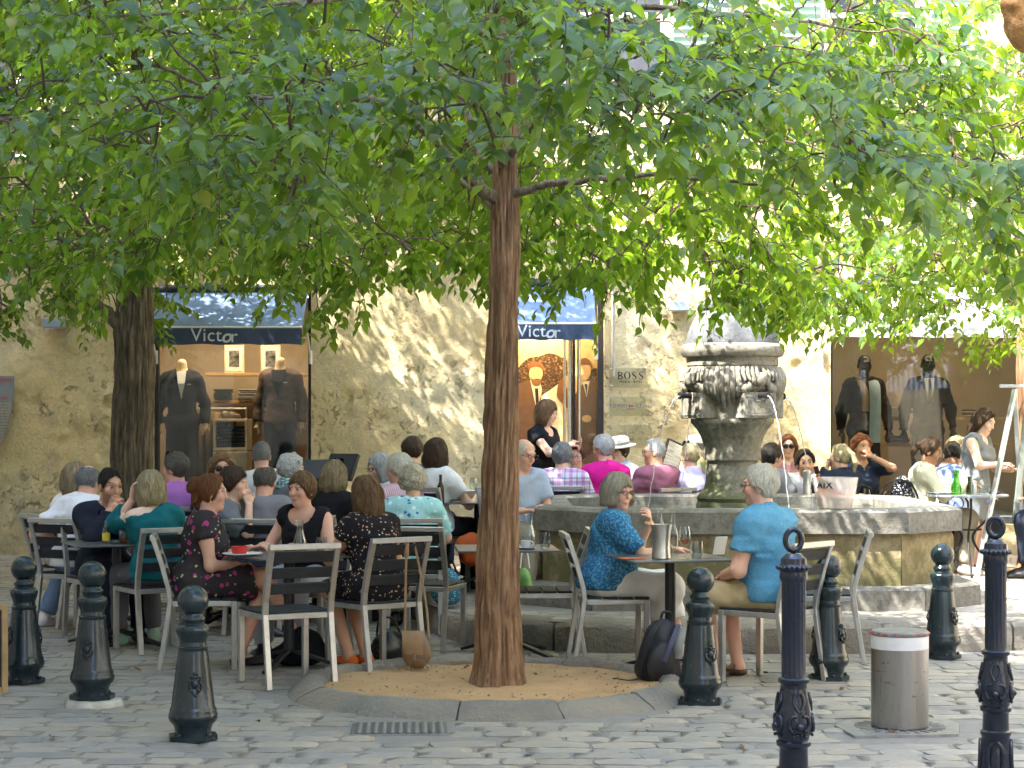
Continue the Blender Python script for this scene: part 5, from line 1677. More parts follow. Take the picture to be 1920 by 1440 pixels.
def person(label, px, py, d, face, sex='m', skin='fair', hair=('short', 'grey'), top=('tee', None), bottom=('trousers', None), arms='table', lean=8, hy=0, hp=5, hr=0, twist=0,
           legs=None, shoe=None, stand=False, fine=False, build=1.0, glasses=None, beard=None, extra=None, side=0, bust=1.0, name='person', headless=False, shift=None, tall=None, group='people at the cafe terrace', cat='person', headcol=None):
    Hc = at(px, py, d)
    g = gz(Hc.x, Hc.y) if shift is None else shift
    f = sex == 'f'
    la = R(lean); seat = .455
    ws = .90 if f else 1.0
    # ---- skeleton (local: facing +y, z from the ground, pelvis over the origin)
    def dirv(a): return np.array([math.sin(R(side)), math.sin(a), math.cos(a) * math.cos(R(side))])
    p0z = .09
    segs = [(.17, la * .6), (.20, la), (.145, la * .9), (.075, la * .6 + .12)]
    up = sum(L * math.cos(a) for L, a in segs) + HOFF[2]
    if not stand:
        sc = min(1.12, max(.84, (Hc.z - g - seat - p0z) / up))
        P0 = np.array([0, 0, seat + p0z])
    else:
        H = Hc.z - g; sc = H / 1.60
        P0 = np.array([0, 0, .93 * sc]); 
        sc = min(1.12, max(.84, (H - P0[2]) / up))
    W = P0 + dirv(segs[0][1]) * segs[0][0] * sc
    Ch = W + dirv(segs[1][1]) * segs[1][0] * sc
    Nk = Ch + dirv(segs[2][1]) * segs[2][0] * sc
    Ht = Nk + dirv(segs[3][1]) * segs[3][0] * sc
    HR = rotm(R(hy + twist), R(hp), R(hr))
    hs = .97 if f else 1.02
    HC = Ht + HR @ (HOFF * hs)
    TR = rotm(R(twist), la, R(side))      # chest frame
    sw = (.155 if f else .18) * ws ** .0 * (build ** .5)
    SL = Ch + TR @ np.array([-sw, -.01, .085 * sc]); SR = Ch + TR @ np.array([sw, -.01, .085 * sc])
    u, fo = (.265, .235) if f else (.29, .255)
    A = {'table': dict(L=(-.15, .37, .762), R=(.15, .37, .762)), 'lap': dict(L=(-.09, .25, .63), R=(.09, .25, .63)), 'down': dict(L=(-.30, .05, P0[2] - .08), R=(.30, .05, P0[2] - .08))}
    av = A[arms] if isinstance(arms, str) else arms
    hl = {}
    for s_, S in (('L', SL), ('R', SR)):
        sp = av.get(s_, A['table'][s_])
        if sp[0] == 'face':     # hand placed relative to the head
            T = HC + HR @ np.array(sp[1:4])
        else: T = np.array(sp[:3], float)
        pole = av.get('p' + s_, (-.55 if s_ == 'L' else .55, -.35, -.8))
        E, T = ik(S, T, u, fo, pole)
        fd = (T - E) / np.linalg.norm(T - E)
        hd = np.array(av['d' + s_], float) if 'd' + s_ in av else fd * .75 + np.array([(.25 if s_ == 'L' else -.25), .25, -.05 if T[2] < P0[2] + .4 else .2])
        pn = np.array(av.get('n' + s_, (0, 0, -1)), float)
        hl[s_] = (S, E, T, hd, pn, av.get('c' + s_, .6))
    hipw = .085 if not f else .09
    if stand:
        lg = legs or dict(L=((-.10, .03, .50 * P0[2] / .93), (-.11, -.03, .085)), R=((.10, .03, .50 * P0[2] / .93), (.11, .0, .085)))
    else:
        lg = legs or dict(L=((-.12, .42, .505), (-.13, .38, .085)), R=((.12, .42, .505), (.13, .40, .085)))
    base = .019 if fine else .024
    fst = .0068 if fine else .0085
    fat = build
    zones = [(HC - np.array([.10, .125, .135]), HC + np.array([.10, .125, .13]), fst)]
    if headless: zones = []
    # hands that show get a fine grid
    for s_ in 'LR':
        if fine or av.get('f' + s_):
            T, hd = hl[s_][2], hl[s_][3] / np.linalg.norm(hl[s_][3])
            c = T + hd * .09
            zones.append((c - .085, c + .085, .0062))
    allp = [HC, P0, Nk, SL, SR] + [hl[s][k] for s in 'LR' for k in (1, 2)] + [np.array(lg[s][k]) for s in 'LR' for k in (0, 1)]
    lo = np.min(allp, 0) - np.array([.24, .24, .16]); hi = np.max(allp, 0) + np.array([.24, .26, .20]); lo[2] = max(lo[2], -.02)
    root_z = g
    def torso(F, inf, k=.07, hips=True, chest=True):
        b = fat
        if hips: F.ell(P0 + np.array([0, -.015, .0]), np.array([.160 * (b ** .6), .122 * b, .112]) + inf, None, k)
        if chest:
            F.ell(W + TR @ np.array([0, .005, -.02]), np.array([(.122 if f else .142) * b, .10 * b, .15 * sc]) + inf, TR.T, k)
            F.ell(Ch + TR @ np.array([0, -.005, -.01]), np.array([(.142 if f else .168) * (b ** .5), .112 * (b ** .5), .165 * sc]) + inf, TR.T, k)
            F.cone(SL + TR @ np.array([.03, 0, .0]), SR - TR @ np.array([.03, 0, .0]), (.056 if f else .064) + inf, (.056 if f else .064) + inf, k)
            F.cone(Nk - TR @ np.array([.075, .0, .035]), Nk + TR @ np.array([.075, -.0, -.035]), .042 + inf, .042 + inf, k)
            if b > 1.08: F.ell(W + TR @ np.array([0, .07 * b, -.03]), np.array([.13, .09, .13]) * (b - .08) + inf, TR.T, .08)
            if f:
                for s_ in (-1, 1): F.ell(Ch + TR @ np.array([s_ * .068, .088, -.045 * sc]), np.array([.060, .058, .062]) * bust + inf, TR.T, .05)
    def arm(F, s_, inf, upto=1.0, loose=0.0, k=.05, fore=0.0):
        S, E, T = hl[s_][:3]
        r0, r1, r2, r3 = ((.047, .039, .037, .025) if f else (.055, .046, .043, .030))
        q = fat ** .5
        if upto > 0:
            e = S + (E - S) * upto
            F.cone(S, e, r0 * q + inf, (r0 + (r1 - r0) * upto) * q + inf + loose, k, cut=True if upto < 1 else None)
        if fore > 0:
            e = E + (T - E) * fore
            F.cone(E, e, r2 * q + inf + loose, (r2 + (r3 - r2) * fore) * q + inf + loose, .03, cut=True)
    def leg(F, s_, inf, th=1.0, sh=0.0, loose=0.0, k=.05):
        h = P0 + np.array([hipw * (-1 if s_ == 'L' else 1), .0, -.01]); K, An = np.array(lg[s_][0]), np.array(lg[s_][1])
        q = fat ** .6
        r0, r1, r2, r3 = (.083 * q, .060 * q, .057 * q, .036)
        e = h + (K - h) * th
        F.cone(h, e, r0 + inf, r0 + (r1 - r0) * th + inf + loose, k, cut=True if th < 1 else None)
        if sh > 0:
            e = K + (An - K) * sh
            F.cone(K, e, r2 + inf + loose, r2 + (r3 - r2) * sh + inf + loose, .04, cut=True if sh < 1 else None)
    # ---- skin
    F = Field(lo, hi, base, zones)
    torso(F, 0.0)
    for s_ in 'LR':
        S, E, T, hd, pn, cu = hl[s_]
        arm(F, s_, 0, 1.0, 0, .05, 1.0)
        finger_prims(F, T, hd, pn, cu, s_ == 'L', 1.0 if not f else .93, av.get('sp', 0.0))
        leg(F, s_, 0, 1.0, 1.0)
        An = np.array(lg[s_][1]); kf = np.array(lg[s_][0]) - An
        td = np.array(lg.get('t' + s_, (-.15 if s_ == 'L' else .15, 1, -.15)), float); td /= np.linalg.norm(td)
        F.cone(An + np.array([0, -.02, -.03]), An + td * .14 + np.array([0, 0, -.045]), .036, .024, .03)
    nr = .049 if f else .059
    F.cone(Nk - np.array([0, .0, .03]), Ht + HR @ np.array([0, -.005, .03]), nr + .006, nr, .035)
    if not headless:
        def hp_(x): return HC + HR @ (np.array(x) * hs)
        def he(c, r, k, sub=False): F.ell(hp_(c), np.array(r) * hs, HR.T, k, sub, .03)
        he((0, -.012, .025), (.074, .093, .092), .02)
        jw = 1.0 if not f else .93
        he((0, .020, -.040), (.058 * jw, .066, .078), .03)
        he((0, .064, -.096), (.022 * jw, .020, .020), .03)
        for s_ in (-1, 1):
            he((s_ * .036, .058, -.026), (.026, .024, .024), .02)
            he((s_ * .031, .098, .012), (.017, .014, .010), .012, True)
            he((s_ * .031, .0775, .010), (.0135, .0125, .011), .003)
            he((s_ * .076, -.010, -.010), (.010, .021, .032), .006)
        he((0, .080, .032), (.046, .014, .010), .015)
        F.cone(hp_((0, .086, .016)), hp_((0, .1005, -.026)), .0075, .0120 if not f else .0100, .012)
        he((0, .081, -.060), (.022, .010, .006), .006); he((0, .079, -.072), (.019, .010, .0065), .006)
    V, Q = F.mesh()
    q = (V - HC) @ HR / hs
    tint = np.ones((len(V), 4), np.float32)
    if headcol:
        near = np.linalg.norm(q, axis=1) < .17
    if not headless:
        x, y, z = q[:, 0], q[:, 1], q[:, 2]
        fr = (y > .045) & (np.linalg.norm(q, axis=1) < .16)
        def paint(mask, c, a=1.0):
            tint[mask, :3] = tint[mask, :3] * (1 - a) + np.array(c) * a
        sk = np.array(SKINS[skin].node_tree.nodes['Mix'].inputs[6].default_value[:3]) if False else None
        lipm = fr & ((x / .025) ** 2 + ((z + .066) / .0125) ** 2 < 1)
        paint(lipm, (.80, .50, .50) if f else (.86, .64, .62))
        chk = fr & (((np.abs(x) - .04) / .024) ** 2 + ((z + .03) / .022) ** 2 < 1); paint(chk, (1.0, .86, .84), .6)
        ew = fr & (((np.abs(x) - .031) / .0155) ** 2 + ((z - .010) / .0075) ** 2 < 1); paint(ew, (1.05, 1.35, 1.55), .8)
        ir = fr & (((np.abs(x) - .031) / .0075) ** 2 + ((z - .010) / .0075) ** 2 < 1); paint(ir, (.09, .10, .12))
        lid = fr & (((np.abs(x) - .031) / .018) ** 2 + ((z - .018) / .0045) ** 2 < 1); paint(lid, (.35, .30, .30), .8)
        hc = {'dark': (.10, .10, .12), 'brown': (.18, .14, .13), 'grey': (.6, .7, .8), 'silver': (.8, .9, 1), 'white': (.9, 1, 1.1)}.get(hair[1] if hair else 'brown', (.30, .22, .18))
        bw = fr & ((np.abs(np.abs(x) - .034) < .021) & (np.abs(z - .034 - .006 * np.cos((np.abs(x) - .036) * 60)) < .0052)); paint(bw, hc, .8)
        if hair and hair[0] in ('crop', 'short', 'thick', 'bald', 'pixie', 'pony', 'bun'):
            sc_m = (np.linalg.norm(q, axis=1) < .16) & (y < .046 + .31 * z + .006 * vnoise(q * 90)) & (z > -.045) & (np.abs(x) < .0745) & ~((hair[0] == 'bald') & (z > .07))
            paint(sc_m, hc, .55)
        if beard: 
            bm = fr | (np.linalg.norm(q, axis=1) < .15)
            if beard == 'stubble': m_ = bm & (y > .01) & (z < -.045) & ~lipm & ~((z > -.058) & (np.abs(x) < .012)); paint(m_, (.52, .52, .56), .75)
            if beard == 'moustache': m_ = fr & (np.abs(z + .050) < .008) & (np.abs(x) < .032); paint(m_, (.85, 1.0, 1.15), .9)
    body = link('body' if name != 'person' else 'body', np_mesh('body', V, Q, SKINS[skin] if not headcol else headcol, True, {'tint': ('FLOAT_COLOR', tint)}))
    root = thing(name, label, cat, (0, 0, 0), 0, group)
    fr_ = R(face - 90)
    cR, sR = math.cos(fr_), math.sin(fr_)
    root.rotation_euler = (0, 0, fr_)
    root.location = (Hc.x - (HC[0] * cR - HC[1] * sR), Hc.y - (HC[0] * sR + HC[1] * cR), root_z)
    body.parent = root
    # ---- clothes
    def neckline(F, kind):
        if kind in ('round', 'crew'): F.ell(Nk + TR @ np.array([0, .022, .055]), (.078, .082, .075), TR.T, .01, True)
        elif kind == 'v':
            F.ell(Nk + TR @ np.array([0, .02, .055]), (.074, .08, .075), TR.T, .01, True); F.cone(Nk + TR @ np.array([0, .12, .04]), Nk + TR @ np.array([0, .125, -.13 * sc]), .062, .012, .01, None, True)
        elif kind == 'scoop': F.ell(Nk + TR @ np.array([0, .06, .025]), (.10, .12, .10), TR.T, .01, True)
        elif kind == 'collar': F.ell(Nk + TR @ np.array([0, .022, .085]), (.060, .064, .066), TR.T, .008, True); F.cone(Nk + TR @ np.array([0, .11, .04]), Nk + TR @ np.array([0, .12, -.06]), .026, .008, .008, None, True)
        elif kind == 'off': F.ell(Nk + TR @ np.array([-.09, .03, .03]), (.17, .15, .10), TR.T, .01, True)
        elif kind == 'tank':
            F.ell(Nk + TR @ np.array([0, .05, .045]), (.085, .12, .105), TR.T, .01, True)
    kind, mat = top[0], top[1]
    if mat is not None:
        opt = dict(tee=('round', .58, 0, .016), polo=('collar', .58, 0, .016), shirt=('collar', 1, .93, .010), sweater=('v', 1, .90, .008), tank=('tank', 0, 0, 0), vneck=('v', .58, 0, .014), sleeveless=('scoop', .10, 0, .006), cap=('scoop', .30, 0, .012), off=('off', 1, .55, .014), jacket=('v', 1, .93, .014), rolled=('collar', .95, .0, .014), crew=('crew', 1, .93, .008), half=('v', .82, 0, .016))[kind]
        ext_ = kind in ('jacket',)
        hem = P0[2] - (.05 if not stand else .11) - (.12 if ext_ and stand else 0)
        F = Field(lo, hi, base * .95)
        torso(F, .019 if not ext_ else .016, .075)
        F.ell(P0 + np.array([0, -.015, .0]), np.array([.160 * (fat ** .6), .122 * fat, .125]) + .030, None, .05)
        for s_ in 'LR':
            if kind == 'off' and s_ == 'L':
                S, E, T = hl[s_][:3]; e0 = S + (E - S) * .38
                F.cone(e0, E, .062, .056, .03); arm(F, s_, .012, 0, .014, .03, .55)
            elif opt[1] > 0: arm(F, s_, .012 if not ext_ else .010, opt[1], opt[3] if not ext_ else .006, .05, opt[2])
        F.folds(.026, (6, 6, 14), int(px) % 50); F.ripple(.004, (22, 22, 26), 8)
        F.clip((0, 0, hem), (0, 0, -1))
        neckline(F, opt[0])
        if kind in ('polo', 'shirt', 'rolled', 'jacket'):
            p_ = lambda a: Nk + TR @ np.array([.066 * math.sin(a), .012 + .070 * math.cos(a), .030 - .024 * math.cos(a)])
            for q_ in range(12):
                a0, a1 = .35 + (2 * PI - .7) * q_ / 12, .35 + (2 * PI - .7) * (q_ + 1) / 12
                F.cone(p_(a0), p_(a1), .015, .015, .008)
        if kind == 'tank':
            for s_, S in (('L', SL), ('R', SR)):
                F.ell(S + TR @ np.array([(-.035 if s_ == 'L' else .035), 0, -.01]), (.062, .10, .10), TR.T, .01, True)
        if kind in ('sleeveless',):
            for s_, S in (('L', SL), ('R', SR)):
                F.ell(S + TR @ np.array([(-.055 if s_ == 'L' else .055), 0, -.015]), (.05, .10, .10), TR.T, .01, True)
        V, Q = F.mesh()
        tn = {'tee': 'shirt', 'polo': 'polo_shirt', 'shirt': 'shirt', 'sweater': 'sweater', 'tank': 'tank_top', 'vneck': 'blouse', 'sleeveless': 'top', 'cap': 'dress_top', 'off': 'sweater', 'jacket': 'jacket', 'rolled': 'shirt', 'crew': 'sweater', 'half': 'blouse'}[kind]
        link(tn, np_mesh(tn, V, Q, mat, True), root)
    bk, bm = bottom
    if bm is not None:
        F = Field(lo, hi, base * .98)
        F.ell(P0 + np.array([0, -.015, .0]), np.array([.160 * (fat ** .6), .122 * fat, .112]) + .013, None, .06)
        th, sh, loose = dict(trousers=(1, .93, .012), jeans=(1, .95, .008), shorts=(.94, 0, .022), capri=(1, .52, .020), skirt=(.86, 0, .02), leggings=(1, .93, .002), dress=(.80, 0, .015))[bk]
        for s_ in 'LR': leg(F, s_, .014, th, sh, loose, .06 if bk not in ('skirt', 'dress') else .14)
        F.folds(.014, (9, 9, 11), int(px) % 40); F.ripple(.003, (25, 25, 25), 6)
        F.clip((0, 0, P0[2] + .085), (0, -.1, 1))
        V, Q = F.mesh()
        link({'leggings': 'trousers', 'dress': 'skirt'}.get(bk, bk), np_mesh(bk, V, Q, bm, True), root)
    if shoe is None and not stand and not headless and bm is not None: shoe = ('shoe', simple('black leather', (.018, .017, .016), .35))
    if shoe is not None:
        for s_ in 'LR':
            An = np.array(lg[s_][1]); td = np.array(lg.get('t' + s_, (-.15 if s_ == 'L' else .15, 1, -.15)), float); td /= np.linalg.norm(td)
            hz = np.array([0, 0, 1.0])
            F = Field(An - np.array([.22, .22, .14]), An + np.array([.22, .22, .10]), .013)
            heel = An - td * .035 + np.array([0, 0, -.045]); toe = An + td * .165 + np.array([0, 0, -.052])
            F.cone(heel, heel * .4 + toe * .6, .042, .047, .02); F.cone(heel * .5 + toe * .5, toe, .047, .032, .02)
            if shoe[0] in ('shoe', 'boot', 'trainer'): F.cone(An + np.array([0, -.005, -.03]), An + np.array([0, 0, .0 if shoe[0] != 'boot' else .08]), .046, .046, .02)
            if shoe[0] == 'sandal': F.clip(An + np.array([0, 0, -.040]), (0, 0, 1))
            F.clip(An + np.array([0, 0, -.0845]), (0, 0, -1))
            V, Q = F.mesh()
            if len(V): link('shoe', np_mesh('shoe', V, Q, shoe[1], True), root)
            if shoe[0] == 'sandal':
                m = MB(); sd_ = np.cross(td, hz); sd_ /= np.linalg.norm(sd_)
                for off, up_, wd in ((.09, -.030, .044), (-.01, -.008, .040)):
                    pts = [An + td * off + sd_ * wd * math.cos(a) + hz * (up_ - .03 + .045 * math.sin(a)) for a in [PI * k / 8 for k in range(9)]]
                    m.tube(pts, .007, 6)
                m.build('strap', shoe[1] if len(shoe) < 3 else shoe[2], root, 60)
    # ---- hair in head space
    if hair and not headless:
        st = hair[0]; hm = HAIR[hair[1]]
        ln = hair[2] if len(hair) > 2 else 1.0
        big = st in ('long', 'pony', 'bun', 'halfup')
        F = Field((-.16, -.24, -.42 if big else -.20), (.16, .16, .20), fst * .95 if fine else .0088)
        th = {'short': .010, 'crop': .008, 'bald': .007, 'thick': .020, 'bob': .020, 'long': .015, 'pony': .010, 'bun': .014, 'curly': .030, 'curlyshort': .026, 'pixie': .018}[st]
        F.ell((0, -.014, .028), (.075 + th, .094 + th, .092 + th) if st not in ('crop', 'short') else (.075 + th * .45, .094 + th * .8, .092 + th * 1.3), None, .0)
        if st == 'bob':
            F.ell((0, -.022, -.01), (.100, .108, .105), None, .03); F.ell((-.062, .012, -.07), (.036, .062, .075), None, .04); F.ell((.062, .012, -.07), (.036, .062, .075), None, .04); F.ell((0, -.065, -.075), (.085, .05, .07), None, .05)
        if st == 'long':
            F.ell((0, -.03, -.03), (.098, .10, .12), None, .03); F.ell((0, -.075, -.15), (.088, .052, .19 * ln), None, .06)
            for s_ in (-1, 1): F.ell((s_ * .072, .005, -.12), (.032, .045, .14 * ln), None, .05)
        if st in ('curly', 'curlyshort'): F.ell((0, -.02, .01), (.108, .115, .115), None, .02)
        if st == 'curly': 
            for s_ in (-1, 1): F.ell((s_ * .082, -.01, -.08), (.045, .06, .10), None, .04)
            F.ell((0, -.08, -.09), (.09, .055, .10), None, .04)
        fz = {'bob': (0, .085, .062), 'pixie': (0, .085, .055), 'long': (0, .07, .080), 'curly': (0, .075, .075), 'curlyshort': (0, .07, .075), 'thick': (0, .066, .090), 'bun': (0, .068, .078), 'pony': (0, .062, .082), 'short': (0, .060, .090), 'crop': (0, .052, .094), 'bald': (0, .045, .08)}[st]
        F.ripple(.007 if st not in ('curly', 'curlyshort') else .016, (22, 22, 9) if st not in ('curly', 'curlyshort') else (26, 26, 26), 4); 
        F.ripple(.004 if st not in ('curly', 'curlyshort') else .006, (60, 60, 18) if st not in ('curly', 'curlyshort') else (60, 60, 60), 9)
        # face opening
        F.ell((0, .088, -.045), (.064, .090, .100), None, .012, True) if st in ('bob', 'long', 'curly') else F.ell((0, .100, -.018 if st not in ('pixie', 'curlyshort') else -.045), (.070, .085, .106), None, .008, True)
        if st not in ('bob', 'long', 'curly'):
            if st in ('pixie', 'curlyshort'): F.clip(fz, (0, .80, -.60))
            else: F.clip((0, .034, .0), (0, .95, -.31))
            F.clip((0, 0, {'short': -.062, 'crop': -.055, 'bald': -.055, 'thick': -.085, 'pixie': -.095, 'curlyshort': -.085, 'pony': -.075, 'bun': -.085}[st]), (0, -.25, -1))
            if st in ('short', 'crop', 'bald', 'thick'):
                for s_ in (-1, 1): F.ell((s_ * .085, .012, -.045), (.03, .045, .048), None, .01, True)
        else:
            F.clip(fz, (0, .92, -.40)) if st != 'bob' else F.clip((0, .09, .05), (0, .95, -.30))
            F.clip((0, 0, {'bob': -.135 * ln, 'long': -.36 * ln, 'curly': -.17}[st]), (0, 0, -1))
        F.ripple(.0045, (48, 48, 22), 12, .02)
        if st == 'bald': F.ell((0, .01, .125), (.062, .10, .062), None, .01, True)
        if st == 'pony':
            F.cone((0, -.10, .04), (0, -.135, .02), .026, .020, .02); F.cone((0, -.135, .02), (0, -.15, -.06), .024, .028, .02); F.cone((0, -.15, -.06), (.01, -.135, -.18 * ln), .028, .010, .02)
        if st == 'bun':
            F.ell((0, -.115, .055), (.05, .045, .05), None, .02); F.ell((.02, -.14, .03), (.03, .03, .035), None, .02); F.ell((-.01, -.105, -.04), (.045, .03, .055), None, .03)
            ix = F.near(.03)
        V, Q = F.mesh()
        az = np.arctan2(V[:, 0], -(V[:, 1] + .012)) ; rr = np.linalg.norm(V - np.array([0, -.012, .06]), axis=1)
        el = np.arctan2(V[:, 2] - .0, np.hypot(V[:, 0], V[:, 1] + .012))
        if st in ('curly', 'curlyshort'): suv = V * 70.0
        else: suv = np.stack([V[:, 0] * 120, az * 13, V[:, 2] * 9 + el], 1) if st not in ('long', 'bob') else np.stack([az * 16, rr * 9, V[:, 2] * 5], 1)
        if st not in ('curly', 'curlyshort'):
            N = np.zeros_like(V); tri = V[Q]
            fn = np.cross(tri[:, 2] - tri[:, 0], tri[:, 3] - tri[:, 1])
            for k in range(4): np.add.at(N, Q[:, k], fn)
            N /= np.linalg.norm(N, axis=1)[:, None] + 1e-9
            gg = np.random.default_rng(int(px * 7 + py)); ns = 950 if fine else 330
            ns = int(ns * (1.6 if st in ('long', 'bob') else 1.0))
            out = np.where((N[:, 1] < .55) | (V[:, 2] > .07))[0] if st not in ('pixie', 'bob', 'long') else np.arange(len(V))
            sd = out[gg.integers(0, len(out), ns)]
            P = V[sd] + N[sd] * .0005; seg = [P]; nn = [N[sd]]
            lnst = {'long': .085, 'bob': .075, 'pony': .055, 'bun': .055, 'pixie': .045, 'thick': .032, 'short': .028, 'crop': .016, 'bald': .018}[st]
            steps = 5; lift = (.002 + .010 * gg.random(ns) ** 3)
            crown = np.array([0, -.03, .115])
            for k in range(steps):
                r_ = P - crown; r_[:, 2] *= .5
                dv = r_ / (np.linalg.norm(r_, axis=1)[:, None] + 1e-6) * .8 + np.array([0, -.15, -.75])
                dv += gg.normal(0, .22, dv.shape)
                nr_ = nn[-1]; dv -= nr_ * (dv * nr_).sum(1)[:, None]
                dv /= np.linalg.norm(dv, axis=1)[:, None] + 1e-6
                P2 = P + dv * (lnst / steps)
                d2 = ((P2[:, None, :] - V[None, ::2, :]) ** 2).sum(2).argmin(1) * 2
                d2 = np.minimum(d2, len(V) - 1)
                hgt = ((P2 - V[d2]) * N[d2]).sum(1)
                P2 = P2 - N[d2] * (hgt - (.0015 + lift * (k / steps)))[:, None] if k < 3 else P2 - N[d2] * np.minimum(hgt - .002, 0)[:, None]
                P = P2; seg.append(P); nn.append(N[d2])
            wd = .0026 if fine else .0042
            SV, SQ, SU = [], [], []; b0_ = len(V)
            jit = gg.random((ns, 3)) * 40
            for k in range(steps + 1):
                tdir = seg[min(k + 1, steps)] - seg[max(k - 1, 0)]
                sdv = np.cross(tdir, nn[k]); sdv /= np.linalg.norm(sdv, axis=1)[:, None] + 1e-6
                w_ = wd * (1 - .85 * (k / steps) ** 1.5) * (.35 if k == 0 else 1)
                SV += [seg[k] - sdv * w_, seg[k] + sdv * w_]; SU += [jit, jit + .3]
            SV = np.stack(SV, 1).reshape(-1, 3); SU = np.stack(SU, 1).reshape(-1, 3)
            m_ = 2 * (steps + 1); ar = np.arange(ns) * m_
            for k in range(steps): SQ.append(np.stack([ar + 2 * k, ar + 2 * k + 1, ar + 2 * k + 3, ar + 2 * k + 2], 1))
            V = np.concatenate([V, SV]); Q = np.concatenate([Q, np.concatenate(SQ) + b0_]); suv = np.concatenate([suv, SU])
        Vp = HC + (V * hs) @ HR.T
        link('hair', np_mesh('hair', Vp, Q, hm, True, {'strand': ('FLOAT_VECTOR', suv)}), root)
    HM = Matrix([[*(HR[0] * hs), HC[0]], [*(HR[1] * hs), HC[1]], [*(HR[2] * hs), HC[2]], [0, 0, 0, 1]])
    if glasses:
        up_ = glasses == 'up'; dark = glasses in ('sun', 'up')
        m = MB(); m.T = HM @ (Matrix.Translation((0, -.045, .075)) @ Matrix.Rotation(R(32), 4, 'X') if up_ else Matrix.Identity(4))
        for s_ in (-1, 1):
            rx, rz = (.027, .023) if dark else (.024, .016)
            pts = [(s_ * .032 + rx * math.cos(2 * PI * k / 14), .104 - .010 * abs(math.cos(2 * PI * k / 14)) * 0, .006 + rz * math.sin(2 * PI * k / 14)) for k in range(14)]
            m.tube(pts, .0018 if not dark else .0026, 5, closed=True)
            m.tube([(s_ * .056, .102, .010), (s_ * .078, .085, .012), (s_ * .082, .0, .008)], .002, 5)
        m.tube([(-.010, .106, .010), (0, .109, .012), (.010, .106, .010)], .002, 5)
        gl_ = m.build('glasses', simple('glasses frame', (.03, .025, .025), .3, .3), root)
        if dark:
            m = MB(); m.T = HM @ (Matrix.Translation((0, -.045, .075)) @ Matrix.Rotation(R(32), 4, 'X') if up_ else Matrix.Identity(4))
            for s_ in (-1, 1): m.ball((s_ * .032, .102, .006), 1, 12, 6, (.026, .004, .022))
            m.build('lens', simple('dark lens', (.012, .009, .008), .12), gl_)
    ctx = dict(HM=HM, root=root, Nk=Nk, TR=TR, HC=HC, HR=HR, hl=hl, Ch=Ch, P0=P0, SL=SL, SR=SR)
    if extra: extra(ctx)
    return root
# ---- clothes
W_POLO = cloth('white polo', (.78, .79, .82)); W_TEE = cloth('white tee', (.80, .80, .81)); W_TANK = cloth('white tank', (.76, .74, .72))
NAVY = cloth('navy knit', (.018, .022, .036)); TEAL = cloth('teal knit', (.012, .14, .17)); PURPLE = cloth('orchid polo', (.42, .16, .47)); GREY = cloth('grey tee', (.22, .22, .24))
BLACK = cloth('black cotton', (.014, .014, .017)); BLUEPOLO = cloth('sky blue polo', (.085, .27, .43), pat='speckle', cols=((.13, .33, .49, 1), 160)); 
BLUEFLORAL = cloth('blue floral blouse', (.030, .16, .33), pat='speckle', cols=((.11, .32, .46, 1), 58, (.05, .05, .17, 1)))
DARKFLORAL = cloth('dark floral dress', (.020, .018, .022), pat='flower', cols=((30, .20, (.66, .36, .24, 1)), (34, .16, (.75, .62, .45, 1))))
BROWNFLORAL = cloth('charcoal floral dress', (.045, .038, .042), pat='flower', cols=((14, .24, (.42, .05, .20, 1)), (17, .17, (.50, .44, .20, 1)), (22, .15, (.45, .42, .46, 1))))
TURQ = cloth('turquoise floral blouse', (.36, .66, .70), pat='flower', cols=((16, .28, (.62, .80, .80, 1)), (15, .22, (.06, .12, .42, 1)), (22, .2, (.25, .52, .62, 1))))
PINKSTRIPE = cloth('pink striped shirt', (.55, .32, .40), pat='stripe', cols=((.68, .50, .56, 1), 60)); 
PLAID = cloth('violet plaid shirt', (.72, .68, .74), pat='plaid', cols=((.36, .06, .34, 1), (.09, .06, .22, 1), (.30, .30, .55, 1)))
MAGENTA = cloth('magenta polo', (.62, .015, .24)); MAUVE = cloth('mauve tee', (.30, .115, .17)); LILAC = cloth('lilac shirt', (.48, .44, .66)); LTBLUE = cloth('pale blue shirt', (.40, .48, .64))
NAVYJ = cloth('navy jacket', (.022, .03, .055)); CREAM = cloth('cream sweater', (.66, .63, .46)); BLUESH = cloth('cornflower shirt', (.22, .29, .58)); GREYDR = cloth('grey dress', (.24, .26, .29)); LIME = cloth('lime tee', (.38, .62, .22)); SCARFW = cloth('white blouse', (.74, .74, .76)); DOTTED = cloth('dotted top', (.05, .05, .06), pat='flower', cols=((60, .3, (.7, .7, .7, 1)),)); GREYBL = cloth('grey blouse', (.16, .17, .20)); PINKT = cloth('rose tee', (.50, .25, .27))
JEANS = cloth('blue jeans', (.14, .20, .32)); DJEANS = cloth('dark jeans', (.022, .028, .045)); GREYTR = cloth('grey trousers', (.13, .13, .145)); WHITETR = cloth('off white trousers', (.80, .79, .77)); KHAKI = cloth('khaki shorts', (.50, .39, .22)); LILACTR = cloth('pale lilac trousers', (.42, .42, .50)); SKIRTP = cloth('patterned skirt', (.62, .52, .44), pat='flower', cols=((20, .3, (.10, .05, .05, 1)), (26, .25, (.45, .10, .08, 1)))); BEIGE = cloth('beige trousers', (.38, .33, .25))
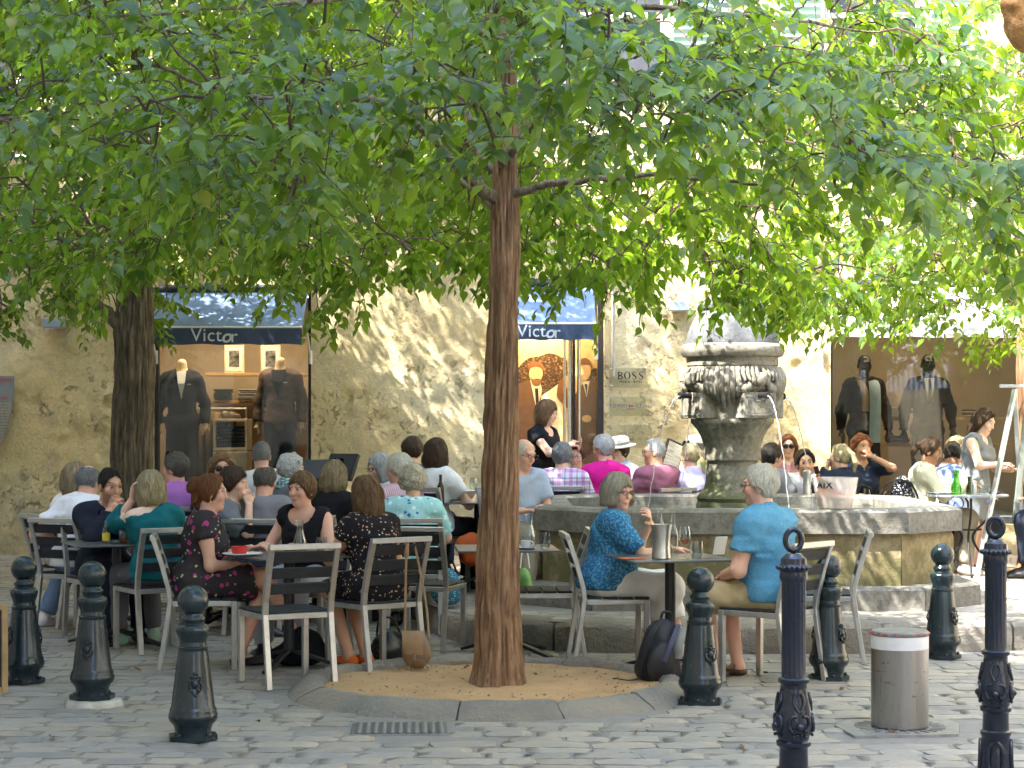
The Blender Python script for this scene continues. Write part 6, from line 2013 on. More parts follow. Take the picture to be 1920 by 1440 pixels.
S_BLACK = ('shoe', simple('black leather', (.018, .017, .016), .35)); S_TRAINER = ('trainer', simple('pale trainer', (.50, .50, .47), .6, c2=(.30, .50, .34))); S_STRIPE = ('trainer', simple('white trainer', (.68, .66, .62), .6, c2=(.60, .45, .48))); S_SANDAL = ('sandal', simple('brown sandal', (.09, .05, .03), .6), simple('olive strap', (.16, .11, .06), .7)); S_ORANGE = ('flat', simple('orange suede', (.65, .13, .015), .7)); S_FLIP = ('sandal', simple('dark flip flop', (.05, .035, .03), .6)); S_GREYS = ('trainer', simple('grey sneaker', (.34, .32, .28), .7))

def necklace(mat_c, beads=True):
    def f(c):
        Nk, TR = c['Nk'], c['TR']; m = MB()
        pts = [Vector(Nk + TR @ np.array([.078 * math.sin(a), .062 + .050 * math.cos(a) , .010 - .055 * math.cos(a) - .02])) for a in [-1.9 + 3.8 * k / 14 for k in range(15)]]
        m.tube(pts, .0022, 5)
        if beads:
            for k in range(5, 10): m.ball(pts[k] + Vector((0, .004, -.012 * (1 - abs(k - 7) / 3))), .006, 6, 5)
        m.build('necklace', simple('necklace metal', mat_c, .35, .6), c['root'])
    return f
def straw_hat(c):
    m = MB(); m.T = c['HM'] @ Matrix.Translation((0, -.015, .062)) @ Matrix.Rotation(R(-8), 4, 'X')
    m.lathe([(.165, -.012), (.168, -.006), (.13, .004), (.104, .010), (.103, .035), (.098, .07), (.08, .088), (.04, .094), (0, .095)], 32)
    h = m.build('hat', simple('pale straw', (.72, .68, .60), .8, 0, .08, 60, .5, 160), c['root'], 50)
    m = MB(); m.T = c['HM'] @ Matrix.Translation((0, -.015, .062)) @ Matrix.Rotation(R(-8), 4, 'X')
    m.lathe([(.1055, .012), (.1048, .034)], 32, cap=False); m.build('hat_band', simple('taupe band', (.30, .25, .21), .8), h)
def white_cap(c):
    m = MB(); m.T = c['HM'] @ Matrix.Translation((0, -.012, .038))
    m.lathe([(.102, -.005), (.103, .02), (.095, .055), (.07, .078), (.03, .088), (0, .089)], 28)
    m.box((0, .12, .0), (.14, .10, .008), .003); m.build('cap', simple('white cap cloth', (.78, .78, .76), .8), c['root'], 50)
def scarf(mat):
    def f(c):
        m = MB(); Nk, TR = c['Nk'], c['TR']
        for j, (rr, zz, w) in enumerate(((.078, .045, .024), (.092, .018, .028), (.10, -.012, .026))):
            pts = [Vector(Nk + TR @ np.array([rr * math.sin(a), .012 + rr * math.cos(a), zz - .02 * math.cos(a) + .006 * math.sin(3 * a + j)])) for a in [2 * PI * k / 20 for k in range(20)]]
            m.tube(pts, w, 7, closed=True)
        m.build('scarf', mat, c['root'], 70)
    return f
def bra_strap(c):
    m = MB(); Nk, TR = c['Nk'], c['TR']
    m.tube([Vector(Nk + TR @ np.array(p)) for p in ((-.075, .06, -.005), (-.085, .0, .022), (-.082, -.05, .0), (-.07, -.085, -.06))], .007, 6)
    m.build('strap', simple('mint strap', (.50, .72, .70), .7), c['root'])
def scrunchie(c):
    m = MB(); m.T = c['HM']
    m.tube([(.036 * math.cos(a), -.095 + .012 * math.sin(a), .03 + .034 * math.sin(a)) for a in [2 * PI * k / 14 for k in range(14)]], .013, 6, closed=True); m.build('hair_band', BLACK, c['root'])
def earring(c):
    m = MB(); m.T = c['HM']
    for s_ in (-1, 1): m.tube([(s_ * .082, -.004, -.042), (s_ * .083, -.003, -.062)], .0025, 5); m.ball((s_ * .083, -.003, -.066), .006, 6, 5)
    m.build('earring', simple('necklace metal', (.5, .4, .2)), c['root'])
def many(*fs):
    def f(c):
        for q in fs: q(c)
    return f
def bracelet(s_, mat=None):
    def f(c):
        S, E, T, hd, pn, cu = c['hl'][s_]; d = Vector((T - E) / np.linalg.norm(T - E)); o = Vector(T) - d * .02
        u = d.orthogonal().normalized(); v = d.cross(u); m = MB()
        m.tube([o + (u * math.cos(a) + v * math.sin(a)) * .033 for a in [2 * PI * k / 14 for k in range(14)]], .006, 6, closed=True); m.build('bracelet', mat or simple('gold bracelet', (.5, .36, .13), .35, .8), c['root'])
    return f

X = dict
people = [
 # --- front couple
 X(label='woman in blue floral blouse and white trousers resting an elbow on the table', px=1160, py=930, d=12.95, face=4, sex='f', skin='ruddy', hair=('bob', 'ash', .62), top=('half', BLUEFLORAL), bottom=('capri', WHITETR), lean=9, hy=-54, hp=4, fine=True, build=1.13, glasses='clear', shoe=S_STRIPE, bust=1.15,
   arms=dict(L=(-.06, .30, .93), R=(.10, .42, .765), pL=(-.3, .6, -1), dL=(.55, -.15, .45), nL=(.1, -1, .1), cL=.8, sp=.12, dR=(-.3, .8, -.1), cR=.5), legs=dict(L=((-.14, .42, .50), (-.12, .50, .085)), R=((.10, .40, .50), (.10, .27, .085))), extra=many(necklace((.5, .36, .13), False), bracelet('R'))),
 X(label='white haired man in sky blue polo shirt seated with his back turned', px=1424, py=914, d=12.15, face=140, sex='m', skin='ruddy', hair=('thick', 'white'), top=('polo', BLUEPOLO), bottom=('shorts', KHAKI), lean=10, hy=22, hp=2, fine=True, build=1.14, glasses='clear', shoe=S_SANDAL,
   arms=dict(L=(-.10, .30, .64), R=(.10, .32, .64)), legs=dict(L=((-.13, .42, .50), (-.12, .36, .085)), R=((.12, .42, .50), (.08, .32, .085)))),
 # --- left front table
 X(label='red haired woman with a bun in dark floral dress seen in profile', px=397, py=930, d=12.85, face=8, sex='f', skin='ruddy', hair=('bun', 'auburn'), top=('cap', BROWNFLORAL), bottom=('dress', BROWNFLORAL), lean=10, hy=0, hp=4, fine=True, build=1.0, shoe=S_FLIP,
   arms=dict(L=(-.12, .36, .76), R=(.02, .26, .665), cR=1.2), legs=dict(L=((-.10, .43, .50), (-.02, .28, .085)), R=((.00, .44, .575), (-.04, .62, .22)), tR=(0, .85, -.5)), extra=many(necklace((.12, .08, .07)), scrunchie, earring)),
 X(label='short haired woman in black sleeveless top talking across the near table', px=566, py=936, d=13.45, face=-112, sex='f', skin='ruddy', hair=('pixie', 'light_brown'), top=('sleeveless', BLACK), bottom=('trousers', LILACTR), lean=12, hy=-12, hp=0, fine=True, shoe=S_BLACK),
 X(label='long haired woman in black dress with small flowers, back turned', px=684, py=946, d=12.72, face=128, sex='f', skin='tan', hair=('long', 'light_brown', .8), top=('cap', DARKFLORAL), bottom=('dress', DARKFLORAL), lean=16, hy=10, hp=2, fine=True, shoe=S_ORANGE, arms=dict(L=(-.10, .42, .775), R=(.16, .36, .775)), legs=dict(L=((-.09, .42, .50), (-.07, .22, .085)), R=((.06, .42, .50), (.05, .20, .085)))),
 # --- far left table
 X(label='dark haired man in navy sweater with hands clasped before his mouth', px=207, py=920, d=14.35, face=-58, sex='m', skin='tan', hair=('crop', 'dark'), top=('sweater', NAVY), bottom=('jeans', DJEANS), lean=16, hy=8, hp=10, fine=True, beard='stubble', shoe=S_BLACK,
   arms=dict(L=('face', -.055, .135, -.150), R=('face', .060, .130, -.150), pL=(-.5, .5, -1), pR=(.5, .5, -1), dL=(.45, .0, .75), dR=(-.45, .0, .75), nL=(.8, -.4, 0), nR=(-.8, -.4, 0), cL=1.5, cR=1.5), extra=bracelet('L', simple('thin cord', (.25, .06, .04), .6))),
 X(label='blond woman in teal off the shoulder sweater, back turned', px=281, py=928, d=13.85, face=122, sex='f', skin='pale', hair=('bob', 'blond', .95), top=('off', TEAL), bottom=('leggings', GREYTR), lean=14, hy=6, hp=10, fine=True, shoe=S_TRAINER, arms=dict(L=('face', -.10, .08, -.06), R=('face', .10, .09, -.06), pL=(-.4, .5, -1), pR=(.4, .5, -1), dL=(.1, -.2, 1), dR=(-.1, -.2, 1)), extra=bra_strap),
 X(label='grey haired man in white polo shirt leaning over, back turned', px=166, py=907, d=14.95, face=62, sex='m', skin='ruddy', hair=('bald', 'grey'), top=('polo', W_POLO), bottom=('trousers', JEANS), lean=14, hy=8, hp=12, build=1.05, fine=True, shoe=S_STRIPE, arms=dict(L=(-.24, .16, .66), R=(.15, .36, .76)), legs=dict(L=((-.32, .30, .50), (-.42, .12, .085)), R=((.06, .42, .50), (.02, .36, .085)))),
 X(label='woman with straight dark blond hair in white tank top', px=144, py=905, d=15.35, face=48, sex='f', skin='tan', hair=('bob', 'dark_blond', 1.12), top=('tank', W_TANK), bottom=('skirt', SKIRTP), lean=8, hy=-14, hp=6, shoe=S_FLIP),
 # --- behind the left tables
 X(label='man in orchid polo shirt with sunglasses pushed up on grey hair', px=328, py=882, d=16.2, face=112, sex='m', skin='ruddy', hair=('thick', 'greybrown'), top=('polo', PURPLE), lean=6, hy=48, hp=4, bottom=('trousers', BEIGE), glasses='up'),
 X(label='curly haired woman in sunglasses facing the square', px=417, py=880, d=15.9, face=-80, sex='f', skin='tan', hair=('curly', 'light_brown'), top=('vneck', DOTTED), lean=4, hy=0, hp=2, bottom=('trousers', DJEANS), glasses='sun'),
 X(label='dark red haired woman touching her mouth, seen from the side', px=440, py=918, d=14.75, face=-14, sex='f', skin='fair', hair=('pixie', 'brown'), top=('half', GREYBL), lean=14, hy=0, hp=2, bottom=('trousers', DJEANS), arms=dict(R=('face', .02, .13, -.15), L=(-.1, .4, .77), pR=(.2, .5, -1), dR=(-.1, -.25, 1), nR=(-.6, -.5, 0), cR=1.2, fR=True)),
 X(label='close cropped grey haired man in white shirt by the shop window', px=490, py=856, d=17.6, face=104, sex='m', skin='ruddy', hair=('crop', 'grey'), top=('tee', W_TEE), lean=4, hy=-6, hp=4, bottom=('trousers', GREYTR)),
 X(label='balding man in grey shirt with his back turned', px=497, py=906, d=14.9, face=80, sex='m', skin='ruddy', hair=('bald', 'greybrown'), top=('tee', GREY), lean=10, hy=0, hp=8, bottom=('trousers', DJEANS), build=1.08),
 X(label='woman with fluffy white curls and teal scarf', px=548, py=882, d=16.3, face=30, sex='f', skin='fair', hair=('curlyshort', 'silver'), top=('tee', GREYBL), lean=6, hy=0, hp=6, bottom=('trousers', DJEANS), extra=scarf(cloth('teal scarf', (.10, .28, .28), pat='speckle', cols=((.5, .6, .58, 1), 60)))),
 X(label='woman with long grey blond hair in black top', px=628, py=896, d=15.3, face=62, sex='f', skin='fair', hair=('bob', 'dark_blond', 1.15), top=('tee', BLACK), lean=6, hy=-10, hp=4, bottom=('trousers', DJEANS), glasses='up'),
 X(label='silver bobbed woman in glasses and white shirt resting her cheek', px=712, py=880, d=16.3, face=205, sex='f', skin='fair', hair=('bob', 'silver', .8), top=('shirt', SCARFW), lean=10, hy=8, hp=8, bottom=('trousers', DJEANS), glasses='clear', arms=dict(R=('face', .045, .09, -.09), L=(-.1, .36, .77), pR=(.3, .5, -1), dR=(-.1, -.2, 1), cR=1.2)),
 X(label='white haired man in pink striped shirt behind the turquoise blouse', px=748, py=884, d=15.8, face=118, sex='m', skin='ruddy', hair=('thick', 'white'), top=('shirt', PINKSTRIPE), lean=6, hy=28, hp=4, bottom=('trousers', BEIGE)),
 X(label='woman with short pale curls in turquoise floral blouse', px=774, py=906, d=14.95, face=92, sex='f', skin='fair', hair=('curlyshort', 'ash'), top=('half', TURQ), lean=12, hy=0, hp=6, bottom=('trousers', BEIGE), build=1.15),
 X(label='brown haired diner mostly hidden behind the white haired pair', px=774, py=864, d=17.4, face=60, sex='f', skin='fair', hair=('pixie', 'brown'), top=('tee', GREYBL), lean=4, hy=0, hp=4, bottom=('trousers', DJEANS)),
 X(label='woman with dark glossy hair in white tee, back turned', px=818, py=882, d=16.1, face=64, sex='f', skin='fair', hair=('bob', 'brown', 1.2), top=('tee', W_TEE), lean=8, hy=0, hp=8, bottom=('trousers', DJEANS), arms=dict(L=(-.05, .40, .78), R=(.22, .34, .78))),
 # --- between trunk and fountain
 X(label='older man in pale blue shirt and glasses just right of the trunk', px=982, py=868, d=15.6, face=-62, sex='m', skin='ruddy', hair=('bald', 'white'), top=('tee', LTBLUE), lean=6, hy=18, hp=14, bottom=('trousers', BEIGE), glasses='clear', arms=dict(L=(-.05, .30, .72), R=(.12, .36, .70))),
 X(label='waitress in black tee talking with raised hands before the door poster', px=1026, py=773, d=19.4, face=-28, sex='f', skin='fair', hair=('bob', 'light_brown', .95), top=('cap', BLACK), bottom=('jeans', JEANS), lean=2, hy=6, hp=12, stand=True, arms=dict(R=(.02, .30, 1.27), L=(-.10, .34, 1.22), pR=(.9, -.2, -.5), pL=(-.6, -.3, -.7), dR=(-.5, .3, .35), dL=(.2, .4, .7), nR=(0, -.3, -1), nL=(.6, -.7, .2), cR=1.1, cL=.35, fR=True, fL=True), shoe=S_BLACK),
 X(label='grey haired diner in violet plaid shirt, back turned', px=1054, py=866, d=18.5, face=84, sex='m', skin='fair', hair=('thick', 'grey'), top=('tee', PLAID), lean=6, hy=0, hp=4, bottom=('trousers', DJEANS)),
 X(label='woman in glasses partly hidden behind the plaid shirt', px=1080, py=858, d=19.4, face=-100, sex='f', skin='fair', hair=('pony', 'brown', .6), top=('sleeveless', DOTTED), lean=6, hy=0, hp=4, bottom=('trousers', DJEANS), glasses='clear'),
 X(label='silver haired man in magenta polo shirt', px=1130, py=841, d=19.0, face=112, sex='m', skin='ruddy', hair=('thick', 'silver'), top=('polo', MAGENTA), lean=6, hy=30, hp=4, bottom=('trousers', DJEANS), glasses='clear'),
 X(label='woman in pale straw hat and glasses', px=1161, py=846, d=19.9, face=-130, sex='f', skin='fair', hair=('pixie', 'brown'), top=('shirt', SCARFW), lean=4, hy=-6, hp=2, bottom=('trousers', DJEANS), glasses='clear', extra=many(straw_hat, scarf(cloth('pale blue scarf', (.45, .52, .62))))),
 X(label='moustached grey haired man in mauve tee', px=1226, py=850, d=18.6, face=128, sex='m', skin='tan', hair=('crop', 'silver'), top=('tee', MAUVE), lean=4, hy=46, hp=2, bottom=('trousers', DJEANS), glasses='clear', beard='moustache', build=1.12),
 X(label='woman with long blond ponytail in lilac shirt', px=1294, py=856, d=18.8, face=118, sex='f', skin='fair', hair=('pony', 'blond', 1.25), top=('shirt', LILAC), lean=4, hy=24, hp=4, bottom=('trousers', DJEANS), glasses='up'),
 X(label='person in white cap and lime tee behind the blond ponytail', px=1304, py=838, d=20.3, face=100, sex='m', skin='fair', hair=('crop', 'grey'), top=('tee', LIME), lean=4, hy=0, hp=4, bottom=('trousers', DJEANS), extra=white_cap),
 # --- right of the fountain
 X(label='dark haired man half hidden by the fountain pillar', px=1447, py=860, d=18.7, face=40, sex='m', skin='tan', hair=('thick', 'dark'), top=('tee', GREY), lean=6, hy=-6, hp=4, bottom=('trousers', DJEANS)),
 X(label='brown haired woman in sunglasses smiling beside the fountain', px=1478, py=836, d=20.2, face=-96, sex='f', skin='fair', hair=('long', 'red', .6), top=('vneck', PINKT), lean=4, hy=0, hp=2, bottom=('trousers', DJEANS), glasses='sun'),
 X(label='young man in white shirt leaning forward on his elbows', px=1510, py=871, d=18.9, face=-98, sex='m', skin='tan', hair=('thick', 'dark'), top=('shirt', W_TEE), lean=26, hy=10, hp=2, hr=6, side=-6, bottom=('trousers', DJEANS), beard='stubble', arms=dict(L=('face', -.04, .09, -.12), R=(.16, .36, .78), pL=(-.5, .4, -1), dL=(.1, -.2, 1), cL=1.4)),
 X(label='blond woman with a low ponytail in navy jacket', px=1575, py=869, d=18.5, face=126, sex='f', skin='fair', hair=('pony', 'blond', .8), top=('jacket', NAVYJ), lean=8, hy=20, hp=2, bottom=('trousers', DJEANS), arms=dict(L=('face', -.03, .12, -.10), R=(.12, .36, .77), pL=(-.4, .4, -1), dL=(.1, -.2, 1), cL=1.2)),
 X(label='woman with red curly hair drinking from a small glass', px=1616, py=838, d=19.7, face=-78, sex='f', skin='tan', hair=('curlyshort', 'red'), top=('half', NAVYJ), lean=2, hy=8, hp=-4, bottom=('trousers', DJEANS), arms=dict(L=('face', -.028, .135, -.095), R=(.10, .36, .77), pL=(-.9, .3, -.6), dL=(.5, -.1, .5), nL=(.5, -.8, 0), cL=1.3, fL=True), extra=bracelet('L', simple('silver bracelet', (.5, .5, .5), .3, .9))),
 X(label='woman with dark ponytail in cream sweater eating', px=1746, py=852, d=18.0, face=-6, sex='f', skin='brown', hair=('pony', 'brown', .7), top=('crew', CREAM), lean=8, hy=-10, hp=20, bottom=('trousers', BEIGE), arms=dict(L=(-.06, .42, .80), R=(.10, .40, .80), fR=True), shoe=S_GREYS),
 X(label='man hunched over in cornflower blue shirt', px=1786, py=852, d=18.7, face=72, sex='m', skin='brown', hair=('crop', 'dark'), top=('rolled', BLUESH), lean=26, hy=0, hp=16, bottom=('trousers', DJEANS), build=1.1, shoe=S_GREYS),
 X(label='diner with blond curls behind the cornflower blue shirt', px=1796, py=842, d=19.7, face=-60, sex='f', skin='fair', hair=('curlyshort', 'blond'), top=('tee', PINKT), lean=4, hy=0, hp=6, bottom=('trousers', DJEANS)),
 X(label='long haired waitress in grey dress writing an order', px=1846, py=790, d=18.45, face=-30, sex='f', skin='pale', hair=('long', 'brown', .85), top=('sleeveless', GREYDR), bottom=('dress', GREYDR), lean=8, hy=-6, hp=22, stand=True, arms=dict(R=(.10, .30, 1.06), L=(-.05, .36, 1.00), pR=(.9, -.2, -.6), dR=(-.6, .4, .0), dL=(.3, .6, .1), nL=(0, 0, 1), cR=1.2, fR=True), shoe=S_BLACK),
 X(label='diner in denim shirt mostly hidden by the tree at the picture edge', px=1990, py=884, d=17.5, face=165, sex='m', skin='tan', hair=('short', 'brown'), top=('shirt', JEANS), lean=10, hy=0, hp=6, bottom=('trousers', DJEANS), arms=dict(L=(-.08, .38, .70), R=(.10, .36, .70))),
]
# ================================================================== chairs and tables
t = NT('brushed aluminium'); co = t.coords('Object')
t.set(color=t.ramp(t.noise(co, 12, 4), [(.3, (.36, .35, .33, 1)), (.7, (.48, .47, .445, 1))]), metal=.75, rough=.36, normal=t.bump(t.noise(t.coords('Object', (1, 1, .1)), 200, 2), .1, .001))
M_ALU = t.mat
t = NT('charcoal slat'); co = t.coords('Object')
t.set(color=t.ramp(t.noise(t.coords('Object', (.2, 1, 1)), 30, 4), [(.3, (.014, .015, .018, 1)), (.7, (.030, .032, .036, 1))]), rough=.6, spec=.3, normal=t.bump(t.noise(t.coords('Object', (.15, 1, 1)), 120, 3), .2, .002))
M_SLAT = t.mat
def make_chair():
    o = thing('slatted_chair', 'x', 'chair', group='slatted aluminium chairs')
    w = .21
    for s_ in (-1, 1):
        m = MB(); m.bar((s_ * w, .19, 0), (s_ * w, .19, .44), .036, .036, .003); m.build('leg', M_ALU, o)
        m = MB()     # rear leg runs up into the back upright
        pts = [(-.285, 0), (-.235, .30), (-.215, .44), (-.225, .52), (-.275, .70), (-.325, .845)]
        for (y0, z0), (y1, z1) in zip(pts[:-1], pts[1:]):
            m.bar((s_ * w, y0, z0), (s_ * w, y1, z1 + .004), .030, .036, .003, up=(1, 0, 0))
        m.build('leg', M_ALU, o)
        m = MB(); m.bar((s_ * w, -.20, .425), (s_ * w, .172, .425), .026, .034, .003); m.build('side_rail', M_ALU, o)
    m = MB(); m.bar((-w + .018, .19, .425), (w - .018, .19, .425), .026, .034, .003); m.bar((-w + .018, -.205, .425), (w - .018, -.205, .425), .026, .034, .003); m.build('seat_rail', M_ALU, o)
    m = MB(); m.bar((-w - .018, -.327, .848), (w + .018, -.327, .848), .032, .034, .003); m.build('top_rail', M_ALU, o)
    for y, z in ((-.310, .785), (-.283, .69), (-.253, .595)):
        m = MB(); m.box((0, y + .012, z), (2 * w - .03, .014, .068), .004, Euler((R(16), 0, 0))); m.build('back_slat', M_SLAT, o)
    for k in range(4):
        m = MB(); m.box((0, -.150 + k * .103, .450), (2 * w + .02, .094, .014), .004); m.build('seat_slat', M_SLAT, o)
    return o
chair0 = make_chair()
chair_used = [False]
def place_chair(x, y, face, label, z=None):
    loc = (x, y, gz(x, y) if z is None else z); rz = R(face - 90)
    if not chair_used[0]:
        chair_used[0] = True; chair0.location = loc; chair0.rotation_euler = (0, 0, rz); chair0['label'] = label; return chair0
    return dup(chair0, loc, rz, label)
M_WROUGHT = simple('wrought iron', (.02, .021, .024), .45, .5, .3, 20)
def make_bistro():
    o = thing('bistro_chair', 'x', 'chair', group='curled wrought iron chairs')
    m = MB()
    m.tube([(-.19, -.17, 0), (-.185, -.18, .45), (-.18, -.22, .72), (-.11, -.25, .84), (0, -.26, .87), (.11, -.25, .84), (.18, -.22, .72), (.185, -.18, .45), (.19, -.17, 0)], .010, 8)
    m.build('back_frame', M_WROUGHT, o)
    for s_ in (-1, 1):
        m = MB(); pts = []
        for k in range(22):
            a = k / 21 * 3.6 * PI / 1.6; r_ = .085 * (1 - k / 28)
            pts.append((s_ * (.085 - .0) + s_ * r_ * math.cos(a) * -1, -.245, .70 + r_ * math.sin(a)))
        m.tube(pts, .006, 6); m.build('scroll', M_WROUGHT, o)
        m = MB(); m.tube([(s_ * .19, .17, 0), (s_ * .185, .17, .45)], .010, 8); m.build('leg', M_WROUGHT, o)
    m = MB(); m.lathe([(.205, .44), (.21, .45), (.205, .46), (0, .462)], 24); m.build('seat', M_WROUGHT, o)
    return o
bis0 = make_bistro(); bis_used = [False]
def place_bistro(x, y, face, label):
    loc = (x, y, gz(x, y)); rz = R(face - 90)
    if not bis_used[0]:
        bis_used[0] = True; bis0.location = loc; bis0.rotation_euler = (0, 0, rz); bis0['label'] = label; return bis0
    return dup(bis0, loc, rz, label)

REFS = ['the woman in the blue floral blouse', 'the man in the sky blue polo', 'the woman with the red bun', 'the woman in the black sleeveless top', 'the long haired woman in the flowered dress', 'the man in the navy sweater', 'the woman in the teal sweater', 'the man in the white polo', 'the woman in the white tank top', 'the man in the orchid polo', 'the curly haired woman in sunglasses', 'the woman touching her mouth', 'the cropped grey haired man', 'the balding man in grey', 'the woman with the teal scarf', 'the grey blond woman in black', 'the silver bobbed woman', 'the man in pink stripes', 'the turquoise floral blouse', 'the half hidden brown haired diner', 'the dark haired woman in white', 'the older man in pale blue', None, 'the plaid shirt', 'the woman hidden by the plaid shirt', 'the magenta polo', 'the straw hat', 'the man in mauve', 'the lilac shirt', 'the white cap', 'the man beside the pillar', 'the sunglasses beside the fountain', 'the young man in white', 'the navy jacket', 'the red curls', 'the cream sweater', 'the cornflower shirt', 'the blond curls', None, 'the denim shirt']
BISTRO = {24, 25, 26, 28, 29, 30, 31, 32, 33, 34, 35, 36, 37, 39}
assert len(REFS) == len(people)
for i, p in enumerate(people):
    q = person(**p)
    if REFS[i]:
        a = q.rotation_euler.z; fx, fy = -math.sin(a), math.cos(a)
        x, y = q.location.x + fx * .05, q.location.y + fy * .05
        if i in BISTRO: place_bistro(x, y, p['face'], 'wrought iron chair under ' + REFS[i])
        else: place_chair(x, y, p['face'], 'slatted chair under ' + REFS[i])
place_chair(-1.385, 12.03, 118, 'empty slatted chair with its back to the camera at the near table')
place_chair(-.60, 13.95, 74, 'empty slatted chair just left of the trunk, turned to the wall')
place_chair(.20, 13.42, 182, 'empty slatted chair facing the trunk behind the blue floral blouse')
place_chair(2.06, 13.2, 172, 'empty slatted chair seen edge on beside the basin')
place_bistro(3.45, 17.95, 95, 'wrought iron chair with scrolled back holding the dotted bag')

t = NT('table laminate'); co = t.coords('Object')
t.set(color=t.ramp(t.noise(co, 20, 4), [(.3, (.075, .078, .085, 1)), (.7, (.11, .113, .12, 1))]), rough=.3, spec=.5)
M_TTOP = t.mat
TH = .735
def make_table():
    o = thing('cafe_table', 'x', 'table', group='square cafe tables')
    m = MB(); m.box((0, 0, TH - .006), (.68, .68, .012), .004); tp = m.build('table_top', M_TTOP, o)
    m = MB(); m.box((0, 0, TH - .020), (.30, .30, .014), .004); m.lathe([(.034, .10), (.034, TH - .028)], 16); m.build('column', M_BLACK, o)
    for k in range(4):
        a = PI / 4 + k * PI / 2; c, s_ = math.cos(a), math.sin(a)
        m = MB(); m.bar((c * .02, s_ * .02, .115), (c * .40, s_ * .40, .018), .05, .022, .004); m.build('foot', M_BLACK, o)
    return o
tab0 = make_table(); tab_used = [False]
def place_table(x, y, rot, label):
    loc = (x, y, gz(x, y))
    if not tab_used[0]:
        tab_used[0] = True; tab0.location = loc; tab0.rotation_euler = (0, 0, R(rot)); tab0['label'] = label; return
    dup(tab0, loc, R(rot), label)
place_table(-2.80, 13.98, 22, 'small dark table with the yellow labelled bottle')
place_table(-1.44, 12.74, 30, 'dark table with the red bowl and carafe')
place_table(-.28, 16.25, 10, 'table with stemmed glasses left of the trunk')
place_table(-.04, 13.42, 4, 'table right of the trunk holding the cup and carafe')
place_table(1.00, 12.47, 14, 'dark table of the couple with the steel wine bucket')
place_table(-2.15, 15.35, 12, 'table behind the blond woman in teal')
place_table(-1.70, 15.75, 5, 'table in front of the balding man in grey')
place_table(-.95, 15.9, 8, 'table in front of the turquoise blouse')
place_table(.75, 19.25, 0, 'table between the plaid shirt and the magenta polo')
# round wrought iron table at the right
def round_table(x, y, r_, label):
    o = thing('bistro_table', label, 'table', (x, y, gz(x, y)), .4, 'round wrought iron tables')
    m = MB(); m.lathe([(r_ - .01, TH - .02), (r_, TH - .016), (r_, TH - .004), (r_ - .006, TH), (0, TH)], 40); m.build('table_top', simple('grey stone top', (.26, .29, .30), .3, 0, .15, 8), o)
    for k in range(3):
        a = 2 * PI * k / 3; c, s_ = math.cos(a), math.sin(a)
        pts = [(c * rr, s_ * rr, z) for rr, z in ((.26, TH - .03), (.27, .62), (.20, .50), (.08, .40), (.06, .32), (.14, .20), (.26, .10), (.30, .03), (.34, .012))]
        m = MB(); m.tube(catmull(pts, 4), .011, 8); m.build('leg', M_WROUGHT, o)
    m = MB(); m.tube([(.12 * math.cos(2 * PI * k / 20), .12 * math.sin(2 * PI * k / 20), .42) for k in range(20)], .008, 6, closed=True); m.build('ring', M_WROUGHT, o)
round_table(4.10, 17.75, .36, 'round wrought iron table before the cream sweater')
round_table(3.05, 19.1, .34, 'round wrought iron table of the young man in white')

# ================================================================== tableware
t = NT('clear glass')
fr = t.new('ShaderNodeLayerWeight'); fr.inputs[0].default_value = .22
tr = t.new('ShaderNodeBsdfTransparent'); tr.inputs[0].default_value = (.90, .93, .93, 1); gl = t.new('ShaderNodeBsdfGlossy'); gl.inputs['Roughness'].default_value = .04
mx = t.new('ShaderNodeMixShader'); t.link(t.math('MULTIPLY_ADD', fr.outputs['Facing'], .55, .06, clamp=True), mx.inputs[0]); t.link(tr.outputs[0], mx.inputs[1]); t.link(gl.outputs[0], mx.inputs[2]); t.link(mx.outputs[0], t.out.inputs[0])
M_CLEAR = t.mat
def tint_glass(name, c):
    t = NT(name); tr = t.new('ShaderNodeBsdfTransparent'); tr.inputs[0].default_value = c; gl = t.new('ShaderNodeBsdfGlossy'); gl.inputs['Roughness'].default_value = .05
    mx = t.new('ShaderNodeMixShader'); mx.inputs[0].default_value = .12; t.link(tr.outputs[0], mx.inputs[1]); t.link(gl.outputs[0], mx.inputs[2]); t.link(mx.outputs[0], t.out.inputs[0]); return t.mat
M_GREENG = tint_glass('green glass', (.45, .80, .03, 1)); M_ROSE = tint_glass('rose wine', (.95, .48, .16, 1)); M_BUCKET = None
M_PORC = simple('white porcelain', (.75, .74, .71), .25, 0, .04); M_REDB = simple('red glaze', (.55, .025, .02), .25, 0, .1); M_CUT = simple('cutlery steel', (.6, .6, .6), .25, 1.0, .05)
t = NT('frosted plastic'); tr = t.new('ShaderNodeBsdfTransparent'); tr.inputs[0].default_value = (.95, .93, .92, 1); mx = t.new('ShaderNodeMixShader'); mx.inputs[0].default_value = .45
t.set(color=(.80, .76, .73, 1), rough=.25); t.link(tr.outputs[0], mx.inputs[1]); t.link(t.p.outputs[0], mx.inputs[2]); t.link(mx.outputs[0], t.out.inputs[0]); M_BUCKET = t.mat
def ware(name, label, cat, px, d, z=None, mats=(), x=None, y=None):
    p = at(px, 800, d); xx, yy = (p.x if x is None else x), d if y is None else y
    return thing(name, label, cat, (xx, yy, gz(xx, yy) + TH + .001 if z is None else z))
def shell(o, prof, mat, name='glass', n=20, th=.0022):
    m = MB(); m.lathe(prof + [(max(0, r_ - th), z) for r_, z in prof[::-1] if z > prof[0][1] + .004], n, cap=False); m.build(name, mat, o, 50)
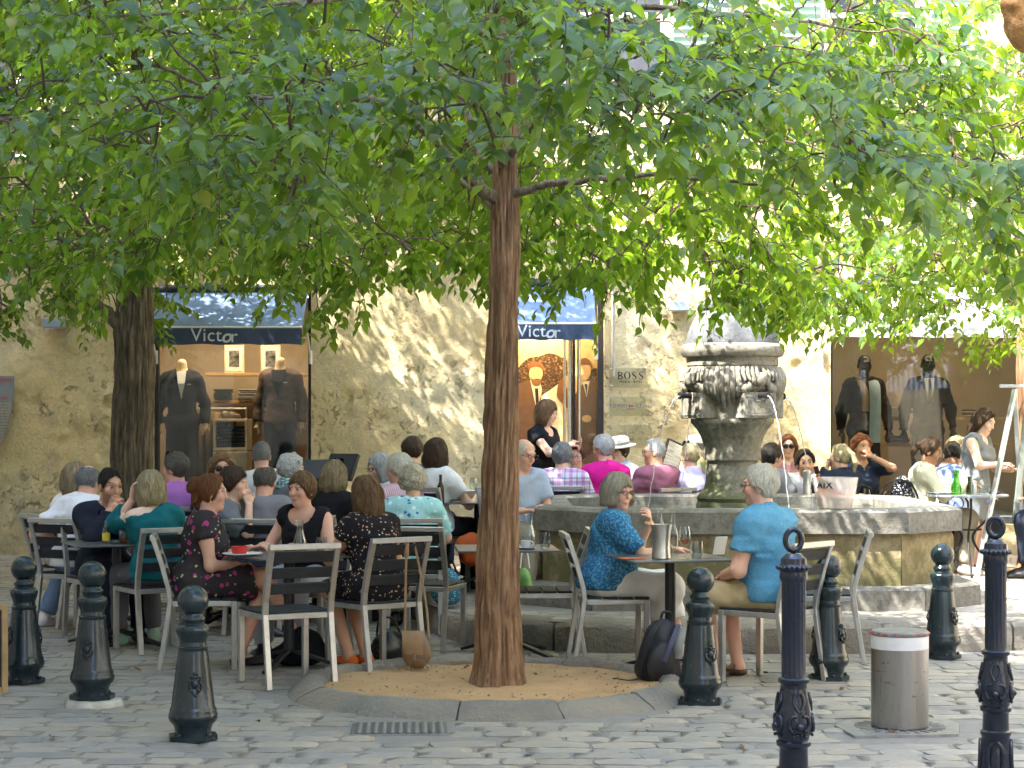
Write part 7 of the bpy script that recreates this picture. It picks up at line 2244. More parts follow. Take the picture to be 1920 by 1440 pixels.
def tumbler(label, px, d, h=.105, r_=.038, fill=0, liq=None, z=None):
    o = ware('tumbler', label, 'glass', px, d, z)
    shell(o, [(0, 0), (r_ * .72, .002), (r_ * .80, .01), (r_ * 1.02, h * .55), (r_ * .92, h)], M_CLEAR, 'bowl')
    if fill: m = MB(); m.lathe([(r_ * .7, .006), (r_ * .95, h * fill), (0, h * fill)], 18); m.build('drink', liq or M_CLEAR, o)
    return o
def carafe(label, px, d, h=.215, mat=None, name='carafe', z=None):
    o = ware(name, label, 'carafe', px, d, z)
    s_ = h / .215
    shell(o, [(0, 0), (.042 * s_, .002), (.046 * s_, .02 * s_), (.044 * s_, .07 * s_), (.026 * s_, .13 * s_), (.021 * s_, .165 * s_), (.030 * s_, h)], mat or M_CLEAR, 'body', 22)
    return o
def bottle(label, px, d, h=.30, r_=.037, mat=None, lab=None, z=None, cap=None):
    o = ware('bottle', label, 'bottle', px, d, z)
    m = MB(); m.lathe([(0, 0), (r_ * .9, .002), (r_, .012), (r_, h * .52), (r_ * .88, h * .60), (r_ * .42, h * .74), (r_ * .36, h * .93), (r_ * .44, h * .94), (r_ * .44, h * .98), (r_ * .34, h)], 20, cap=False); m.build('body', mat or M_CLEAR, o, 50)
    if lab: m = MB(); m.lathe([(r_ * 1.012, h * .12), (r_ * 1.012, h * .45)], 20, cap=False); m.build('label', lab, o)
    if cap: m = MB(); m.lathe([(r_ * .48, h * .80), (r_ * .48, h * .985), (0, h * .99)], 14); m.build('foil', cap, o)
    return o
def wine_glass(label, px, d, fill=True, s_=1.0, z=None):
    o = ware('wine_glass', label, 'glass', px, d, z)
    shell(o, [(0, .085 * s_), (.022 * s_, .095 * s_), (.038 * s_, .125 * s_), (.036 * s_, .165 * s_), (.029 * s_, .205 * s_)], M_CLEAR, 'bowl', 22)
    m = MB(); m.lathe([(.034 * s_, 0), (.033 * s_, .003), (.006 * s_, .008), (.0038 * s_, .03 * s_), (.004 * s_, .085 * s_)], 18); m.build('stem', M_CLEAR, o, 50)
    if fill: m = MB(); m.lathe([(0, .088 * s_), (.021 * s_, .098 * s_), (.033 * s_, .122 * s_), (0, .122 * s_)], 18); m.build('wine', M_ROSE, o)
    return o
def plate_(label, px, d, r_=.11):
    o = ware('plate', label, 'plate', px, d); m = MB(); m.lathe([(r_ * .55, 0), (r_ * .6, .004), (r_, .014), (r_ * .98, .017), (r_ * .62, .008), (0, .007)], 28); m.build('dish', M_PORC, o); return o
def bowl_(label, px, d, z0=0, r_=.055):
    o = ware('bowl', label, 'bowl', px, d); o.location.z += z0
    m = MB(); m.lathe([(r_ * .8, 0), (r_ * .85, .003), (r_, .045), (r_ * .95, .046), (r_ * .8, .008), (0, .008)], 28); m.build('dish', M_REDB, o); return o
# the couple's table
o = ware('wine_bucket', 'tapered steel wine bucket on the couple\'s table', 'bucket', 1240, 12.32)
m = MB(); m.lathe([(.056, 0), (.060, .004), (.056, .07), (.055, .11), (.060, .17), (.068, .215), (.065, .215), (.056, .16), (.052, .02), (0, .02)], 36); m.build('body', M_INOX if False else M_STEEL, o)
bottle('clear bottle standing in the steel wine bucket', 1237, 12.30, .27, .036, z=TH + .05)
bottle('clear water bottle beside the steel wine bucket', 1262, 12.38, .275, .034)
wine_glass('stemmed glass of rose wine on the couple\'s table', 1284, 12.28, True, 1.0)
tumbler('water tumbler beside the rose wine glass', 1306, 12.25, .115, .042, .35)
o = ware('menu_card', 'white menu card standing at the far edge of the couple\'s table', 'menu', 1350, 12.66); m = MB(); m.box((0, 0, .06), (.09, .006, .12), 0, Euler((.3, 0, .5))); m.build('card', M_WHITE, o)
o = ware('napkin', 'terracotta napkin under the arm in blue floral', 'napkin', 1185, 12.30); m = MB(); m.box((0, 0, .004), (.16, .10, .006), .002, Euler((0, 0, .2))); m.build('cloth', simple('terracotta napkin', (.45, .13, .06), .8), o)
o = ware('fork', 'fork lying beside the water tumbler', 'fork', 1328, 12.3); m = MB(); m.bar((-.06, 0, .004), (.05, .02, .004), .006, .003); m.box((.075, .025, .004), (.05, .018, .002), 0, Euler((0, 0, .2))); m.build('handle', M_CUT, o)
# table right of the trunk
carafe('clear carafe beside the trunk', 992, 13.45, .225)
o = ware('coffee_cup', 'white coffee cup on a saucer beside the trunk', 'cup', 986, 13.25)
m = MB(); m.lathe([(.045, 0), (.07, .010), (.068, .012), (.03, .005), (0, .005)], 24); m.build('saucer', simple('violet rimmed saucer', (.30, .28, .40), .3), o)
m = MB(); m.lathe([(.022, .006), (.034, .030), (.036, .058), (.033, .058), (.030, .03), (0, .012)], 22); m.build('cup', M_PORC, o)
m = MB(); m.tube([(.034 + .016 * math.sin(a), 0, .035 + .016 * math.cos(a)) for a in [PI * k / 8 for k in range(9)]], .004, 6); m.build('handle', M_PORC, o)
tumbler('water tumbler beside the coffee cup', 1022, 13.3, .112, .040, .3)
# far left table
o = bottle('small clear bottle with yellow label', 199, 13.85, .165, .028, None, simple('yellow label', (.75, .58, .03), .5, 0, .1, 40, c2=(.78, .62, .05)))
tumbler('tall glass beside the yellow labelled bottle', 231, 13.85, .12, .032, .3, M_ROSE)
o = ware('ashtray', 'small glass ashtray beside the yellow labelled bottle', 'ashtray', 215, 13.82); m = MB(); m.lathe([(.035, 0), (.045, .022), (.040, .022), (.033, .006), (0, .006)], 20); m.build('dish', M_CLEAR, o)
# near left table
plate_('white plate under the red bowl', 455, 12.62, .13); bowl_('glossy red bowl near the woman with the bun', 449, 12.62, .012)
carafe('clear carafe in the middle of the near table', 562, 12.85, .215)
tumbler('water tumbler beside the carafe on the near table', 603, 12.9, .10, .038, .3)
plate_('white plate on the near table behind the empty chair', 590, 12.60, .12); bowl_('red bowl beside the long haired woman', 640, 12.85, .0)
# left of the trunk
for k, (px, d, l) in enumerate(((843, 16.1, 'first'), (862, 16.2, 'second'), (888, 16.15, 'third'))): wine_glass('%s stemmed glass from the left on the table beside the trunk' % l, px, d, False, .95)
bottle('dark beer bottle beside the turquoise blouse', 826, 15.75, .23, .03, simple('brown glass', (.06, .025, .01), .1))
o = ware('folded_menu', 'open white menu held near the stemmed glasses', 'menu', 872, 16.05); m = MB(); m.box((0, 0, .05), (.16, .006, .16), 0, Euler((1.0, 0, .4))); m.build('card', M_WHITE, o)
# behind the fountain
wine_glass('glass of rose beside the plaid shirt', 1119, 18.95, True, 1.1)
# round table at the right
carafe('bright green glass bottle on the round table', 1793, 17.62, .22, M_GREENG)
carafe('low olive oil bottle on the round table', 1818, 17.7, .16, tint_glass('olive glass', (.35, .42, .06, 1)))
o = ware('pepper_mill', 'steel pepper mill on the round table', 'mill', 1826, 17.65); m = MB(); m.lathe([(.026, 0), (.026, .09), (.022, .10), (.026, .11), (.02, .125), (0, .128)], 16); m.build('body', M_STEEL, o)
o = ware('salt_shaker', 'clear salt shaker with steel cap on the round table', 'shaker', 1840, 17.62); m = MB(); m.lathe([(.024, 0), (.026, .08), (.02, .09)], 16); m.build('body', M_CLEAR, o); m = MB(); m.lathe([(.022, .088), (.022, .11), (.01, .12), (0, .121)], 16); m.build('cap', M_STEEL, o)
tumbler('short tumbler on the round table', 1851, 17.6, .08, .036)
o = ware('glasses_case', 'dark glasses case on the round table', 'case', 1866, 17.6); m = MB(); m.ball((0, 0, .022), .02, 12, 8, (3.2, 1.4, 1.05)); m.build('shell', simple('plum case', (.05, .02, .04), .4), o)
plate_('white plate in front of the cream sweater', 1765, 17.75, .12)
tumbler('small glass in front of the red curls', 1626, 19.25, .12, .036, .5)
wine_glass('wine glass in front of the young man in white', 1492, 18.95, True, 1.0)
# drink in the hand of the red haired woman
# things on the fountain rim
RZ = PLAT + .737
o = ware('ice_bucket', 'frosted ice bucket with bold black letters on the basin rim', 'bucket', 1566, 14.80, RZ)
prof = [(.115, 0), (.125, .01), (.155, .13), (.172, .235)]
m = MB(); m.lathe(prof + [(.168, .235), (.150, .13), (.118, .014), (0, .012)], 40, cap=False); m.build('body', M_BUCKET, o, 50)
m = MB(); m.lathe([(.11, .014), (.135, .09), (0, .095)], 28); m.build('iced_wine', simple('pink ice', (.80, .52, .38), .3, 0, .2, 14, c2=(.85, .74, .66)), o)
for k, ch in enumerate('AIX'):
    a = R(-90 - 52 + k * 13.5); text_obj(ch, .075, M_INK, o, (.1655 * math.cos(a), .1655 * math.sin(a), .180), (R(83), 0, a + PI / 2), .001, .002)
bo = bottle('rose wine bottle leaning in the frosted ice bucket', 1548, 14.80, .31, .038, tint_glass('pink bottle', (.95, .55, .38, 1)), None, RZ + .02, BLACK)
bo.rotation_euler = (0, R(-14), 0)
bo = bottle('second bottle lying low in the frosted ice bucket', 1580, 14.80, .26, .036, tint_glass('pink bottle', (.95, .55, .38, 1)), None, RZ + .06, BLACK); bo.rotation_euler = (0, R(-58), 0); bo.location.x += .05
o = ware('tall_mill', 'tall steel pepper mill on the basin rim', 'mill', 1513, 17.70, PLAT + .737); o.location.y = 17.72; o.location.x = at(1513, 800, 17.72).x
m = MB(); m.lathe([(.038, 0), (.036, .10), (.034, .17), (.038, .18), (.038, .205), (.02, .215), (0, .216)], 18); m.build('body', M_STEEL, o)

# ================================================================== bags
def blob(name, parent, prims, mat, step=.012, rip=.006, freq=(12, 12, 12), lo=(-.4, -.4, -.05), hi=(.4, .4, .7), flat=True):
    F = Field(lo, hi, step)
    for p in prims:
        if p[0] == 'e': F.ell(p[1], p[2], None, p[3])
        else: F.cone(p[1], p[2], p[3], p[4], p[5])
    F.ripple(rip, freq, 7)
    if flat: F.clip((0, 0, .003), (0, 0, -1))
    V, Q = F.mesh(); return link(name, np_mesh(name, V, Q, mat, True), parent)
M_TAN_L = simple('tan leather', (.40, .25, .14), .5, 0, .15, 10, .2, 60); M_TAN_D = simple('brown leather', (.24, .15, .085), .55, 0, .15, 10)
cx, cy = at(781, 1200, 12.42).x, 12.42
o = thing('shoulder_bag', 'tan leather bag hanging by its strap from a chair back', 'bag', (cx, cy, .045), -.35)
blob('body', o, [('e', (0, 0, .09), (.105, .05, .10), .02), ('e', (0, 0, .14), (.085, .042, .09), .03)], M_TAN_D, .008, .005, hi=(.3, .3, .4), flat=False)
m = MB(); V = []; F_ = []
for j in range(9):
    for i in range(9):
        u, v = i / 8 - .5, j / 8; V.append((u * (.15 - .02 * v), -.052 - .012 * math.sin(PI * v) - .006 * math.cos(u * 4), .235 - .15 * v))
for j in range(8):
    for i in range(8): F_.append((j * 9 + i, (j + 1) * 9 + i, (j + 1) * 9 + i + 1, j * 9 + i + 1))
n = len(V); m.add(V + [(x, y + .006, z) for x, y, z in V], F_ + [tuple(k + n for k in q)[::-1] for q in F_]); m.build('flap', M_TAN_L, o, 60)
m = MB(); m.box((.01, -.062, .075), (.022, .012, .05), .004); m.tube([(.0, -.06, .06), (-.02, -.062, .02), (-.01, -.06, -.02)], .004, 6); m.tube([(.02, -.06, .06), (.07, -.06, .05), (.10, -.05, .0)], .004, 6); m.build('buckle', M_TAN_D, o)
m = MB(); m.tube(catmull([(-.08, 0, .19), (-.075, .0, .48), (-.068, .0, .74), (-.064, .02, .815), (-.06, .05, .79)], 5), .006, 6, sec=(.5, 1.4)); m.tube(catmull([(.085, 0, .19), (.055, .03, .38), (.0, .05, .62), (-.045, .06, .79)], 5), .006, 6, sec=(.5, 1.4)); m.box((-.068, -.004, .74), (.034, .010, .10), .004); m.build('strap', M_TAN_L, o, 60)
M_BLK_L = simple('black bag leather', (.012, .012, .013), .28, 0, .3, 12, .3, 40)
p = at(728, 1232, 13.1); o = thing('handbag', 'black shiny handbag on the paving beside the tan bag', 'bag', (p.x, p.y, 0), .4)
blob('body', o, [('e', (0, 0, .07), (.15, .08, .085), .03), ('e', (.02, 0, .13), (.11, .055, .08), .04)], M_BLK_L, .010, .012, (14, 14, 14), hi=(.3, .3, .4))
m = MB(); m.tube(catmull([(-.08, 0, .17), (-.05, .03, .27), (.04, .03, .28), (.09, 0, .17)], 5), .008, 6); m.build('handle', M_BLK_L, o, 60)
m = MB(); m.tube([(.09 + .014 * math.cos(a), -.06, .11 + .02 * math.sin(a)) for a in [2 * PI * k / 12 for k in range(12)]], .004, 6, closed=True); m.build('buckle', M_STEEL, o)
p = at(560, 1255, 12.9); o = thing('floor_bag', 'black cloth bag under the near table', 'bag', (p.x, p.y, 0), .1)
blob('body', o, [('e', (0, 0, .07), (.19, .11, .09), .03), ('e', (.05, 0, .15), (.12, .08, .10), .05)], BLACK, .014, .016, (11, 11, 11))
# backpack
p = at(1228, 1290, 11.95); o = thing('backpack', 'black and navy backpack leaning on the paving beside the bollard', 'backpack', (p.x, p.y, 0), .35)
o.rotation_euler = (0, R(10), .35)
BPN = simple('navy pack cloth', (.010, .011, .022), .6, 0, .3, 10, .6, 40); BPG = simple('charcoal pack cloth', (.010, .010, .011), .6, 0, .3, 10, .4, 40); BPL = simple('grey pack panel', (.20, .20, .19), .7)
blob('body', o, [('e', (0, 0, .19), (.135, .095, .215), .05), ('e', (0, -.0, .08), (.145, .105, .10), .05)], BPN, .011, .010, hi=(.4, .4, .6))
blob('front_pocket', o, [('e', (-.02, -.085, .14), (.105, .055, .13), .03)], BPG, .010, .008, hi=(.4, .4, .5), flat=True)
m = MB(); m.tube(catmull([(-.06, -.07, .38), (-.13, -.10, .28), (-.155, -.08, .12), (-.13, -.05, .03)], 5), .018, 6, sec=(.45, 1.3)); m.build('shoulder_strap', BPG, o, 60)
m = MB(); m.tube(catmull([(.06, -.07, .38), (.0, -.14, .27), (-.03, -.145, .15)], 5), .012, 6, sec=(.5, 1.4)); m.build('compression_strap', simple('violet strap', (.05, .05, .10), .6), o, 60)
m = MB(); m.tube(catmull([(-.03, 0, .395), (-.02, .0, .44), (.03, .0, .44), (.04, 0, .395)], 4), .009, 6); m.build('grab_handle', BPG, o)
m = MB(); m.tube(catmull([(.09, -.06, .36), (.055, -.115, .27), (.06, -.12, .18)], 5), .028, 7, sec=(.4, 1.2)); m.build('panel', BPL, o, 60)
m = MB(); m.tube(catmull([(-.13, -.06, .03), (-.22, -.12, .012), (-.30, -.11, .010), (-.34, -.15, .010)], 5), .010, 6, sec=(.4, 1.2)); m.build('loose_strap', BPG, o, 60)
# other bags
p = at(838, 1140, 14.75); o = thing('tote_bag', 'blue dotted tote bag on the kerb behind the empty chair', 'bag', (p.x, p.y, gz(p.x, p.y) + .02), .3)
blob('body', o, [('e', (0, 0, .10), (.13, .09, .12), .03), ('e', (0, 0, .19), (.10, .07, .08), .05)], cloth('blue dotted tote', (.04, .16, .25), pat='flower', cols=((60, .25, (.45, .6, .65, 1)),)), .012, .012)
m = MB(); m.tube(catmull([(-.07, 0, .24), (-.03, .02, .33), (.04, .02, .33), (.08, 0, .23)], 4), .008, 6); m.build('handle', BLACK, o)
p = at(983, 1090, 14.0); o = thing('shopping_bag', 'bright green shopping bag hanging beside the trunk', 'bag', (p.x, p.y, .36), .3)
blob('body', o, [('e', (0, 0, .10), (.05, .06, .09), .03), ('e', (.02, 0, .04), (.05, .05, .05), .03)], simple('green bag', (.16, .36, .09), .5, 0, .3, 12, .5, 24), .010, .010, flat=False)
m = MB(); m.tube(catmull([(-.03, 0, .19), (-.01, .01, .32), (.02, .01, .32), (.04, 0, .19)], 4), .005, 6); m.build('handle', M_WHITE, o)
p = at(1692, 930, 17.75); o = thing('dotted_bag', 'black bag with white dots on the scrolled iron chair', 'bag', (p.x, p.y, gz(p.x, p.y) + .60), .2)
blob('body', o, [('e', (0, 0, .12), (.11, .06, .14), .03), ('e', (0, 0, .21), (.08, .05, .09), .04)], cloth('black dotted cloth', (.02, .02, .03), pat='flower', cols=((55, .32, (.75, .75, .75, 1)),)), .010, .010, flat=False)
p = at(884, 1012, 15.9); o = thing('orange_wrap', 'orange cloth over a chair left of the trunk', 'cloth', (p.x, p.y, .45), .2)
blob('folds', o, [('e', (0, 0, .14), (.14, .12, .10), .03), ('e', (.03, .03, .05), (.13, .12, .08), .04)], simple('orange cloth', (.62, .12, .02), .8, 0, .15, 8), .014, .014, flat=False)

# ================================================================== menu boards and easel
def menu_board(label, px, py, d, w, h, tilt, rz, face_mat, z_pole=True):
    c = at(px, py, d); g = gz(c.x, c.y)
    o = thing('menu_board', label, 'menu board', (c.x, c.y, g), rz)
    m = MB(); rot = Euler((R(-tilt), 0, 0)); m.box((0, 0, c.z - g), (w, .035, h), .004, rot); b = m.build('board', simple('menu board black', (.025, .022, .02), .45), o)
    M_ = rot.to_matrix(); off = M_ @ Vector((0, -.0195, 0))
    m = MB(); m.box(Vector((0, 0, c.z - g)) + off, (w * .86, .004, h * .90), 0, rot); m.build('sheet', face_mat, b)
    m = MB(); m.tube([(0, .03, .02), (0, .03, c.z - g - .02)], .016, 8); m.lathe([(.15, 0), (.15, .015), (.02, .025)], 20, (0, .03, 0)); m.build('stand', M_BLACK, o)
    return o
t = NT('menu sheet'); co = t.coords('Object', (1, 1, 1))
wv = t.noise(t.coords('Object', (2, 1, 26)), 3, 2)
t.set(color=t.mix(t.ramp(wv, [(.52, (0, 0, 0)), (.56, (1, 1, 1))]), (.62, .56, .44, 1), (.40, .34, .25, 1)), rough=.5)
mb_ = menu_board('slanted menu board with paper sheet beside the mauve tee', 1182, 857, 18.95, .20, .50, 8, .0, t.mat)
mb_.rotation_euler = (0, R(22), .45)
menu_board('black slanted menu stand under the shop window', 598, 882, 17.2, .34, .22, 40, .3, simple('dark sheet', (.03, .03, .03), .6))
menu_board('second black menu stand tilted towards the window edge', 640, 876, 17.4, .30, .26, 30, -.5, MATS['dark sheet'])
a = at(1830, 1105, 17.2); b = at(1903, 730, 17.4); c = at(1915, 1085, 17.6)
o = thing('metal_easel', 'tall grey metal easel frame beside the tree', 'easel', (a.x, a.y, 0))
L = Vector((a.x, a.y, 0))
m = MB(); m.bar(Vector((a.x, a.y, gz(a.x, a.y))) - L, b - L, .045, .03, .003); m.build('front_leg', M_ZINC, o)
m = MB(); m.bar(Vector((c.x + .12, c.y + .35, gz(c.x, c.y))) - L, b + Vector((.01, .05, 0)) - L, .04, .03, .003); m.build('rear_leg', M_ZINC, o)
m = MB(); m.bar(b - L + Vector((-.11, .09, .03)), b - L + Vector((.12, .09, .03)), .04, .03, .003); m.build('top_bar', M_ZINC, o)
m = MB(); q_ = b - L; m.box((q_.x + .10, q_.y + .16, q_.z - .62), (.05, .03, 1.15), .003, Euler((0, R(6), 0))); m.build('back_strut', simple('grey green panel', (.16, .18, .16), .6), o)

# ================================================================== shop displays
def rel(px, py, dy): return at(px, py, WALL_Y + dy)
def display(name, label, cat, loc): return thing(name, label, cat, loc)
# left window
SH = M_WOOD
def shelf(label, px0, px1, py, dy=1.25, dep=.35):
    a, b = rel(px0, py, dy), rel(px1, py, dy)
    o = display('display_shelf', label, 'shelf', ((a.x + b.x) / 2, a.y + .1, a.z))
    m = MB(); m.box((0, 0, 0), (b.x - a.x, dep, .035), .003); m.build('board', SH, o)
    m = MB(); m.box((0, .12, -.06), (.03, .1, .08)); m.build('bracket', SH, o)
shelf('upper wooden shelf carrying framed photographs', 386, 583, 702); shelf('middle wooden shelf with folded jumpers', 386, 560, 754)
shelf('shelf with pale folded shirts behind the dark mannequins', 1640, 1900, 785); shelf('lower shelf with dark folded clothes in the far window', 1640, 1900, 835)
def picture(label, px0, py0, px1, py1):
    a, b = rel(px0, py0, 1.2), rel(px1, py1, 1.2); w, h = b.x - a.x, a.z - b.z
    o = display('framed_photograph', label, 'picture', ((a.x + b.x) / 2, a.y, b.z))
    m = MB(); m.box((0, 0, h / 2), (w, .02, h), .003); m.build('frame', simple('gilt frame', (.62, .50, .28), .5), o)
    m = MB(); m.box((0, -.012, h / 2), (w * .84, .004, h * .86)); m.build('mount', simple('cream mount', (.66, .60, .48), .7), o)
    t = NT('dark photograph'); t.set(color=t.ramp(t.noise(t.coords('Object'), 22, 4), [(.4, (.02, .018, .015, 1)), (.65, (.22, .19, .15, 1))]), rough=.4)
    m = MB(); m.box((0, -.016, h * .52), (w * .52, .003, h * .58)); m.build('print', t.mat, o)
picture('framed dark photograph on the upper shelf left of the other', 421, 647, 458, 700); picture('framed dark photograph behind the headless bust in the brown blazer', 489, 647, 526, 700)
def folded(label, px, py, dy, n, w, cols, h=.022):
    p_ = rel(px, py, dy); o = display('folded_clothes', label, 'clothes', (p_.x, p_.y + .05, p_.z + .018))
    r = random.Random(int(px)); 
    for k in range(n):
        m = MB(); m.box((r.uniform(-.01, .01), 0, h * (k + .5)), (w * r.uniform(.9, 1.05), .24, h * .92), h * .4); m.build('garment', cols[k % len(cols)], o, 60)
DK = cloth('dark folded wool', (.03, .03, .035)); PL = cloth('pale folded cotton', (.48, .40, .28)); GR = cloth('grey folded wool', (.10, .10, .11))
folded('stack of dark green books or jumpers on the middle shelf', 418, 753, 1.2, 6, .20, [DK, cloth('bottle green wool', (.015, .04, .025))]); folded('stack of grey jumpers on the middle shelf', 470, 753, 1.2, 6, .28, [GR, cloth('taupe wool', (.25, .21, .17))])
folded('pale folded shirts between the dark mannequins', 1683, 784, 1.2, 5, .24, [PL]); folded('pale folded shirts near the easel', 1830, 784, 1.2, 4, .26, [PL, GR]); folded('dark folded clothes low between the dark mannequins', 1683, 834, 1.2, 4, .26, [GR, DK]); folded('dark folded clothes low behind the second mannequin', 1835, 834, 1.2, 4, .26, [DK])
# box with shoe
a = rel(399, 788, .75); b = rel(464, 842, .75); o = display('display_box', 'white edged display box with folded jeans inside', 'display box', ((a.x + b.x) / 2, a.y, b.z))
w, h = b.x - a.x, a.z - b.z
m = MB()
for q_, s_ in (((0, .2, h), (w, .4, .03)), ((0, .2, 0), (w, .4, .03)), ((-w / 2 + .015, .2, h / 2), (.03, .4, h - .03)), ((w / 2 - .015, .2, h / 2), (.03, .4, h - .03))): m.box(q_, s_, .003)
m.build('frame', simple('pale box', (.50, .42, .32), .5), o)
for k in range(6):
    m = MB(); m.box((0, .2, .04 + k * .042), (w * .8, .28, .034), .012); m.build('garment', cloth('folded denim', (.03, .045, .08)), o, 60)
o2 = display('loafer', 'brown leather loafer on the display box', 'shoe', (b.x - .20, a.y + .12, a.z + .02)); o2.rotation_euler = (0, 0, .5)
blob('upper', o2, [('c', (-.10, 0, .035), (.08, 0, .03), .036, .030, .02), ('e', (-.08, 0, .05), (.05, .034, .045), .02)], simple('loafer leather', (.09, .055, .035), .4), .008, .002, lo=(-.2, -.1, -.01), hi=(.2, .1, .15))
a = rel(399, 847, .72); o = display('plinth', 'pale plinth under the display box', 'plinth', ((rel(399, 850, .72).x + rel(464, 850, .72).x) / 2, a.y, .42)); m = MB(); m.box((0, .2, (a.z - .42) / 2), (w, .4, a.z - .42), .004); m.build('block', simple('pale box', (.5, .42, .32)), o)
# rail of hanging jackets
o = display('clothes_rail', 'rail of tan hanging jackets beside the suit', 'clothes rail', (rel(410, 800, 1.0).x, WALL_Y + 1.05, .42))
m = MB(); m.tube([(-.3, 0, 1.32), (.32, 0, 1.32)], .012, 8); m.tube([(.32, 0, 0), (.32, 0, 1.32)], .012, 8); m.tube([(-.3, 0, 0), (-.3, 0, 1.32)], .012, 8); m.build('rail', M_STEEL, o)
for k in range(5):
    m = MB(); x = -.2 + k * .09; m.box((x, 0, .86), (.06, .42, .84), .03); m.build('jacket', cloth('tan jacket', (.24, .155, .07)), o, 60)
# mannequins
SUIT = cloth('charcoal suit', (.026, .028, .034)); BLAZ = cloth('brown blazer', (.11, .075, .062)); BLKSUIT = cloth('black suit', (.016, .015, .017)); COAT = cloth('black coat', (.018, .018, .02)); 
SKINS['wood'] = simple('cream mannequin', (.62, .46, .27), .5, 0, .06); SKINS['gloss'] = simple('black mannequin gloss', (.010, .010, .010), .32, spec=.35)
def lapels(shirt, tie=None, w=.055):
    def f(c):
        Nk, TR, root = c['Nk'], c['TR'], c['root']
        P = lambda x, y, z: Vector(Nk + TR @ np.array([x, y, z]))
        m = MB(); V = [P(-w, .10, .02), P(w, .10, .02), P(w * .7, .150, -.12), P(0, .152, -.30), P(-w * .7, .150, -.12)]
        m.add(V + [v + Vector((0, -.03, 0)) for v in V], [(0, 4, 3, 2, 1), (5, 6, 7, 8, 9), (0, 1, 6, 5), (1, 2, 7, 6), (2, 3, 8, 7), (3, 4, 9, 8), (4, 0, 5, 9)]); m.build('shirt_front', shirt, root, 0)
        if tie is not None:
            m = MB(); m.tube([P(0, .118, .012), P(0, .142, -.02), P(0, .166, -.12), P(0, .166, -.29)], [.014, .015, .02, .022], 6, sec=(.35, 1)); m.build('tie', tie, root, 60)
    return f
def pocket_square(c):
    Nk, TR = c['Nk'], c['TR']; m = MB(); m.box(Vector(Nk + TR @ np.array([-.09, .150, -.13])), (.045, .008, .012)); m.build('pocket_square', M_WHITE, c['root'])
MG = 'shop window mannequins'
def mann(**k): return person(stand=True, name='mannequin', cat='mannequin', group=MG, lean=0, hp=0, shift=.44, **k)
mann(label='headless mannequin in charcoal suit with open white shirt', px=341, py=662, d=WALL_Y + .62, face=-84, skin='wood', hair=None, top=('jacket', SUIT), bottom=('trousers', SUIT), headless=True, arms=dict(L=(-.30, .06, .98), R=(.30, .08, .94)), extra=many(lapels(W_TEE), pocket_square), shoe=S_BLACK, headcol=SKINS['wood'])
mann(label='headless mannequin in brown blazer over quilted waistcoat and jeans', px=525, py=656, d=WALL_Y + .62, face=-96, skin='wood', hair=None, top=('jacket', BLAZ), bottom=('jeans', cloth('indigo jeans', (.02, .035, .075))), headless=True, arms=dict(L=(-.28, .04, .98), R=(.28, .06, .98)), extra=many(lapels(cloth('quilted navy', (.02, .022, .03)), None, .085), pocket_square), shoe=S_BLACK, headcol=SKINS['wood'])
def long_scarf(c):
    m = MB(); Nk, TR = c['Nk'], c['TR']; P = lambda x, y, z: Vector(Nk + TR @ np.array([x, y, z]))
    m.tube(catmull([P(-.05, -.06, .04), P(-.10, .02, .02), P(-.085, .14, -.10), P(-.08, .175, -.35), P(-.075, .165, -.72)], 5), [.03 + .03 * min(1, k / 8) for k in range(21)], 8, sec=(.4, 1.2)); m.build('pale_scarf', cloth('pale blue scarf cloth', (.42, .52, .56)), c['root'], 70)
    m = MB(); m.tube(catmull([P(.05, -.05, .05), P(.09, .05, .02), P(.04, .15, -.12), P(.035, .17, -.36)], 5), .038, 8, sec=(.5, 1.1)); m.build('tan_scarf', cloth('tan check scarf', (.34, .22, .11)), c['root'], 70)
mann(label='black mannequin in dark coat with pale blue scarf', px=1621, py=683, d=WALL_Y + .62, face=-82, skin='gloss', hair=None, top=('jacket', COAT), bottom=('trousers', DK), arms='down', extra=long_scarf, shoe=S_BLACK, headcol=SKINS['gloss'])
mann(label='black mannequin in black suit, pale shirt and tie', px=1740, py=682, d=WALL_Y + .62, face=-92, skin='gloss', hair=None, top=('jacket', BLKSUIT), bottom=('trousers', BLKSUIT), arms='down', extra=lapels(cloth('cream shirt', (.66, .58, .42)), BLACK, .06), shoe=S_BLACK, headcol=SKINS['gloss'])

# poster inside the doorway: a printed panel with three figures in sepia
PX0, PX1 = 968, 1118
a, b = rel(PX0 - 12, 610, .42), rel(PX1 + 16, 1010, .42)
o = thing('door_poster', 'large sepia fashion poster with three figures inside the doorway', 'poster', ((a.x + b.x) / 2, a.y, b.z))
def ppx(px, py):
    q_ = rel(px, py, .42); return (q_.x - o.location.x, q_.z - o.location.z)
def ink(name, c, var=.15): return simple('print ' + name, c, .55, 0, var, 14)
m = MB(); m.box((0, .012, (a.z - b.z) / 2), (b.x - a.x, .012, a.z - b.z)); m.build('panel', ink('sky', (.70, .47, .20), .15), o, 0)
t = NT('print tree'); t.set(color=t.ramp(t.noise(t.coords('Object'), 38, 4, .7), [(.50, (.05, .022, .006, 1)), (.66, (.36, .20, .06, 1))]), rough=.55); M_PT = t.mat
def flat(name, pts, mat, k, sm=True):
    P = [Vector((*ppx(x, y), 0)) for x, y in pts]
    if sm: P = catmull(P + [P[0]], 4)[:-1]
    m = MB(); y = .004 - k * .0022
    c_ = sum(P, Vector()) / len(P); n = len(P)
    m.add([(p.x, y, p.y) for p in P], [tuple(range(n))]); m.build(name, mat, o, 0)
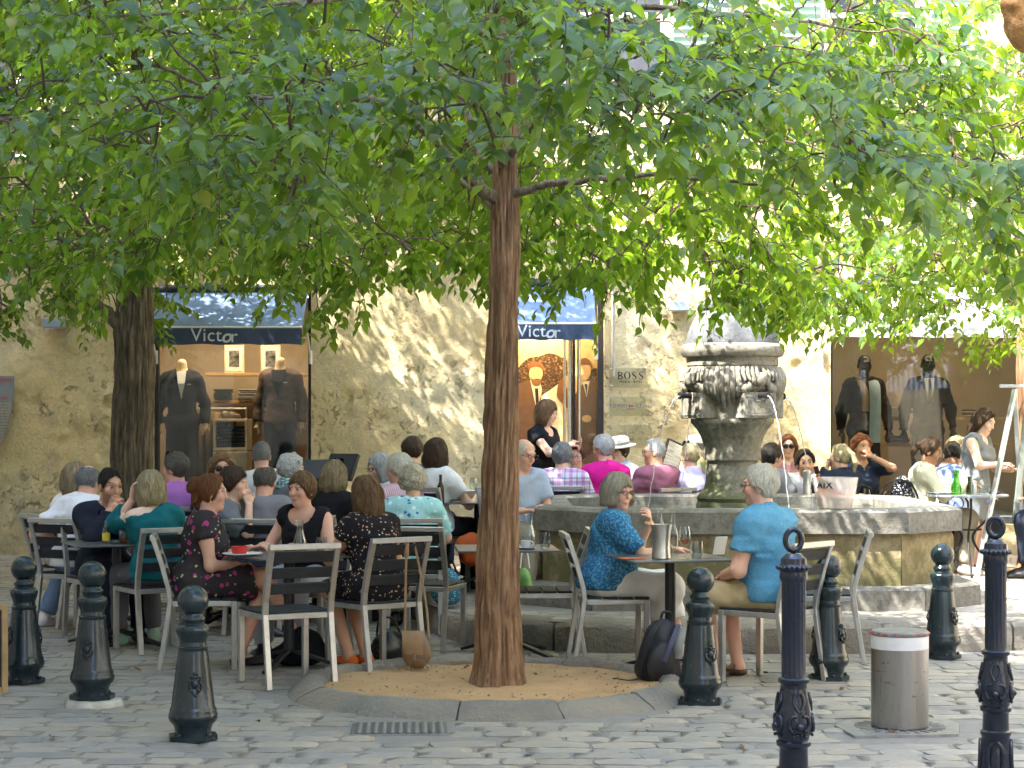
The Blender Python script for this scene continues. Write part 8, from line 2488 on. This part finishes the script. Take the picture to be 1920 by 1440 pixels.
def oval(name, cx, cy, rx, ry, mat, k, rot=0): flat(name, [(cx + rx * math.cos(2 * PI * i / 14) * math.cos(rot) - ry * math.sin(2 * PI * i / 14) * math.sin(rot), cy + rx * math.cos(2 * PI * i / 14) * math.sin(rot) + ry * math.sin(2 * PI * i / 14) * math.cos(rot)) for i in range(14)], mat, k, False)
flat('printed_tree', [(968, 720), (972, 690), (990, 672), (1010, 668), (1030, 662), (1050, 668), (1068, 682), (1072, 720), (1060, 745), (1020, 750), (985, 745)], M_PT, 0)
flat('printed_tree', [(1100, 700), (1115, 690), (1125, 700), (1124, 740), (1104, 735)], M_PT, 0)
BRN = ink('brown suit', (.16, .075, .030)); SKN = ink('skin', (.74, .44, .19)); CRM = ink('cream', (.82, .66, .38)); HRR = ink('hair', (.22, .085, .025)); DRK = ink('dark', (.03, .015, .008))
flat('printed_suit', [(966, 722), (992, 712), (1010, 730), (1014, 800), (1012, 1005), (966, 1005)], BRN, 1, False)
flat('printed_shirt', [(994, 712), (1012, 710), (1016, 730), (1010, 790), (1000, 740)], CRM, 2, False)
flat('printed_tie', [(1003, 728), (1009, 728), (1012, 785), (1006, 780)], DRK, 3, False)
oval('printed_head', 1005, 700, 13, 19, SKN, 2); flat('printed_hair', [(990, 694), (991, 684), (1002, 678), (1016, 682), (1022, 698), (1018, 694), (1010, 687), (998, 688)], HRR, 3); flat('printed_beard', [(995, 706), (999, 712), (1006, 710), (1013, 712), (1017, 704), (1013, 720), (1005, 723), (998, 719)], HRR, 3)
flat('printed_dress', [(1012, 745), (1040, 725), (1068, 704), (1070, 720), (1066, 800), (1066, 1005), (1014, 1005)], CRM, 2, False)
oval('printed_head', 1061, 718, 15, 11, SKN, 3, -.9); flat('printed_hair', [(1046, 722), (1052, 710), (1062, 704), (1056, 720), (1066, 730), (1072, 745), (1064, 765), (1052, 752), (1044, 742)], HRR, 4)
flat('printed_suit', [(1078, 740), (1092, 720), (1112, 712), (1132, 715), (1134, 1005), (1072, 1005)], BRN, 1, False)
flat('printed_shirt', [(1092, 716), (1106, 714), (1100, 745)], CRM, 2, False); flat('printed_tie', [(1096, 720), (1101, 720), (1100, 742)], DRK, 3, False)
oval('printed_head', 1096, 695, 12, 18, SKN, 2); flat('printed_hair', [(1083, 690), (1085, 677), (1097, 671), (1108, 678), (1110, 692), (1104, 684), (1090, 684)], HRR, 3); oval('printed_hand', 1100, 785, 9, 7, SKN, 2)

# ================================================================== small things
rr_ = random.Random(4)
M_DRY = simple('dry leaf', (.16, .07, .02), .8, 0, .4, 20)
dry = np_mesh('fallen_leaf', LT[1][0] * .07, LT[1][1], M_DRY, True) if True else None
for px, py in ((1582, 1292), (1430, 1262), (1672, 1374), (880, 1262), (640, 1250), (250, 1255), (95, 1385), (1100, 1340), (1190, 1376), (540, 1330), (1000, 1275), (720, 1300), (1160, 1300), (480, 1355), (1385, 1400)):
    d = EYE * FPX / (py - HOR); p = at(px, py, d); z = .045 if math.hypot(p.x - PIT[0], p.y - PIT[1]) < 1 else .012
    o = link('fallen_leaf', dry, None, (p.x, p.y, z)); o.rotation_euler = (rr_.uniform(-.4, .4), rr_.uniform(-.4, .4), rr_.uniform(0, 6)); s_ = rr_.uniform(.6, 1.1); o.scale = (s_, s_, s_)
    tag(o, 'small dry brown leaf lying on the ground', 'leaf', 'dry leaves on the ground')
# terracotta coloured ornament hanging into the corner
p = at(1938, 30, 8.2); o = thing('hanging_ornament', 'rough terracotta coloured ornament hanging into the top corner', 'ornament', (p.x, p.y, p.z))
F = Field((-.2, -.2, -.2), (.2, .2, .45), .010); F.ell((0, 0, 0), (.125, .125, .155), None, .02); F.ell((.0, 0, .14), (.13, .13, .2), None, .05); F.ripple(.012, (14, 14, 24), 3); F.ripple(.007, (35, 35, 50), 5); F.clip((0, 0, .3), (0, 0, 1))
V, Q = F.mesh(); link('body', np_mesh('body', V, Q, simple('rough terracotta', (.50, .25, .085), .85, 0, .3, 14, .8, 40, .02), True), o)
m = MB(); m.tube([(0, 0, .28), (0, 0, 1.4)], .008, 6); m.build('cord', M_BLACK, o)
